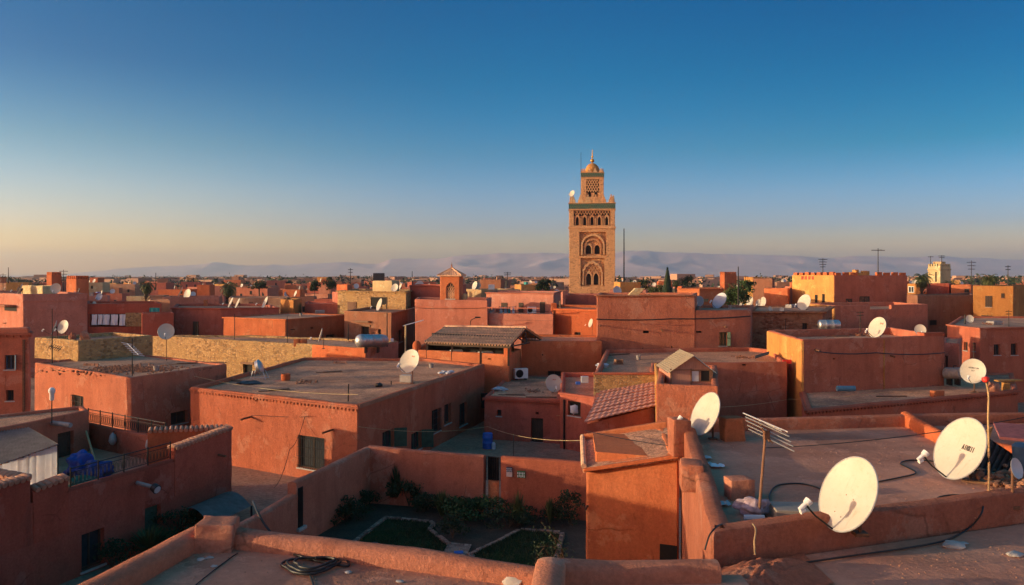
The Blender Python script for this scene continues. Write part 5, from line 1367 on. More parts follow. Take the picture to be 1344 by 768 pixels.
add_lathe(bm, (lc.x, lc.y, z1-.2), [(.16, 0), (.1, .4), (.07, 2.6), (.03, 3.0)], 8); ball(bm, .40, z1+.55); ball(bm, .22, z1+1.35); ball(bm, .14, z1+1.95); ball(bm, .09, z1+2.45)
obj('finial', bm, M['gilt'], dome, 50)
bm = nb(); p = lc-side*(lh+.02)+front*lh*.9; add_tube(bm, [(p.x, p.y, top_z), (p.x, p.y, zt(197))], .06, 6, .03); obj('pole', bm, M['iron'], MIN)
# ================= satellite dishes
def unit_dish():
    bm = nb(); nr, na = 7, 36; front_, back = [], []
    for lay, dz in ((front_, 0), (back, -.022)):
        for j in range(1, nr+1):
            r = .5*j/nr; lay.append([bm.verts.new((r*math.cos(a), r*1.06*math.sin(a), .36*(r*r-.25)+dz)) for a in [2*math.pi*k/na for k in range(na)]])
    c0 = bm.verts.new((0, 0, -.09)); c1 = bm.verts.new((0, 0, -.112))
    for k in range(na):
        k2 = (k+1) % na
        bm.faces.new((c0, front_[0][k], front_[0][k2])); bm.faces.new((c1, back[0][k2], back[0][k]))
        for j in range(nr-1):
            bm.faces.new((front_[j][k], front_[j+1][k], front_[j+1][k2], front_[j][k2])); bm.faces.new((back[j][k2], back[j+1][k2], back[j+1][k], back[j][k]))
        bm.faces.new((front_[-1][k], back[-1][k], back[-1][k2], front_[-1][k2]))
    me = bpy.data.meshes.new('reflector'); bm.to_mesh(me); bm.free()
    for p in me.polygons: p.use_smooth = True
    me.set_sharp_from_angle(angle=R(35)); return me
def unit_rim():
    bm = nb(); pts = [(.503*math.cos(a), .503*1.06*math.sin(a), -.008) for a in [2*math.pi*k/40 for k in range(41)]]
    add_tube(bm, pts, .013, 6, cap=False); me = bpy.data.meshes.new('rim'); bm.to_mesh(me); bm.free(); return me
def unit_arm():
    bm = nb(); add_tube(bm, [(0, -.53, -.03), (0, -.46, .34), (0, -.36, .60)], .013, 6); add_tube(bm, [(0, -.53, -.03), (0, -.2, -.13)], .012, 5)
    me = bpy.data.meshes.new('feed_arm'); bm.to_mesh(me); bm.free(); return me
def unit_feed():
    bm = nb(); add_tube(bm, [(0, -.36, .56), (0, -.30, .535)], .052, 12, .06); add_tube(bm, [(0, -.47, .62), (0, -.36, .565)], .034, 10); add_tube(bm, [(0, -.50, .59), (0, -.44, .54)], .03, 8)
    me = bpy.data.meshes.new('feed_horn'); bm.to_mesh(me); bm.free()
    for p in me.polygons: p.use_smooth = True
    me.set_sharp_from_angle(angle=R(40)); return me
def unit_bracket():
    bm = nb(); add_box(bm, (0, 0, -.20), (.2, .22, .09), 0, .01); add_box(bm, (0, 0, -.24), (.08, .3, .08), 0, .01)
    me = bpy.data.meshes.new('bracket'); bm.to_mesh(me); bm.free(); return me
UD, UR, UA, UF, UB = unit_dish(), unit_rim(), unit_arm(), unit_feed(), unit_bracket()
def finish(me, mat):
    me2 = me.copy(); me2.materials.append(mat); return me2
DW, DG = finish(UD, M['dish']), finish(UD, M['dishgrey'])
RIM_W = finish(UR, M['dishrim']); ARM = finish(UA, M['iron']); FEED = finish(UF, M['whiteplastic']); BRK = finish(UB, M['rust'])
def dish(px, py, Y, hpx, az, el, base_z, label, group=None, grey=False, feed=True, roll=-4.0):
    """centre at a picture point and distance; az: turned left of the camera, el: tilted up"""
    c = W(px, py, Y)
    n = Vector((-math.sin(R(az))*math.cos(R(el)), -math.cos(R(az))*math.cos(R(el)), math.sin(R(el))))
    vw = (c-Vector((0, 0, CAMZ))).normalized(); su = (Vector((0, 0, 1))-vw*vw.z).normalized(); D = hpx*Y/F/(1.04*math.sqrt(max(.1, 1-n.dot(su)**2)))
    rgt = Vector((0, 0, 1)).cross(n).normalized(); up = n.cross(rgt)
    m = Matrix((rgt, up, n)).transposed().to_4x4()
    if roll: m = m @ Matrix.Rotation(R(roll), 4, 'Z')
    mast = c-n*.24*D
    rt = thing('satellite_dish', (mast.x, mast.y, base_z), label, 'satellite dish', group)
    base = rt.location.copy()
    T = Matrix.Translation(c-base) @ m @ Matrix.Diagonal((D, D, D, 1))
    parts = [('reflector', DG if grey else DW), ('rim', RIM_W), ('bracket', BRK)]+([('feed_arm', ARM), ('feed_horn', FEED)] if feed else [])
    res = {}
    for nm, me in parts:
        o = bpy.data.objects.new(nm, me); COL.objects.link(o); o.parent = rt; o.matrix_local = T; res[nm] = o
    bm = nb(); r = max(.022, D*.025); add_tube(bm, [(mast.x, mast.y, min(base_z, mast.z-.2)), (mast.x, mast.y, mast.z+.08*D)], r, 8)
    if base_z > mast.z-1.5: add_box(bm, (mast.x, mast.y, base_z-.02), (r*7, r*7, .05))
    obj('mast', bm, M['rust'], rt, 40)
    return rt, T, res
# writing printed on reflectors: letters of thin raised strokes following the bowl
GLY = {'A': [((0, 0), (.5, 1)), ((.5, 1), (1, 0)), ((.2, .4), (.8, .4))], 'P': [((0, 0), (0, 1)), ((0, 1), (.9, 1)), ((.9, 1), (.9, .5)), ((.9, .5), (0, .5))],
       'H': [((0, 0), (0, 1)), ((1, 0), (1, 1)), ((0, .5), (1, .5))], 'X': [((0, 0), (1, 1)), ((0, 1), (1, 0))], 'I': [((.5, 0), (.5, 1))],
       'R': [((0, 0), (0, 1)), ((0, 1), (.9, 1)), ((.9, 1), (.9, .55)), ((.9, .55), (0, .5)), ((.4, .5), (1, 0))], 'N': [((0, 0), (0, 1)), ((0, 1), (1, 0)), ((1, 0), (1, 1))],
       'E': [((0, 0), (0, 1)), ((0, 1), (1, 1)), ((0, .5), (.8, .5)), ((0, 0), (1, 0))], 'T': [((.5, 0), (.5, 1)), ((0, 1), (1, 1))], 'M': [((0, 0), (0, 1)), ((0, 1), (.5, .4)), ((.5, .4), (1, 1)), ((1, 1), (1, 0))],
       'O': [((0, 0), (0, 1)), ((0, 1), (1, 1)), ((1, 1), (1, 0)), ((1, 0), (0, 0))], 'S': [((0, 0), (1, 0)), ((1, 0), (1, .5)), ((1, .5), (0, .5)), ((0, .5), (0, 1)), ((0, 1), (1, 1))], 'U': [((0, 1), (0, 0)), ((0, 0), (1, 0)), ((1, 0), (1, 1))],
       'B': [((0, 0), (0, 1)), ((0, 1), (.9, .95)), ((.9, .95), (.8, .5)), ((.8, .5), (0, .5)), ((.8, .5), (1, .1)), ((1, .1), (0, 0))]}
def lettering(res, T, text, x0, y0, h, mat, wgt=.16, pitch=.85):
    bm = nb(); par = res['reflector']
    for i, ch in enumerate(text):
        for (a, b) in GLY.get(ch, []):
            pa = Vector((x0+(i+a[0]*.62)*h*pitch, y0+a[1]*h, 0)); pb = Vector((x0+(i+b[0]*.62)*h*pitch, y0+b[1]*h, 0))
            d = (pb-pa); e = d.normalized(); nn = Vector((-e.y, e.x, 0))*h*wgt/2
            for p in (pa, pb): p.z = .36*(p.x*p.x+p.y*p.y/1.12-.25)+.0025
            add_quadbox(bm, pa-nn-e*h*wgt*.4, (pb-pa)+e*h*wgt*.8, nn*2, (0, 0, .003))
    me = bpy.data.meshes.new('lettering'); bm.to_mesh(me); bm.free(); me.materials.append(mat)
    o = bpy.data.objects.new('lettering', me); COL.objects.link(o); o.parent = par; return o
M['ink'] = simple('faded_dark_ink', (.05, .045, .04), .7, var=.4, scale=30)
M['redink'] = simple('faded_red_ink', (.45, .10, .06), .7, var=.4, scale=30)
def holes(res, pts, r=.008):
    bm = nb()
    for x, y in pts: add_lathe(bm, (x, y, .36*(x*x+y*y/1.12-.25)+.001), [(r, 0), (r*.5, .004)], 8)
    me = bpy.data.meshes.new('bolt_heads'); bm.to_mesh(me); bm.free(); me.materials.append(M['rust'])
    o = bpy.data.objects.new('bolt_heads', me); COL.objects.link(o); o.parent = res['reflector']
fz = RF+.01
rt, T, res = dish(1112, 648, 11.55, 95, 72, 25, fz, 'big white dish at the low front parapet, feed horn on a black arm'); holes(res, [(-.10, -.02), (.05, -.04), (-.14, -.30), (.0, -.33)], .010)
rt, T, res = dish(1259, 588, 14.6, 79, 77, 25, fz, 'big white dish with dark lettering beside the thin red tipped pole'); lettering(res, T, 'AIHXII', -.04, .015, .075, M['ink'], .22, .62); holes(res, [(-.06, -.02)])
dish(925, 543, 18.3, 55, 71, 25, fz, 'narrow looking white dish at the far left corner of the empty roof', feed=True)
rt, T, res = dish(537, 474, 46.5, 30, 32, 24, 3.72, 'cream dish on a concrete block near the corner of the wide pale roof'); lettering(res, T, 'TRIAX', .0, .22, .05, M['redink'], .2, .7)
rt, T, res = dish(727, 503, 50.5, 22, -12, 18, CT, 'grey white dish in shade on the courtyard roof terrace', grey=False); lettering(res, T, 'AMTEN', -.06, .2, .06, M['redink'], .2, .7)
rt, T, res = dish(1151, 429.5, 54.0, 26, 66, 22, 5.5, 'white dish with red lettering on the broad red house roof'); lettering(res, T, 'TRIAX', .04, .2, .07, M['redink'], .2, .7)
rt, T, res = dish(1277, 487, 50.0, 31, 43, 14, 2.72, 'round cream dish facing us with small dark print and shaded lower edge'); lettering(res, T, 'AUTOMATION'.replace('', ''), -.2, .12, .05, M['ink'], .2, .8); lettering(res, T, 'SAT', -.08, .0, .05, M['ink'], .2, .9)
dish(218, 435, 52.5, 20, -20, 20, 4.4, 'pale blue grey dish in front of the long rubble wall')
dish(70.5, 430, 56.0, 18, 62, 20, HG.roof_z, 'narrow turned dish, left of the touching pair on the stone roof room')
dish(82.5, 429, 55.6, 17, 18, 18, HG.roof_z, 'round grey dish, right of the touching pair on the stone roof room')
dish(420, 440, 62.5, 18, 76, 16, H3.roof_z, 'thin edge-on white dish left of the silver water tank')
dish(497.5, 400, 84.0, 16, 62, 18, HI.roof_z, 'bright cream dish before the ochre upper house')
dish(518, 377.5, 86, 10, 25, 18, HU.roof_z, 'blue grey dish at the corner of the cream tank box')
dish(1055, 397, 72, 21, 64, 20, HW.roof_z, 'white dish with a dark feed on the roof slab of the red rubble house')
dish(1026, 406.5, 69, 6, 20, 15, HW.roof_z, 'tiny cream dish on the roof slab edge of the red rubble house')
dish(1011, 405.5, 70, 6, -20, 15, HW.roof_z, 'tiny blue grey dish lying on the red rubble house roof')
dish(1208, 433, 57, 14, 15, 20, 5.5, 'small white dish half hidden by the broad red house parapet')
dish(1273, 418.5, 72, 10, 5, 15, HA.roof_z, 'grey dish beside a white post on the right edge house roof')
dish(775, 424, 69, 11, 70, 15, 2.0, 'small edge-on white dish fixed beside the big rough wall')
dish(916.5, 395.5, 70, 14, 20, 20, HM3.roof_z, 'blue dish behind the step of the big rough wall', grey=True)
dish(944, 394.5, 71, 20, 58, 30, HM3.roof_z, 'large grey dish leaning back on the lower end of the rough wall', grey=True)
dish(984, 396.5, 84, 14, 72, 14, HW.roof_z, 'thin white dish leaning at the right of the round tree')
dish(1000.5, 397, 80, 14, 68, 14, HW.roof_z, 'white dish tilted behind the red rubble house roof edge')
dish(750.5, 254, 152.5, 8, 45, 20, top_z-.5, 'small white dish clamped to the upper left corner of the minaret')
for k, (px, py, Y, h, az, lab) in enumerate(((302.5, 397, 92, 13, 62, 'left of two leaning dishes on the long dark red house'), (311.5, 398, 91, 13, 62, 'right of two leaning dishes on the long dark red house'), (347.5, 397, 91, 15, 60, 'cream leaning dish at the right end of the long dark red house'))):
    dish(px, py, Y, h, az, 24, HH.roof_z, lab, 'leaning dishes on the long red house')
dish(26, 379.5, 82, 14, 64, 22, HF.roof_z, 'tall narrow white dish at the front edge of the tall plain house')
dish(73, 378.5, 81, 13, -10, 12, HF.roof_z, 'mauve grey dish beside the box room on the tall plain house')
dish(1335, 615, 12.9, 26, -30, 16, fz, 'pale green grey dish lying in the junk at the right edge', grey=True)
dish(1, 440, 50, 18, 70, 25, hE-.2, 'white dish cut by the left edge above the toothed cornice')
dish(103, 381.5, 89, 6, 60, 20, HK.roof_z, 'tiny white dish right of the tall plain house')
dish(130, 389.5, 87, 9, 10, 20, HK.roof_z, 'small blue dish on the laundry house roof', grey=True)
dish(124, 398, 84, 5, -60, 15, HK.roof_z, 'tiny dish at the parapet of the laundry house')

# ================= everyday clutter on the flat roofs
def item(kind, px, py, H, label, rz=None, s=1.0):
    z = H.roof_z; c = P(px, py, z); rz = random.uniform(-.6, .6) if rz is None else rz; bm = nb()
    if kind == 'brick stack':
        for k in range(int(14*s)): add_box(bm, (c.x+.24*(k % 4)+random.uniform(-.02, .02), c.y+.13*((k//4) % 2), z+.075*(k//8)), (.21, .10, .07), random.uniform(-.06, .06), .006)
        m = M['tile']
    elif kind == 'pipe': add_tube(bm, [(c.x, c.y, z+.04), (c.x+1.9*s*math.cos(rz), c.y+1.9*s*math.sin(rz), z+.04)], .035, 8); m = M['rust']
    elif kind == 'plank': add_box(bm, (c.x, c.y, z+.005), (1.7*s, .18, .04), rz, .006); add_box(bm, (c.x+.2, c.y+.1, z+.047), (1.2*s, .16, .035), rz+.2, .006); m = M['wood']
    elif kind == 'bucket': add_lathe(bm, (c.x, c.y, z), [(.13*s, 0), (.17*s, .30*s), (.18*s, .31*s), (.15*s, .31*s), (.12*s, .05)], 14); m = M['sheet']
    elif kind == 'crate':
        for k in range(3): add_box(bm, (c.x, c.y, z+.11*k), (.5*s, .36*s, .08), rz, .008)
        for a in (-.2, .2): add_box(bm, (c.x+a*s, c.y, z), (.05, .38*s, .32), rz)
        m = M['wood']
    elif kind == 'rag heap': rock(bm, (c.x, c.y, z+.08), (.42*s, .3*s, .16*s), px, 3, .6); m = M['dishgrey']
    elif kind == 'rubble heap':
        for k in range(45): q = random.uniform(.03, .10)*s; rock(bm, (c.x+random.gauss(0, .32)*s, c.y+random.gauss(0, .28)*s, z+.03+.12*random.random()**2), (q, q*.8, q*.6), k, 1)
        m = M['brown']
    elif kind == 'chimney': add_box(bm, (c.x, c.y, z-.02), (.42*s, .42*s, .75*s), rz, .03); add_box(bm, (c.x, c.y, z+.70*s), (.5*s, .5*s, .07), rz, .015); m = M['orange']
    elif kind == 'skylight': add_box(bm, (c.x, c.y, z-.02), (1.0*s, .8*s, .32), rz, .03); add_box(bm, (c.x, c.y, z+.29), (.84*s, .64*s, .03), rz, .01); m = M['sheet']
    o = top(kind.replace(' ', '_'), bm, m, label, kind)
    if kind == 'rubble heap': tag(o, kind='stuff')
    return o
for a in (('pipe', 300, 500, HL, 'rusty pipe lying near the left edge of the wide pale roof'), ('plank', 432, 489, HL, 'weathered planks in the middle of the wide pale roof'), ('bucket', 566, 483, HL, 'tin bucket near the right edge of the wide pale roof'), ('brick stack', 440, 477, HL, 'clay bricks stacked at the back of the wide pale roof'), ('rubble heap', 402, 502, HL, 'sparse rubble on the wide pale roof'), ('rag heap', 585, 491, HL, 'grey rags by the right parapet of the wide pale roof'), ('plank', 360, 513, HL, 'dark planks at the front of the wide pale roof'),
          ('plank', 240, 478, HM, 'dark planks at the back of the orange house roof'), ('plank', 282, 477, HM, 'short dark boards at the right of the orange house roof'), ('bucket', 205, 487, HM, 'small tin bucket on the orange house roof'), ('brick stack', 112, 480, HM, 'bricks stacked at the left of the orange house roof'),
          ('rag heap', 655, 513, HC, 'pale rags at the left of the courtyard roof terrace'), ('rubble heap', 700, 514, HC, 'rubble strewn on the courtyard roof terrace'), ('plank', 672, 519, HC, 'planks lying on the courtyard roof terrace'), ('pipe', 690, 522, HC, 'rusty pipe at the front of the courtyard roof terrace'),
          ('rubble heap', 975, 470, HN, 'reddish rubble on the gravel roof'), ('bucket', 838, 472, HN, 'tin bucket on the gravel roof behind the hut'), ('pipe', 800, 467, HN, 'pipe laid across the left end of the gravel roof'), ('crate', 812, 478, HN, 'wooden crate in the shaded corner of the gravel roof'), ('rag heap', 790, 482, HN, 'rags in the shaded corner of the gravel roof'),
          ('rubble heap', 1128, 441, HX, 'rubble beside the dish on the broad red house'), ('crate', 1172, 439, HX, 'wooden crate by the dish on the broad red house'), ('plank', 1100, 442, HX, 'planks on the left of the broad red house roof'), ('rag heap', 1138, 439, HX, 'grey rags by the dish on the broad red house'),
          ('pipe', 1150, 521, HZ, 'pipe lying on the toothed house roof'), ('rubble heap', 1215, 506, HZ, 'loose rubble at the foot of the broad red house'), ('plank', 1290, 516, HZ, 'boards near the right end of the toothed house roof'), ('crate', 1325, 505, HZ, 'crate at the right end of the toothed house roof'),
          ('rubble heap', 468, 449, H3, 'rubble beside the silver water tank'), ('chimney', 345, 441, H3, 'square plaster chimney on the long low house'), ('pipe', 430, 444, H3, 'rusty pipe on the long low house'), ('skylight', 420, 411, H2, 'low sheet covered skylight on the square red house'), ('bucket', 395, 415, H2, 'tin bucket on the square red house roof'),
          ('chimney', 270, 402, HH, 'chimney at the left of the long dark red house'), ('crate', 330, 400, HH, 'crate between the leaning dishes'), ('skylight', 1040, 404, HW, 'low sheet skylight on the red rubble house'), ('rubble heap', 1300, 426, HA, 'rubble on the right edge house roof'), ('skylight', 1305, 426, HA, 'low skylight on the right edge house roof'), ('bucket', 958, 405, HM3, 'bucket on the lower end of the rough wall house')):
    item(*a)
# laundry on the courtyard roof and behind the tower
def laundry(pts, names, n, mats, label, group):
    a, b = W(*pts[0]), W(*pts[1]); bm = nb(); add_tube(bm, [a, a.lerp(b, .5)-Vector((0, 0, .10)), b], .012, 4); top('clothes_line', bm, M['plastic'], 'clothes line '+label, 'clothes line')
    for q, nm in ((a, 'left'), (b, 'right')): bm = nb(); add_tube(bm, [(q.x, q.y, names), (q.x, q.y, q.z+.05)], .03, 5); top('clothes_post', bm, M['rust'], ('thicker' if nm == 'left' else 'thinner')+' post of the clothes line '+label, 'post')
    for k in range(n):
        f0 = (k+.15)/n; f1 = (k+.15+random.uniform(.45, .75))/n; p, q = a.lerp(b, f0), a.lerp(b, f1); L = random.uniform(.5, .95); bm = nb(); rows = []
        for s in range(6): rows.append([bm.verts.new(p.lerp(q, i/6)+Vector((0, .03*math.sin(i*1.5+s*.6+k), -L*s/5-.06))) for i in range(7)])
        for r0, r1 in zip(rows, rows[1:]):
            for i in range(6): bm.faces.new((r0[i], r0[i+1], r1[i+1], r1[i]))
        top('laundry', bm, M[mats[k % len(mats)]], ['leftmost', 'second', 'third', 'fourth', 'fifth'][k]+' garment on the clothes line '+label, 'laundry', group, 60)
laundry(((655, 402, 79.8), (677, 402, 79.2)), HJ2.roof_z, 4, ['cloth', 'dishgrey', 'teal', 'cloth'], 'on the pink roof terrace', 'garments on the pink terrace')
laundry(((1120, 415, 76), (1150, 415, 75.5)), 3, 3, ['cloth', 'blue', 'cloth'], 'beyond the broad red house', 'garments beyond the broad red house') if False else None
# ================= things on the empty roof and foreground terrace
def tube_thing(name, pts, r, mat, label, cat, n=6, group=None):
    bm = nb(); add_tube(bm, pts, r, n); return top(name, bm, mat, label, cat, group, 60)
def smooth_path(pts, k=8):
    pts = [Vector(p) for p in pts]; out = []
    for i in range(len(pts)-1):
        p0, p1, p2, p3 = pts[max(i-1, 0)], pts[i], pts[i+1], pts[min(i+2, len(pts)-1)]
        for j in range(k):
            t = j/k; out.append(.5*((2*p1)+(p2-p0)*t+(2*p0-5*p1+4*p2-p3)*t*t+(3*p1-p0-3*p2+p3)*t**3))
    return out+[pts[-1]]
def wire(pts, r, label, sag=.3, mat='plastic', name='overhead_wire', group=None):
    out = []
    for a, b in zip(pts, pts[1:]):
        a, b = W(*a), W(*b)
        for k in range(14):
            f = k/14; p = a.lerp(b, f); p.z -= sag*4*f*(1-f); out.append(p)
    out.append(W(*pts[-1])); bm = nb(); add_tube(bm, out, r, 4); return top(name, bm, M[mat], label, 'wire', group)
# yagi grid antenna on a wooden pole
AN = thing('tv_antenna', (P(995, 688, RF).x, 12.4, RF), 'television aerial of parallel rods on a wooden pole on the empty roof', 'antenna')
ay = 12.4; b = W(995, 690, ay); t = W(1004, 577, ay)
bm = nb(); add_tube(bm, [b, t], .024, 8, .02); obj('pole', bm, M['wood'], AN, 40)
bm = nb(); b0 = W(997, 556, ay+.1); b1 = W(1010, 580, ay-.1); add_tube(bm, [b0, b1], .016, 6); add_tube(bm, [t, t.lerp(b0, .5)+Vector((.02, 0, .05))], .02, 6)
add_tube(bm, [W(1000, 562, ay), W(1014, 582, ay)], .012, 6); obj('boom', bm, M['rust'], AN, 40)
for k, (xa, ya, xb, yb) in enumerate(((975, 542, 1034, 567), (978, 547, 1036, 573), (979, 552, 1038, 580), (980.5, 558, 1041, 586), (982, 563, 1042.5, 592.5), (996, 552, 1026, 566))):
    bm = nb(); add_tube(bm, [W(xa, ya, ay+.12), W(xb, yb, ay-.12)], .010, 6); obj('rod', bm, M['dishrim'] if k else M['whiteplastic'], AN)
bm = nb(); add_box(bm, W(1006, 577, ay-.05), (.10, .05, .14), .3, .01); obj('junction_box', bm, M['rust'], AN)
# thin pole with a red tip
RP = thing('marker_pole', W(1297, 655, 13.0), 'thin crooked pale pole with a red tip at the front parapet', 'pole')
bm = nb(); add_tube(bm, smooth_path([W(1297.5, 656, 13.0), W(1298, 600, 13.0), W(1297, 550, 13.0), W(1297.5, 520, 13.02), W(1294.5, 502, 13.0)]), .018, 7, .014); obj('pole', bm, M['sand'], RP, 60)
bm = nb(); c = W(1293.5, 498, 13.0); rock(bm, c, (.055, .05, .05), 3, 2, .3); obj('red_tip', bm, simple('red_paint', (.62, .03, .015), .5), RP, 60)
bm = nb(); add_tube(bm, smooth_path([W(1297, 652, 12.95), W(1299, 660, 12.9), W(1296, 667, 12.85)]), .012, 5); obj('wire_tie', bm, M['wood'], RP)
# box, rag bag, ruin block
bm = nb(); c = P(1056, 686, RF); add_box(bm, (c.x, c.y+.28, RF), (.78, .50, .17), -.08, .015); top('flat_crate', bm, simple('dusty_plywood', (.28, .23, .18), .85, var=.2), 'flat dusty box lying behind the front parapet', 'box')
bm = nb(); c = P(988, 676, RF); rock(bm, (c.x, c.y, RF+.12), (.24, .16, .15), 4, 4, .35); o = top('stone_bag', bm, simple('mauve_rag', (.34, .25, .27), .9, var=.45, scale=14, bump=.8), 'lumpy mauve sack beside the wooden aerial pole', 'sack', None, 60)
bm = nb(); c = P(981, 660, RF); add_box(bm, (c.x-.05, c.y+.3, RF), (.42, .34, .34), .1, .015); bmesh.ops.subdivide_edges(bm, edges=bm.edges[:], cuts=3, use_grid_fill=True)
for v in bm.verts: v.co += wob(v.co*6, .02)
top('masonry_block', bm, M['adobe'], 'worn plaster block behind the mauve sack', 'block', None, 50)
bm = nb(); c = P(985, 684, RF); add_tube(bm, [(c.x-.1, c.y, RF+.05), (c.x+.2, c.y-.05, RF+.06)], .05, 8); top('plastic_bottle', bm, M['dishgrey'], 'crumpled pale bottle lying in front of the mauve sack', 'bottle')
for k, (px, py, lab) in enumerate(((925, 603, 'flattened pale scrap nearest the left block of the empty roof'), (941, 614, 'white paper scrap on the empty roof floor'), (947, 664, 'grey crumpled rag by the left parapet of the empty roof'), (925, 611, 'small dark and white litter scrap by the left parapet'))):
    bm = nb(); c = P(px, py, RF); bmesh.ops.create_grid(bm, x_segments=6, y_segments=4, size=.5)
    for v in bm.verts: v.co = Vector((c.x+v.co.x*.26, c.y+v.co.y*.22, RF+.04+.05*abs(mnoise.noise(Vector((v.co.x*5+k*3, v.co.y*5, k))))))
    bmesh.ops.solidify(bm, geom=bm.faces[:], thickness=.006); top('litter', bm, M['dishgrey'] if k != 1 else M['cloth'], lab, 'litter', 'scraps on the empty roof')
def floor_cable(pix, z, r, label, group=None):
    pts = smooth_path([Vector((*P(a, b_, z+.0), z+r+.003+(c_ if False else 0))) for a, b_ in pix]); bm = nb(); add_tube(bm, pts, r, 6)
    return top('cable', bm, M['plastic'], label, 'cable', group, 60)
floor_cable([(1010, 664), (1011, 648), (1022, 638), (1050, 636), (1075, 642), (1100, 655)], RF, .014, 'black cable looping from the sack to the front dish')
floor_cable([(1150, 634), (1180, 628), (1202, 622), (1190, 614), (1182, 609), (1196, 605), (1230, 607), (1260, 612)], RF, .014, 'black cable winding between the two big dishes')
floor_cable([(1229, 660), (1232, 654), (1250, 651), (1275, 652), (1293, 654)], RF, .014, 'black cable loop at the foot of the red tipped pole')
floor_cable([(1008, 666), (1018, 680), (1022, 688)], RF, .016, 'short black hose beside the flat box')
floor_cable([(1000, 664), (1003, 676), (1013, 686)], RF, .010, 'thin dark hose end by the sack')
bm = nb(); pts = smooth_path([W(1291, 660, 12.75), W(1287, 676, 12.5)]+[Vector((*P(a, b_, 6.0), 6.03)) for a, b_ in ((1270, 697), (1240, 712), (1190, 722), (1120, 732), (1045, 743))]); add_tube(bm, pts, .014, 6); top('cable', bm, M['plastic'], 'long black cable running down the parapet and along its foot', 'cable', None, 60)
bm = nb(); add_tube(bm, smooth_path([W(948, 688, 11.0), W(940, 692, 10.75), W(931, 703, 10.65), W(925, 722, 10.6)]), .012, 6); top('cable', bm, M['plastic'], 'short black cable draped over the corner parapet', 'cable', None, 60)
bm = nb(); add_tube(bm, smooth_path([W(988, 688, 10.95), W(992, 695, 10.72), W(990, 712, 10.6), W(991, 728, 10.55)]), .012, 6); top('rope', bm, M['sand'], 'frayed pale rope hanging over the front parapet', 'rope', None, 60)
# coil of hose on the terrace
coil = []
for k in range(70):
    a = k*.30; rr = .40-.20*(k/70)+.05*math.sin(k*.9); c = P(411, 745, TL); coil.append(Vector((c.x+rr*math.cos(a)*(1+.1*math.sin(k*.23)), c.y+rr*.8*math.sin(a), TL+.02+.0009*k)))
lead = [W(332, 658, 11.9), W(338, 672, 11.35), W(350, 692, 11.2)]+[Vector((*P(a, b_, TL), TL+.02)) for a, b_ in ((372, 718), (392, 732))]
tail = [Vector((*P(a, b_, TL), TL+.02)) for a, b_ in ((440, 735), (462, 724))]+[W(480, 716.5, 10.6), W(494, 713, 10.75), W(500, 722, 11.0)]
bm = nb(); add_tube(bm, smooth_path(lead+coil[::2]+tail, 6), .016, 6); top('hose', bm, M['plastic'], 'coiled black hose on the foreground terrace trailing over the wall', 'hose', None, 60)
floor_cable([(250, 775), (270, 758), (300, 735), (312, 727)], TL, .007, 'thin pale cord on the foreground terrace floor')
floor_cable([(405, 752), (408, 760), (412, 772)], TL, .014, 'loose hose end below the coil')
for k, (px, py, s, lab) in enumerate(((333, 715, .07, 'flat white stone by the coiled hose wall'), (275, 733, .05, 'small white pebble near the pillar'), (281, 744, .045, 'tiny pale pebble below the pillar'), (264, 735, .06, 'pale chip near the broken pillar'), (457, 752, .05, 'round white pebble right of the coiled hose'), (525, 764, .05, 'white pebble at the bottom edge'), (680, 765, .2, 'rounded pale stone at the foot of the wall end'), (1252, 718, .16, 'flat grey tile chip on the lower terrace floor'), (1265, 714, .06, 'small pebble right of the grey tile chip'), (1332, 730, .12, 'pale stick of wood on the lower terrace at the right'), (1012, 750, .05, 'small stone at the foot of the mound'), (917, 758, .04, 'tiny pebble under the low wall'))):
    zf = TL if px < 1000 else TF; bm = nb(); c = P(px, py, TL if px < 1000 else TF); rock(bm, (c.x, c.y, zf+s*.2), (s, s*.8, s*.3 if s < .2 else s*.7), k, 2, .3); top('pebble' if s < .2 else 'stone', bm, M['concrete'], lab, 'stone', 'stones on the terrace', 50)
bm = nb()
for k in range(900):
    px, py, zf = random.choice([(random.uniform(190, 930), random.uniform(705, 790), TL), (random.uniform(1040, 1344), random.uniform(700, 790), TF), (random.uniform(920, 1300), random.uniform(555, 690), RF)])
    c = P(px, py, zf)
    if zf == TL and (c.y > 10.9-(max(0, c.x+3.5))*.38 or c.x < -4.1+.05*(c.y-9) or (c.x > .1 and c.y > 9.6)): continue
    if zf == TF and (c.y > 10.3+.36*(c.x-2.7) or c.x < 3): continue
    s = random.uniform(.004, .014); rock(bm, (c.x, c.y, zf+.004), (s, s, s*.6), k, 1)
o = top('gravel', bm, M['roof'], 'loose pebbles and grit on the terrace floors', 'gravel'); tag(o, kind='stuff')
# junk at the right edge
def slab(name, p0, ex, ey, ez, mat, label, cat, group=None, bev=.01):
    bm = nb(); add_quadbox(bm, p0, ex, ey, ez, bev); return top(name, bm, mat, label, cat, group)
JK = thing('corrugated_panel', W(1300, 640, 15.0), 'dark ribbed metal panel leaning in the junk at the right edge', 'panel')
jy = 14.9; a, b_, c_, d_ = W(1277, 628, jy), W(1302, 646, jy-.2), W(1333, 600, jy+.5), W(1297, 576, jy+.6)
bm = nb(); n = 40; g = []
for j in range(2):
    row = []
    for i in range(n+1):
        f = i/n; p = (a.lerp(b_, f) if j == 0 else d_.lerp(c_, f)); q = .035*(1 if (i//4) % 2 else -1)
        row.append(bm.verts.new(p+Vector((-.3*q, -q, .5*q))))
    g.append(row)
for i in range(n): bm.faces.new((g[0][i], g[0][i+1], g[1][i+1], g[1][i]))
bmesh.ops.solidify(bm, geom=bm.faces[:], thickness=.012); obj('sheet', bm, simple('sooty_sheet', (.11, .09, .08), .7, .1, var=.5, scale=4), JK)
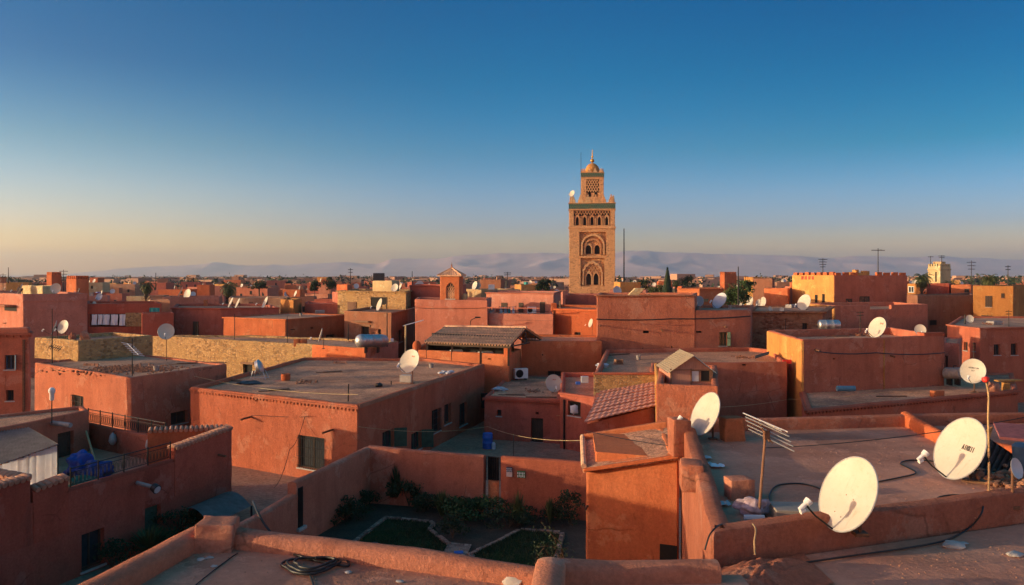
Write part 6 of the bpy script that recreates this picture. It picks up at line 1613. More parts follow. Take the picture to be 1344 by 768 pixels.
bm = nb(); add_tube(bm, [a, d_, c_, b_, a], .025, 5); obj('frame', bm, M['iron'], JK)
slab('plank', W(1262, 632, 14.6), (.75, -.5, -.02), (.05, .08, 0), (0, 0, .05), M['wood'], 'pale plank at the foot of the leaning panel', 'plank')
slab('plank', W(1270, 622, 15.2), (.6, -.3, .02), (.05, .08, 0), (0, 0, .05), M['tin'], 'short yellow plank beside the leaning panel', 'plank')
slab('plywood_board', W(1283, 590, 15.6), (.12, .05, .32), (.3, .2, .08), (.02, -.03, 0), M['ochre'], 'orange board standing behind the lettered dish', 'board')
bm = nb(); add_lathe(bm, (W(1343, 592, 15.2).x, 15.2, RF), [(.18, 0), (.19, .1), (.18, .3), (.19, .52), (.14, .57), (.05, .58)], 18); top('blue_drum', bm, simple('faded_blue_plastic', (.06, .11, .16), .6), 'faded blue drum at the right edge of the empty roof', 'drum', None, 40)
bm = nb(); c = P(1330, 640, RF)
for k in range(60): rock(bm, (c.x+random.gauss(0, .35), c.y+random.gauss(.2, .3), RF+.03+random.random()*.14), (random.uniform(.03, .12), random.uniform(.03, .09), random.uniform(.02, .06)), k, 1)
o = top('debris', bm, M['brown'], 'heap of small rubble below the leaning panel', 'rubble'); tag(o, kind='stuff')
slab('red_tarp_roof', W(1312, 577, 17.2), (2.2, -.5, -.12), (.4, .9, .16), (0, 0, .06), simple('faded_red_tarp', (.26, .08, .075), .85, var=.35), 'faded red sheet roof beyond the leaning panel', 'tarpaulin')
# barred window of the toothed house
wz = HZ.wp[1]; bm = nb(); u0, u1 = wz.u(1291), wz.u(1321); Yz = wz.at((u0+u1)/2, 0).y; wbox(bm, wz, u0, u1, Z(573, Yz), Z(557, Yz), .0, .012); wn = obj('window', bm, M['dark'], HZ.root); bm = nb()
for k in range(9): u = u0+(u1-u0)*k/8; add_tube(bm, [wz.at(u, Z(573, Yz), .05), wz.at(u, Z(557, Yz), .05)], .02, 5)
obj('grille', bm, M['rust'], wn)

# ================= roof furniture in the middle distance
def tank(pxa, pxb, py, Y, r, label, mat='galv', base=None, yaw=0.0):
    a, b_ = W(pxa, py, Y+yaw), W(pxb, py, Y-yaw); rt = thing('water_tank', (a+b_)/2-Vector((0, 0, r+.15)), label, 'water tank')
    d = (b_-a).normalized(); bm = nb(); L = (b_-a).length
    prof = [(-.06, .2), (-.03, .75), (.02, .97), (.06, 1), (.3, 1), (.31, 1.03), (.33, 1.03), (.34, 1), (.66, 1), (.67, 1.03), (.69, 1.03), (.70, 1), (.94, 1), (.98, .97), (1.03, .75), (1.06, .2)]
    u, v = frame_of(d); rings = []
    for f, k in prof:
        rings.append([bm.verts.new(a.lerp(b_, f)+(u*math.cos(t)+v*math.sin(t))*r*k) for t in [2*math.pi*i/24 for i in range(24)]])
    for r0, r1 in zip(rings, rings[1:]):
        for i in range(24): bm.faces.new((r0[i], r0[(i+1) % 24], r1[(i+1) % 24], r1[i]))
    bm.faces.new(rings[0]); bm.faces.new(rings[-1]); bmesh.ops.recalc_face_normals(bm, faces=bm.faces[:])
    obj('drum', bm, M[mat], rt, 40)
    for f in (.25, .75):
        p = a.lerp(b_, f); bm = nb(); add_box(bm, (p.x, p.y, p.z-r-.4), (.12, r*1.5, .45)); obj('support', bm, M['iron'], rt)
    bm = nb(); p = a.lerp(b_, .5); add_tube(bm, [p+Vector((0, 0, r)), p+Vector((0, 0, r+.12)), p+Vector((.2, 0, r+.12))], .03, 6); obj('pipe', bm, M['iron'], rt); return rt
tank(472, 504, 447.5, 61.5, .50, 'long silver water tank lying on the plastered end of the long low house', yaw=-1.5)
tank(1075, 1101, 426.5, 63.0, .40, 'two part grey boiler tank behind the broad red house')
tank(1241, 1262, 490, 53.0, .38, 'blue grey tank lying beside the broad red house', 'sheet', yaw=.5)
slab('vent_block', P(524.5, 502, 3.72).to_3d()+Vector((0, 0, 3.72)), (.68, -.12, 0), (.08, .5, 0), (0, 0, .42), M['concrete'], 'pale concrete block under the cream dish on the wide roof', 'concrete block', None, .02)
def ac(px, py, Y, z, s, rz, label):
    p = Q(px, Y); rt = thing('air_conditioner', (p.x, p.y, z), label, 'air conditioner', None, rz)
    bm = nb(); add_box(bm, (0, 0, .12), (.85*s, .34*s, .62*s), 0, .02); obj('casing', bm, M['whiteplastic'], rt, None, True)
    bm = nb(); pts = [(-.14*s+.25*s*math.cos(a), -.18*s, .12+.31*s+.25*s*math.sin(a)) for a in [2*math.pi*k/16 for k in range(16)]]; vs = [bm.verts.new(q) for q in pts]; bm.faces.new(vs); bmesh.ops.solidify(bm, geom=bm.faces[:], thickness=.01); obj('fan_grille', bm, M['plastic'], rt, None, True)
    for sx in (-.3, .3): bm = nb(); add_box(bm, (sx*s, 0, 0), (.06, .4*s, .12)); obj('foot', bm, M['iron'], rt, None, True)
ac(683.5, 495, 57.2, CT, 1.15, .35, 'white air conditioner in the corner of the courtyard roof terrace')
ac(698, 410, 79.5, HJ2.roof_z, 1.0, -.2, 'white air conditioner in front of the pink upper rooms')
# old fan unit on a frame
FU = thing('roof_fan', P(340, 497, 3.72).to_3d()+Vector((0, 0, 3.72)), 'battered metal fan unit on a wire stand at the back of the wide roof', 'fan unit')
l0 = FU.location; bm = nb(); add_lathe(bm, (0, 0, 0), [(.30, -.15), (.42, -.1), (.44, .1), (.34, .16)], 18); bmesh.ops.rotate(bm, verts=bm.verts, cent=(0, 0, 0), matrix=Matrix.Rotation(R(68), 3, 'Y')); bmesh.ops.translate(bm, verts=bm.verts, vec=(0, 0, .72)); obj('drum', bm, M['galv'], FU, 40, True)
bm = nb()
for s in (-1, 1): add_tube(bm, [(-.3, .25*s, .5), (-.42, .32*s, 0)], .02, 5); add_tube(bm, [(.3, .25*s, .5), (.5, .32*s, 0)], .02, 5); add_tube(bm, [(-.42, .32*s, .02), (.5, .32*s, .02)], .015, 5)
obj('stand', bm, M['galv'], FU, None, True)
bm = nb(); c = P(375, 499, 3.72); add_lathe(bm, (c.x, c.y, 3.72), [(.24, 0), (.28, .1), (.28, .36), (.22, .38), (.2, .3)], 16); top('clay_pot', bm, M['orange'], 'squat orange clay pot on the wide pale roof', 'pot', None, 40)
bm = nb(); c = P(327, 503, 3.72); rock(bm, (c.x, c.y, 3.74), (.7, .5, .1), 8, 3, .5); top('soot_heap', bm, M['plastic'], 'flat dark heap beside the fan unit', 'heap', None, 50)
bm = nb(); c = P(497, 507.5, 3.72); rock(bm, (c.x, c.y, 3.8), (.22, .16, .12), 9, 2, .4); top('rubber_lump', bm, M['plastic'], 'small black lump on the wide pale roof', 'lump', None, 50)
tube_thing('roof_stake', [W(457, 527, 39.4), W(457.5, 504, 39.4)], .035, M['iron'], 'short iron stake near the front corner of the wide roof', 'stake')
tube_thing('roof_stake', [W(513.5, 505, 44.5), W(513.5, 500, 44.5)], .03, M['iron'], 'thin stub of iron near the cream dish', 'stake')
# blue things, pots, lamps on the shaded terrace
bm = nb(); c = P(106, 622, 2.25); rock(bm, (c.x, c.y, 2.5), (.55, .45, .5), 12, 4, .45); top('blue_tarp_bundle', bm, simple('blue_tarp', (.012, .045, .26), .6, var=.5, scale=6, bump=.6), 'bright blue tarpaulin bundle on the shaded terrace', 'tarpaulin', None, 60)
bm = nb(); c = P(130, 622, 2.25); rock(bm, (c.x, c.y-.3, 2.4), (.6, .4, .35), 15, 4, .45); top('blue_tarp_bundle', bm, simple('blue_cloth', (.015, .045, .20), .8, var=.5, scale=6, bump=.6), 'lower crumpled blue cloth heap behind the railing', 'cloth', None, 60)
bm = nb(); c = P(102, 640, 2.25); rock(bm, (c.x+.1, c.y+.2, 2.35), (.5, .3, .22), 17, 3, .5); top('cloth_heap', bm, simple('dark_teal_cloth', (.02, .12, .09), .9, var=.5, scale=6), 'dark teal cloth heap at the near end of the railing', 'cloth', None, 60)
tube_thing('leaning_pole', [W(127, 612, 32.3), W(113, 566, 34.9)], .04, M['sand'], 'pale pole leaning in the corner of the shaded terrace', 'pole')
for px, py, Y, lab in ((148, 577, 35.4, 'dark lantern on the terrace back wall, left one'), (196, 584, 34.1, 'dark lantern on the terrace back wall, by the tiled corner')):
    p = W(px, py, Y-.3); rt = thing('wall_lantern', p, lab, 'lantern', 'lanterns on the terrace wall'); bm = nb(); add_lathe(bm, p, [(.03, .3), (.13, .18), (.17, -.05), (.10, -.2), (.03, -.24)][::-1], 10); obj('lamp_body', bm, M['dishrim'], rt, 40); bm = nb(); add_tube(bm, [p+Vector((0, 0, .28)), p+Vector((0, .12, .34)), p+Vector((0, .4, .3))], .02, 5); obj('arm', bm, M['iron'], rt)
LP = thing('pipe_lamp', fw.at(fw.u(177), Z(630, 29.3), .14), 'flood lamp at the end of a grey pipe over the green door', 'lamp')
p0 = fw.at(fw.u(177), Z(629, 29.2), .1); p1 = W(203, 640, 28.4); bm = nb(); add_tube(bm, [p0, p1], .07, 10); obj('arm', bm, M['sheet'], LP, 40)
bm = nb(); add_tube(bm, [p1+Vector((-.05, .02, .02)), p1+Vector((.12, -.06, -.06))], .15, 14, .17); h_ = obj('lamp_body', bm, M['plastic'], LP, 40); bm = nb(); add_tube(bm, [p1+Vector((.118, -.06, -.06)), p1+Vector((.135, -.068, -.066))], .13, 14); obj('lens', bm, M['dishgrey'], h_)
spt = thing('drain_spout', W(22, 652, 25.0), 'short dark drain pipe on the tall tiled wall at the left edge', 'pipe'); bm = nb(); p = W(24, 654, 25.2); add_tube(bm, [p, p+Vector((.45, -.18, -.05))], .07, 9); obj('pipe', bm, M['iron'], spt, 40)
p = fw.at(fw.u(284), Z(597, 32.6), .1); bm = nb(); add_tube(bm, [p, p+Vector((.35, -.12, -.03))], .05, 8); top('drain_spout', bm, M['rust'], 'small drain spout on the tile capped corner wall', 'pipe', None, 40)
LS = thing('roof_lamp', W(68, 552, 33.5), 'small white lamp on a thin post at the gravel roof edge', 'lamp'); bm = nb(); add_tube(bm, [W(68, 556, 33.5), W(68, 516, 33.5)], .025, 6); obj('post', bm, M['iron'], LS); bm = nb(); add_lathe(bm, W(68, 515, 33.5), [(.05, -.35), (.09, -.3), (.09, -.05), (.13, 0), (.13, .12), (.06, .2)], 12); obj('lamp_head', bm, M['whiteplastic'], LS, 40)
# curved sheet canopy and scrub in the alley
CV = thing('sheet_canopy', W(280, 668, 30.0), 'curved grey sheet metal canopy over the alley below the terrace house', 'canopy')
c0, c1, c2, c3 = W(238, 670, 30.6), W(289, 649, 33.0), W(330, 664, 31.6), W(276, 690, 29.0); bm = nb(); g = []
for j in range(8):
    g.append([bm.verts.new(c0.lerp(c1, i/8).lerp(c3.lerp(c2, i/8), j/7)+Vector((0, 0, .32*math.sin(j/7*math.pi)))) for i in range(9)])
for j in range(7):
    for i in range(8): bm.faces.new((g[j][i], g[j][i+1], g[j+1][i+1], g[j+1][i]))
bmesh.ops.solidify(bm, geom=bm.faces[:], thickness=.02); obj('sheet', bm, M['sheet'], CV, 50)
for p in (c0, c1, c2, c3):
    bm = nb(); add_tube(bm, [(p.x, p.y, 0), p], .04, 6); obj('post', bm, M['iron'], CV)
# court
bm = nb(); c = P(640, 588, .02); add_lathe(bm, (c.x, c.y, .0), [(.28, 0), (.30, .05), (.29, .3), (.31, .33), (.29, .36), (.29, .6), (.31, .63), (.29, .66), (.28, .88), (.05, .9)], 20); top('blue_barrel', bm, M['blue'], 'blue plastic barrel by the courtyard corner', 'barrel', None, 40)
bm = nb(); c = P(648, 589, .02); add_lathe(bm, (c.x, c.y, 0), [(.12, 0), (.13, .3), (.05, .4)], 10); top('gas_bottle', bm, M['dishgrey'], 'small grey gas bottle beside the blue barrel', 'gas bottle', None, 40)
slab('wall_meter', W(631.5, 535, 54.2), (.38, .1, 0), (.1, -.3, 0), (0, 0, 1.0), M['iron'], 'dark meter cabinet on the corner of the wide roofed house', 'meter box')
slab('crate', W(763, 503, 49.5), (.46, 0, 0), (0, .4, 0), (0, 0, .4), M['dishgrey'], 'pale plastic crate on the outbuilding roof', 'crate', None, .03)
slab('blue_box', W(756, 505, 49.5), (.28, 0, 0), (0, .3, 0), (0, 0, .16), M['blue'], 'small blue box beside the pale crate', 'box', None, .02)
tube_thing('clothes_post', [P(674, 601, .0).to_3d(), W(674, 570, 46)], .03, M['rust'], 'thin post standing in the shaded court', 'post')
# right side bits
bm = nb(); a = W(1098.5, 510, 47); add_tube(bm, [a, W(1122, 510, 47)], .16, 16); top('blue_roll', bm, simple('faded_blue_roll', (.09, .20, .27), .6), 'faded blue roll on the toothed house roof', 'roll', None, 40)
bm = nb(); c = P(1230, 519, ZT); add_box(bm, (c.x, c.y, ZT-.1), (.72, .4, .42), .2, .08); bmesh.ops.subdivide_edges(bm, edges=bm.edges[:], cuts=2, use_grid_fill=True)
for v in bm.verts: v.co += wob(v.co*2, .06)
top('boulder', bm, M['orange'], 'orange block of rubble on the toothed roof edge', 'block', None, 50)
bm = nb(); c = P(1309, 514, ZT); rock(bm, (c.x, c.y+.4, ZT), (.35, .3, .55), 31, 3, .4); top('plaster_stump', bm, M['adobe'], 'broken plaster stump at the right end of the toothed roof', 'stump', None, 50)
bm = nb(); c = P(1326, 512, ZT); add_box(bm, (c.x-.1, c.y+.3, ZT-.1), (.42, .3, .55), 0, .06); add_quadbox(bm, (c.x-.75, c.y, ZT+.5), (1.7, .2, .02), (0, .5, 0), (0, 0, .1), .04); top('stone_slab_table', bm, M['ochre'], 'sunlit slab on a stub like an anvil at the toothed roof corner', 'slab', None, 50)
slab('red_cloth', W(1027, 477, 51.4), (.55, .0, 0), (0, -.1, 0), (.0, -.02, .24), simple('red_cloth', (.55, .03, .02), .8), 'red cloth hung on the corner of the gravel roof', 'cloth')
slab('lean_sheet', W(991, 471, 54.5), (.9, -.2, .32), (.3, .9, .1), (0, 0, .04), M['iron'], 'dark tilted sheet on the gravel roof by the sunlit corner', 'sheet')
for k in range(2):
    bm = nb(); c = W((95, 112)[k], (444, 443)[k], (55.5, 56.5)[k]); rock(bm, (c.x, c.y, HG.roof_z+.2), (.22+.12*k, .2, .42-.05*k), 40+k, 3, .4); top('plaster_stub', bm, M['adobe'], ('slim broken plaster stub on the stone roof room', 'thick broken plaster stub on the stone roof room')[k], 'stub', 'stubs on the stone roof room', 50)
for k, (px, py) in enumerate(((390, 448), (399, 445))):
    bm = nb(); p = W(px, py+4, 65.5); add_box(bm, (p.x, p.y, H3.roof_z-.1), (.5, .4, .62), .2*k, .05); top('chimney_stub', bm, M['orange'], ('darker chimney stub left on the long low house', 'brighter chimney stub right on the long low house')[k], 'chimney', 'stubs on the long low house', 50)
bm = nb(); add_tube(bm, [W(532, 470, 62), W(532.5, 427, 62)], .07, 8); o_ = None
PS = thing('awning_post', W(532, 475, 62), 'white board awning on a crooked pole beside the brown house', 'awning'); obj('post', bm, M['sand'], PS, 40)
bm = nb(); add_quadbox(bm, W(528.5, 428.5, 62), (1.3, .5, .35), (.2, .7, .05), (0, 0, .06), .01); obj('board', bm, M['cloth'], PS)
slab('white_box', W(512.5, 448.5, 62.5), (.22, 0, 0), (0, .2, 0), (0, 0, .25), M['whiteplastic'], 'small white box on the orange plastered wall end', 'box')
slab('door_leaf', W(880, 500, 0) if False else W(734, 411, 73.3), (.14, .02, 0), (0, .1, 0), (0, 0, 1.1), M['sand'], 'pale board leaning beside the bottle topped wall', 'board')
bm = nb(); p = W(838, 388, 64)
add_quadbox(bm, W(825, 387.3, 64), (.8, 0, .0), (0, .6, 0), (.55, 0, .55), .02); top('cement_lump', bm, M['sand'], 'pale cement lump on top of the big rough wall', 'lump')
bm = nb()
for k in range(120):
    x = random.uniform(786, 908); p = W(x, 388, 61.6+random.random()*6); s = random.uniform(.04, .14); rock(bm, (p.x, p.y, hM+.03 if p.y < 62 else HM2.roof_z), (s, s, s*.6), k, 1)
o = top('roof_debris', bm, M['brown'], 'loose rubble along the top of the big rough wall', 'rubble'); tag(o, kind='stuff')
# lamp bracket on the pink wall
WL = thing('street_lamp', W(618, 424, 71.3), 'small street lamp bracket on the pink wall above the tiled shelter', 'street lamp'); bm = nb(); add_tube(bm, smooth_path([W(618, 428, 72.0), W(618, 421, 71.5), W(624, 417.5, 71.0)]), .035, 5); obj('arm', bm, M['iron'], WL); bm = nb(); add_box(bm, W(627, 417.5, 71), (.5, .2, .12), 0, .03); obj('lamp_head', bm, M['iron'], WL)
bm = nb(); p = W(610, 389.5, 74); add_lathe(bm, (p.x, p.y, p.z-.25), [(.18, 0), (.22, .05), (.2, .45), (.12, .55)], 12); top('white_drum', bm, M['sand'], 'cream drum standing beside the little turret', 'drum', None, 40)

# ================= masts, aerials and wires
def mast(px, py0, py1, Y, label, bars=0, r=.03, group=None, barw=.5):
    a, b_ = W(px, py1, Y), W(px, py0, Y); rt = thing('antenna_mast', a, label, 'antenna', group)
    bm = nb(); add_tube(bm, [a, b_], r*1.2, 6, r*.7); obj('pole', bm, M['iron'], rt)
    if bars:
        bm = nb()
        for k in range(bars):
            z = b_.z-(.15+.28*k)*(b_.z-a.z)*.5; w_ = barw*(1-.12*k); add_tube(bm, [(b_.x-w_, b_.y-.2*w_, z), (b_.x+w_, b_.y+.2*w_, z)], r*.7, 5)
            add_tube(bm, [(b_.x-.3*w_, b_.y+w_*.5, z+.02), (b_.x+.3*w_, b_.y-w_*.5, z+.02)], r*.6, 5)
        obj('crossbars', bm, M['iron'], rt)
    return rt
mast(819, 300, 385, 168, 'very tall thin mast right of the minaret', 0, .13)
mast(1152.5, 326, 360, 98, 'tall cross shaped mast on the castle like house', 1, .06, None, .9)
mast(1080, 339, 362, 100, 'many armed aerial at the corner of the castle like house', 4, .05, None, .6)
mast(1275, 342, 374, 108, 'wide armed aerial left of the right palm', 3, .05, None, .7)
mast(1323, 348, 376, 86, 'aerial with a compact head on the ochre house at the right', 2, .05, None, .35)
mast(1324, 407, 432, 64, 'thin aerial with short bars on the right edge house roof', 2, .03, None, .3)
mast(969, 350, 402, 80, 'tall bare mast beside the round tree', 0, .07)
mast(460, 352, 378, 100, 'slender lattice aerial with a stay wire on the orange hut', 2, .05, None, .3)
mast(541, 356, 378, 92, 'bare mast left of the little turret', 0, .05)
mast(666, 357, 375, 110, 'aerial with a low crossbar right of the turret', 2, .06, None, .5)
mast(726, 363, 384, 95, 'thin pole left of the minaret base', 0, .05)
mast(11, 351, 372, 80, 'thin aerial near the left edge', 0, .04)
mast(83.5, 354, 382, 85, 'branching aerial beside the small square tower', 4, .04, None, .4)
mast(204.5, 358, 380, 120, 'dark pole beside the left palm', 0, .07)
mast(377, 415, 455, 66, 'thin rod aerial over the long low house', 0, .03)
mast(508, 410, 455, 64, 'rusty pole beside the silver water tank', 0, .05)
mast(457, 425, 447, 66, 'pale pole standing on the long low house', 0, .05)
mast(308, 412, 485, 70, 'crooked thin aerial pole in front of the rubble wall', 0, .04)
mast(1129, 408, 436, 60, 'short aerial post with small bars behind the broad red house', 2, .03, None, .3)
mast(1266.5, 413, 427, 70, 'white post beside the grey dish', 0, .07)
mast(1031, 419, 436, 64, 'thin rod before the red rubble house', 0, .025)
mast(1278, 449, 478, 51, 'thin ringed aerial above the cream dish', 3, .02, None, .08)
mast(1221.5, 336, 352, 152, 'left aerial on the pale watch tower', 1, .07, None, .6)
mast(1236, 335, 350, 152, 'right aerial on the pale watch tower', 2, .07, None, .7)
mast(68.5, 405, 477, 51.5, 'slim black mast with a small aerial on the orange house', 0, .035)
YG = thing('yagi_antenna', W(175, 492, 45.5), 'ladder like white aerial tilted on a thin pole at the gravel patch', 'antenna'); bm = nb(); add_tube(bm, [W(173.5, 497, 45.5), W(173.5, 444, 45.5)], .03, 6); obj('pole', bm, M['iron'], YG); a, b_ = W(167, 451, 45.8), W(182, 466, 45.0)
for k in range(7):
    bm = nb(); c = a.lerp(b_, k/6); add_tube(bm, [c+Vector((-.28, -.1, .07)), c+Vector((.28, .1, -.07))], .018, 5); obj('rod', bm, M['whiteplastic'], YG)
bm = nb(); add_tube(bm, [a, b_], .02, 5); obj('boom', bm, M['whiteplastic'], YG)
YG2 = thing('yagi_antenna', W(72, 456, 51.3), 'small dark aerial half way up the slim black mast', 'antenna'); bm = nb(); a, b_ = W(65, 454, 51.3), W(80, 458.5, 51.0); add_tube(bm, [a, b_], .03, 5); obj('boom', bm, M['iron'], YG2)
for k in range(6): bm = nb(); c = a.lerp(b_, (k+.5)/6); add_tube(bm, [c-Vector((0, .25, .12)), c+Vector((0, .25, .12))], .02, 5); obj('rod', bm, M['iron'], YG2)
wire([(470, 560, 36), (640, 560, 45), (768, 578, 30)], .010, 'pale sagging wire across the court from the wide roof', .25, 'sand')
wire([(768, 565, 21.5), (905, 588, 18), (1100, 582, 17), (1344, 548, 17)], .009, 'thin black wire crossing above the empty roof', .05)
wire([(240, 490, 49), (470, 518, 38.5)], .012, 'slack wire over the wide pale roof', .3, 'sand')
wire([(0, 505, 46), (60, 482, 50), (172, 496, 45)], .012, 'pale wire from the toothed cornice to the orange house', .2, 'sand')
wire([(783, 419, 60.6), (880, 418.5, 60.8), (985, 415, 61.4)], .045, 'thick dark cable fixed across the big rough wall', .08)
wire([(1070, 461, 49.5), (1150, 463, 51), (1240, 463, 53.2)], .03, 'cable along the front of the broad red house', .12)
wire([(545, 404, 70), (640, 404, 72), (725, 409, 73)], .02, 'cable along the top of the pink wall', .1)
wire([(930, 535, 40), (1035, 524, 50), (1160, 515, 46)], .010, 'thin wire across the dark red wall behind the hut', .1, 'sand')
wire([(330, 545, 41), (390, 548, 39.8), (408, 546, 39)], .012, 'cable run on the front of the wide roofed house', .0)
wire([(402, 546, 39.6), (398, 576, 39.7)], .012, 'cable drop beside the barred window', .0)
wire([(360, 640, 36.5), (380, 590, 38), (400, 547, 39.5)], .015, 'loose cable hanging in front of the barred window wall', .3)
wire([(640, 545, 52), (770, 541, 46)], .01, 'thin wire over the courtyard doorway', .2, 'sand')
# ================= plants
def leafmat(name, c1, c2):
    m, nt, b = new_mat(name); b.inputs['Roughness'].default_value = .7; b.inputs['Specular IOR Level'].default_value = .25
    g = nt.nodes.new('ShaderNodeNewGeometry'); r = ramp(nt, [(0, c1), (1, c2)]); nt.links.new(g.outputs['Random Per Island'], r.inputs[0]); nt.links.new(r.outputs[0], b.inputs['Base Color']); return m
M['leaf'] = leafmat('leaves', (.022, .045, .012), (.06, .10, .028))
M['leafdark'] = leafmat('dark_leaves', (.015, .028, .012), (.035, .055, .02))
M['leafolive'] = leafmat('olive_leaves', (.05, .06, .02), (.11, .12, .04))
M['palm'] = leafmat('palm_fronds', (.035, .05, .014), (.09, .10, .035))
M['bark'] = simple('bark', (.10, .065, .04), .9, var=.4, scale=6, bump=.6)
rnd = random.Random(5)
def leaf(bm, p, s, d=None):
    d = d or Vector((rnd.gauss(0, 1), rnd.gauss(0, 1), rnd.gauss(0, 1))).normalized(); u, v = frame_of(d); a = rnd.uniform(0, 6.28); e = u*math.cos(a)+v*math.sin(a); f = d.cross(e)
    vs = [bm.verts.new(p+q) for q in (-e*s, f*s*.45, e*s, -f*s*.45)]; bm.faces.new(vs)
def crown_bm(c, rx, ry, rz, n, s, clumps=14, hole=.35):
    bm = nb(); cl = []
    for k in range(clumps):
        d = Vector((rnd.gauss(0, 1), rnd.gauss(0, 1), rnd.gauss(.1, 1))).normalized(); q = rnd.uniform(.35, .85); cl.append((Vector((d.x*rx*q, d.y*ry*q, d.z*rz*q)), rnd.uniform(.28, .5)))
    for k in range(n):
        cc, r = rnd.choice(cl); d = Vector((rnd.gauss(0, 1), rnd.gauss(0, 1), rnd.gauss(0, 1))).normalized()*rnd.random()**.4
        leaf(bm, Vector(c)+cc+Vector((d.x*rx*r, d.y*ry*r, d.z*rz*r)), s*rnd.uniform(.6, 1.3))
    return bm, cl
def tree(c, z0, rx, rz, n, s, mat, label, name='tree', cat='tree', group=None):
    """c: crown centre"""
    rt = thing(name, (c[0], c[1], z0), label, cat, group); bm, cl = crown_bm(c, rx, rx, rz, n, s); bm2 = nb()
    base = Vector((c[0], c[1], z0)); fork = Vector((c[0], c[1], c[2]-rz*.5)); add_tube(bm2, [base, base.lerp(fork, .5)+Vector((.05*rx, 0, 0)), fork], rx*.10, 7, rx*.06)
    for k, (q, r) in enumerate(cl[:7]): add_tube(bm2, [fork, fork.lerp(Vector(c)+q, .6)+Vector((0, 0, -.05*rz)), Vector(c)+q], rx*.045, 5, rx*.012)
    obj('trunk', bm2, M['bark'], rt); obj('crown', bm, mat, rt); return rt
def bush(px, py_base, z0, w, h, n, s, mat, label, cat='shrub', Y=None, spiky=False):
    p = P(px, py_base, z0) if Y is None else Q(px, Y); rt = thing('shrub', (p.x, p.y, z0), label, cat)
    if spiky:
        bm = nb()
        for k in range(n):
            a = rnd.uniform(0, 6.28); t = rnd.uniform(.2, 1.0); d = Vector((math.cos(a)*w*t, math.sin(a)*w*t, h*(1.1-.5*t))); q = p.to_3d()+Vector((0, 0, z0)); mid = q+d*.55+Vector((0, 0, h*.12)); e = q+d
            u = Vector((-math.sin(a), math.cos(a), 0))*s; v = [bm.verts.new(x) for x in (q-u*.6, q+u*.6, mid+u, mid-u)]; bm.faces.new(v); t_ = bm.verts.new(e); bm.faces.new((v[3], v[2], t_))
    else: bm, cl = crown_bm((p.x, p.y, z0+h*.55), w, w*.8, h*.55, n, s, 12)
    obj('foliage', bm, mat, rt); bm = nb()
    for k in range(5): a = k*1.3; add_tube(bm, [(p.x, p.y, z0), (p.x+.3*w*math.cos(a), p.y+.3*w*math.sin(a), z0+h*.6)], .03, 5, .01)
    obj('stem', bm, M['bark'], rt); return rt
bush(537, 664, 0.03, .95, 1.25, 1500, .07, M['leafdark'], 'dense dark round shrub at the left of the garden back wall')
bush(521, 660, 0.03, .55, 1.9, 300, .10, M['leafdark'], 'spiky tall shrub left of the round dark shrub', spiky=True, n=90, s=.05) if False else bush(521, 662, 0.03, .6, 1.9, 90, .05, M['leafdark'], 'spiky tall shrub left of the round dark shrub', spiky=True)
bush(580, 680, 0.03, .7, 1.2, 100, .03, M['leafolive'], 'grassy upright plant before the garden back wall', spiky=True)
bush(632, 684, 0.03, 1.7, 1.0, 2200, .07, M['leaf'], 'wide green low shrub in the middle of the garden bed')
bush(594, 706, 0.03, .6, .9, 700, .06, M['leafdark'], 'small dark shrub between the two lawns')
bush(440, 690, 0.03, 1.1, .7, 900, .06, M['leafdark'], 'low dark planting along the garden side wall')
bush(475, 668, 0.03, .9, .8, 800, .06, M['leafdark'], 'dark planting in the corner of the garden side wall')
bush(700, 684, 0.03, 1.4, .55, 800, .06, M['leafdark'], 'low dark hedge at the foot of the lit back wall')
bush(680, 690, 0.03, .5, 1.5, 70, .025, M['leafolive'], 'thin twiggy plant against the lit garden wall', spiky=True)
bush(722, 690, 0.03, .4, 1.2, 60, .03, M['leafolive'], 'slim upright plant near the climbing plant', spiky=True)
bush(556, 672, 0.03, .9, .8, 900, .06, M['leafdark'], 'low dark shrub right of the round dark shrub')
bush(612, 676, 0.03, 1.0, .7, 900, .06, M['leafdark'], 'dark low shrub at the back of the garden bed')
bush(668, 692, 0.03, 1.2, .8, 1100, .06, M['leafdark'], 'dark shrub spreading at the right of the garden bed')
bush(748, 690, 0.03, .8, 1.4, 1000, .06, M['leafdark'], 'tall dark shrub against the shed side')
bush(455, 682, 0.03, 1.0, .9, 1000, .06, M['leafdark'], 'dark shrub half way along the garden side wall')
bm = nb()
for Lp in (L1, L2):
    for k in range(2600):
        a_, b_, c_ = rnd.sample(Lp, 3); u_, v_ = sorted((rnd.random(), rnd.random())); p = a_*u_+b_*(v_-u_)+c_*(1-v_)
        d = Vector((rnd.gauss(0, 1), rnd.gauss(0, 1))).normalized()*.02; h_ = rnd.uniform(.04, .13)
        q = [bm.verts.new((p.x-d.x, p.y-d.y, .05)), bm.verts.new((p.x+d.x, p.y+d.y, .05)), bm.verts.new((p.x+rnd.gauss(0, .03), p.y+rnd.gauss(0, .03), .05+h_))]; bm.faces.new(q)
gr_ = obj('grass', bm, M['leafdark']); tag(gr_, 'short uneven grass of the two dark lawns', 'grass', kind='stuff')
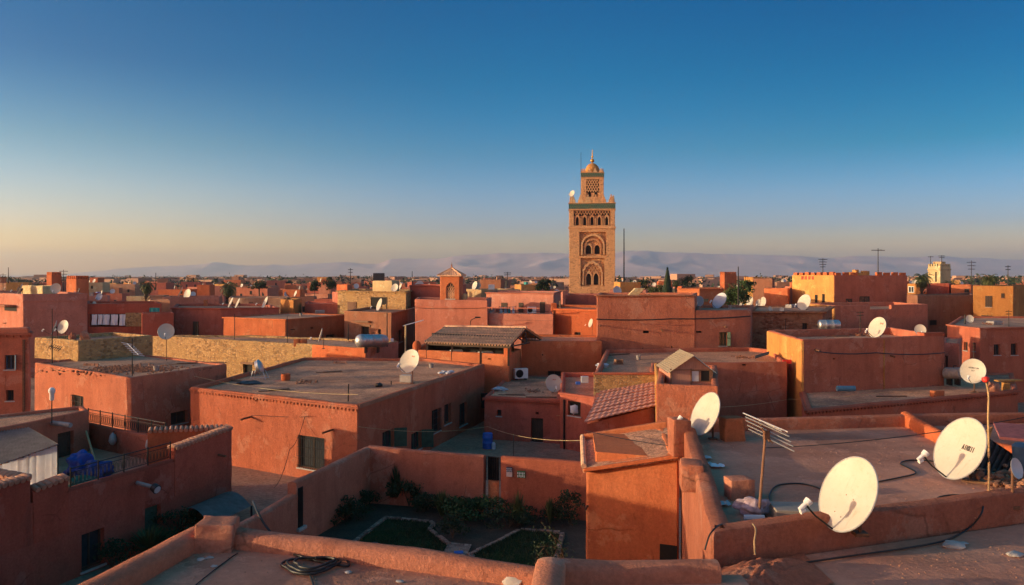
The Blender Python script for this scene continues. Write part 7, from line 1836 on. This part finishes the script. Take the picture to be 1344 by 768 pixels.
# climber against the shed
CL = thing('climbing_plant', Vector((1.55, 23.5, 0)), 'straggling climbing plant on the garden side of the shed', 'climbing plant'); bm = nb(); bm2 = nb()
for k in range(5):
    x0, y0 = 1.1+rnd.uniform(-.2, .4), 22.5+rnd.uniform(-.6, .6); pts = smooth_path([(x0, y0, 0), (x0+rnd.uniform(-.4, .3), y0, 1.2), (x0+rnd.uniform(-.7, .4), y0-.2, 2.4), (x0+rnd.uniform(-1.2, .3), y0-.2, rnd.uniform(1.8, 3.2))], 8); add_tube(bm2, pts, .02, 5, .006)
    for p in pts:
        for q in range(int(9*(1.1-p.z/4.6))+2): leaf(bm, p+Vector((rnd.gauss(0, .12), rnd.gauss(0, .15), rnd.gauss(0, .1))), .045)
obj('foliage', bm, M['leafdark'], CL); obj('stem', bm2, M['bark'], CL)
bush(196, 730, 0.0, 1.3, 1.1, 160, .03, M['leafolive'], 'dry grassy scrub in the alley beside the green door', spiky=True)
bush(228, 712, 0.0, 1.4, 1.2, 1200, .06, M['leafdark'], 'dark scrub in the alley below the canopy')
bush(262, 706, 0.0, .9, 1.3, 110, .03, M['leafolive'], 'dry stalks under the curved canopy', spiky=True)
bush(148, 745, 0.0, 1.0, 1.0, 700, .06, M['leafdark'], 'dark shrub at the foot of the shaded wall window')
def palm(px, py_c, Y, rpx, label, n=44, z0=0.0):
    c = W(px, py_c, Y); r = rpx*Y/F; rt = thing('palm_tree', (c.x, c.y, z0), label, 'palm tree')
    bm = nb(); pts = [Vector((c.x+.15*math.sin(k*.5), c.y, z0+(c.z-z0)*k/12)) for k in range(13)]; add_tube(bm, pts, .30, 9, .22)
    for k in range(40): a = k*2.4; z = c.z-.1-k*.035*r; d = Vector((math.cos(a), math.sin(a), .4)); add_quadbox(bm, Vector((c.x, c.y, z))+d*.18, d*.25, Vector((-d.y, d.x, 0))*.12, (0, 0, .05))
    obj('trunk', bm, M['bark'], rt); bm = nb()
    for k in range(n):
        a = k*2.39996; el = R(82-130*(k/n)**.85); L = r*rnd.uniform(.92, 1.12); d = Vector((math.cos(a), math.sin(a), 0)); q = Vector((c.x, c.y, c.z)); prev = None; ns = 9; side_ = Vector((-d.y, d.x, 0))
        sp = []; e = el
        for j in range(ns+1): sp.append(q.copy()); q = q+(d*math.cos(e)+Vector((0, 0, math.sin(e))))*L/ns; e -= R(9+3*j*.4)
        for j in range(ns):
            w0 = r*.20*math.sin(math.pi*(j+.6)/(ns+1))+.02; mid = sp[j].lerp(sp[j+1], .5); t = (sp[j+1]-sp[j])
            for s_ in (-1, 1):
                for h_ in (0, .5):
                    b0 = sp[j]+t*h_; v = [bm.verts.new(x) for x in (b0, b0+t*.42, b0+t*.8+side_*s_*w0-Vector((0, 0, w0*.55)))]; bm.faces.new(v)
    obj('fronds', bm, M['palm'], rt); return rt
palm(193, 375, 100, 13, 'palm tree on the left beside the dark pole')
palm(299.5, 378, 114, 14, 'palm tree behind the long dark red house')
palm(1211, 366, 108, 15, 'palm tree left of the pale watch tower', 52)
palm(1299, 368, 92, 15, 'bushy palm tree above the ochre house at the right', 60)
palm(888, 371, 150, 8, 'small palm beside the dark cypress')
palm(51, 376, 108, 8, 'low palm behind the grey box room', 30)
palm(1247, 373, 150, 10, 'palm at the right foot of the pale watch tower', 36)
palm(1013, 366, 200, 6, 'distant palm over the brown block', 30)
c = W(876, 372, 128); rt = thing('cypress_tree', (c.x, c.y, 0), 'dark pointed cypress right of the minaret', 'cypress'); bm = nb(); H0 = Z(351.5, 128)
for k in range(4600):
    f = rnd.random()**.9; z = 2+(H0-2)*f; rr = 2.0*(1-f)**.75*(.75+.35*mnoise.noise(Vector((f*9, 0, 3))))*math.sqrt(rnd.random())*1.1; a = rnd.uniform(0, 6.28); leaf(bm, Vector((c.x+rr*math.cos(a), c.y+rr*math.sin(a), z)), .17, Vector((math.cos(a), math.sin(a), .3)))
obj('crown', bm, M['leafdark'], rt); bm = nb(); add_tube(bm, [(c.x, c.y, 0), (c.x, c.y, H0-.5)], .22, 7, .04); obj('trunk', bm, M['bark'], rt)
p = W(965, 389, 82); tree((p.x, p.y, p.z), 0, 1.7, 1.35, 3000, .11, M['leaf'], 'round bushy green tree right of the long cornice house')
for (px, py, Y, rx, rz, mat, lab) in ((862, 382, 130, 1.5, 1.2, 'leafolive', 'yellow green tree left of the dark cypress'), (842, 374, 150, 2.4, 1.5, 'leafdark', 'broad dark tree behind the big rough wall'), (903, 372, 160, 2.0, 1.6, 'leafdark', 'dark tree right of the small palm'), (717, 374, 140, 1.5, 1.3, 'leafdark', 'dark round tree left of the minaret'), (709, 376, 138, 1.0, 1.1, 'leafdark', 'smaller dark tree beside the round tree left of the minaret'), (828, 382, 135, 1.8, 1.0, 'leafdark', 'low dark tree at the foot of the tall mast'), (433, 372, 150, 1.4, 1.2, 'leafdark', 'dark tree left of the orange hut'), (340, 375, 160, 2.2, .9, 'leafdark', 'dark tree behind the leaning dishes'), (413, 376, 150, 1.2, 1.2, 'leafdark', 'dark tree over the small ochre cube house'), (980, 377, 120, 1.6, 1.1, 'leaf', 'green tree between the small towers')):
    p = W(px, py, Y); tree((p.x, p.y, p.z), 0, rx, rz, 1100, .17, M[mat], lab)

# ================= the far town: every house its own object
FAR_MATS = ['red', 'deep', 'deep', 'rose', 'orange', 'brown', 'brown', 'ochre', 'red', 'brown', 'adobe', 'sand']
KIND = {'red': 'dull red', 'deep': 'deep red', 'rose': 'pinkish', 'orange': 'orange', 'brown': 'bare brown', 'ochre': 'ochre', 'adobe': 'earth coloured', 'sand': 'pale'}
placed = list(HOUSES)+[(mc, 8)]; far_list = []
rf = random.Random(21)
tries = 0
while len(far_list) < 245 and tries < 60000:
    tries += 1
    Y = 100+330*rf.random()**1.25; px = rf.uniform(-40, 1384); c = Q(px, Y)
    w, d = rf.uniform(3.0, 7.5)*(1+Y/700), rf.uniform(4.0, 9); r = math.hypot(w, d)*.5
    if any((c-q).length < (r+s)*.88 for q, s in placed): continue
    if Y < 200 and any(abs(px-a) < b_ and Y < l for a, b_, l in ((777, 45, 160), (1234, 30, 155))): continue
    placed.append((c, r*.8)); far_list.append((c, w, d))
def small_house(c, w, d, h, rz, mat, label, group):
    ca, sa = math.cos(rz), math.sin(rz); pts = [c+Vector((ca*x-sa*y, sa*x+ca*y)) for x, y in ((-w/2, -d/2), (w/2, -d/2), (w/2, d/2), (-w/2, d/2))]
    bm, inner = loft_wall(pts, h, 0, h-.45, .3, 4.0, .06); bmesh.ops.translate(bm, verts=bm.verts, vec=(-c.x, -c.y, 0))
    o = obj('house', bm, M[mat], None, 32); o.location = (c.x, c.y, 0); tag(o, label, 'house', group)
    rs = roof_sheet(inner, h-.43); obj('roof', rs, M['roof'], o); return o, pts
far_houses = []
MARKS = [(68, 'square tower'), (193, 'left palm'), (299, 'second palm'), (385, 'ochre cube house'), (497, 'cream box'), (591, 'little turret'), (777, 'minaret'), (876, 'cypress'), (965, 'round green tree'), (1095, 'castle like house'), (1234, 'watch tower'), (1299, 'right palm')]
ORD = 'nearest second third fourth fifth sixth seventh eighth ninth tenth eleventh twelfth thirteenth fourteenth fifteenth sixteenth'.split()
def where(c):
    px = CX+c.x/c.y*F; m = min(MARKS, key=lambda q: abs(q[0]-px))
    return (' left of the ' if px < m[0] else ' right of the ')+m[1]
for k, (c, w, d) in enumerate(far_list):
    Y = c.y; mat = rf.choice(FAR_MATS)
    h = min(9.6-1.2*(Y < 130), rf.choice([4.2, 5.0, 5.6, 6.2, 6.8, 7.2, 7.8])+rf.uniform(-.3, .4)); room = rf.random() < .3
    size = 'narrow' if w < 5.5 else ('wide' if w > 8 else 'medium'); hh = 'low' if h < 6.2 else ('tall' if h > 8 else 'two storey')
    lab = f'distant {size} {KIND[mat]} house'+(' with rooftop room' if room else ' with bare roof')+where(c)
    o, pts = small_house(c, w, d, h, rf.uniform(-.5, .5), mat, lab, 'distant houses of the old town')
    far_houses.append((o, c, w, d, h))
    A, B = (pts[0], pts[1]); e = (B-A).normalized(); wp = WallPlane(A, B, Vector((e.y, -e.x))); n = rf.randint(1, 3) if Y < 300 else rf.randint(0, 2)
    for i in range(n):
        u = w*(i+.5)/n+rf.uniform(-.4, .4); z = h-rf.choice([1.9, 2.3, 2.6]); bm = nb(); wbox(bm, wp, u-.32, u+.32, z, z+.95, -.05, .03); obj('window', bm, M['dark'], o)
    A, B = (pts[3], pts[0]); e = (B-A).normalized(); wp = WallPlane(A, B, Vector((e.y, -e.x)))
    if rf.random() < .6: bm = nb(); wbox(bm, wp, d*.45, d*.45+.65, h-2.3, h-1.3, -.05, .03); obj('window', bm, M['dark'], o)
    if room:
        bm = nb(); q = c+Vector((rf.uniform(-.2, .2)*w, rf.uniform(-.1, .3)*d)); add_box(bm, (q.x, q.y, h-.5), (w*.42, d*.4, 1.7+rf.random()), rf.uniform(-.3, .3), .05); obj('roof_room', bm, M[rf.choice([mat, 'orange', 'ochre', 'brown'])], o)
    elif rf.random() < .35:
        bm = nb(); add_box(bm, (c.x+rf.uniform(-.3, .3)*w, c.y, h-.45), (rf.uniform(.5, 1.1),)*2+(rf.uniform(.5, 1.2),), rf.random(), .04); obj('water_tank', bm, M[rf.choice(['whiteplastic', 'sheet', 'blue', 'sand', 'teal'])], o)
# dishes and aerials on the far roofs
dk = 0
for (o, c, w, d, h) in far_houses:
    if c.y > 330: continue
    for i in range(rf.choice([0, 1, 1, 2])):
        q = c+Vector((rf.uniform(-.38, .38)*w, rf.uniform(-.42, .1)*d)); Y = q.y; zc = h+rf.uniform(.3, .8); px = CX+q.x/Y*F; py = HY+(CAMZ-zc)/Y*F; az = rf.choice([55, 62, 68, 30, -15]); D = rf.uniform(.9, 1.45)
        dish(px, py, Y, D*F/Y*.93, az, rf.uniform(12, 26), h-.43, 'small far-off dish '+('turned to the sun' if az > 50 else ('facing us' if az == 30 else 'turned away, grey'))+','+where(q), 'dishes on the far roofs', grey=az < 0, feed=False); dk += 1  # grey reflector stands in for shade on dishes turned from the sun
    if rf.random() < .22:
        q = c+Vector((rf.uniform(-.3, .3)*w, 0)); Y = q.y; px = CX+q.x/Y*F
        py0 = HY+(CAMZ-(h+rf.uniform(1.5, 3.6)))/Y*F; py1 = HY+(CAMZ-(h-.4))/Y*F; mast(px, py0, py1, Y, 'far-off thin aerial above the distant roofs,'+where(q), rf.choice([0, 1, 2]), .05, 'aerials on the far roofs', .5)
by = {}
for o in COL.objects:
    if o.parent is None and o.get('group') in ('distant houses of the old town', 'dishes on the far roofs', 'aerials on the far roofs'): by.setdefault(o['label'], []).append(o)
for lab, os_ in by.items():
    if len(os_) > 1:
        for k, o in enumerate(sorted(os_, key=lambda q: q.location.y)): o['label'] = lab+', '+(ORD[min(k, 15)] if k == 0 else ORD[min(k, 15)]+' nearest')
# beyond: the low town that reads as one mass
M['fartown'] = leafmat('far_town_walls', (.20, .09, .055), (.52, .30, .19)); bm = nb()
for k in range(4600):
    Y = 430+1500*rf.random()**1.7; px = rf.uniform(-60, 1404); c = Q(px, Y); h = rf.choice([4, 5, 6, 7, 7.5, 8])*rf.uniform(.8, 1.1)
    if rf.random() < .03: h *= 1.4
    add_box(bm, (c.x, c.y, 0), (rf.uniform(5, 14), rf.uniform(5, 12), min(h, 11)), rf.uniform(-.5, .5))
o = obj('far_town', bm, M['fartown']); tag(o, 'low mass of far houses fading into haze', 'town', kind='stuff')
bm = nb()
for k in range(900):
    Y = 330+1300*rf.random()**1.5; px = rf.uniform(-60, 1404)
    if 1000 < px < 1344 and rf.random() < .5: Y = rf.uniform(260, 600)
    c = Q(px, Y); R_ = rf.uniform(1.5, 4.5)
    if any((c-q).length < s+2 for q, s in placed[:0]): continue
    zc = rf.uniform(4, 8.2)
    for q in range(26): leaf(bm, Vector((c.x+rf.gauss(0, R_*.6), c.y+rf.gauss(0, R_*.6), zc+rf.gauss(0, 1.0))), rf.uniform(.5, 1.2))
o = obj('far_trees', bm, M['leafdark']); tag(o, 'scattered far trees and palm groves beyond the town', 'trees', kind='stuff')
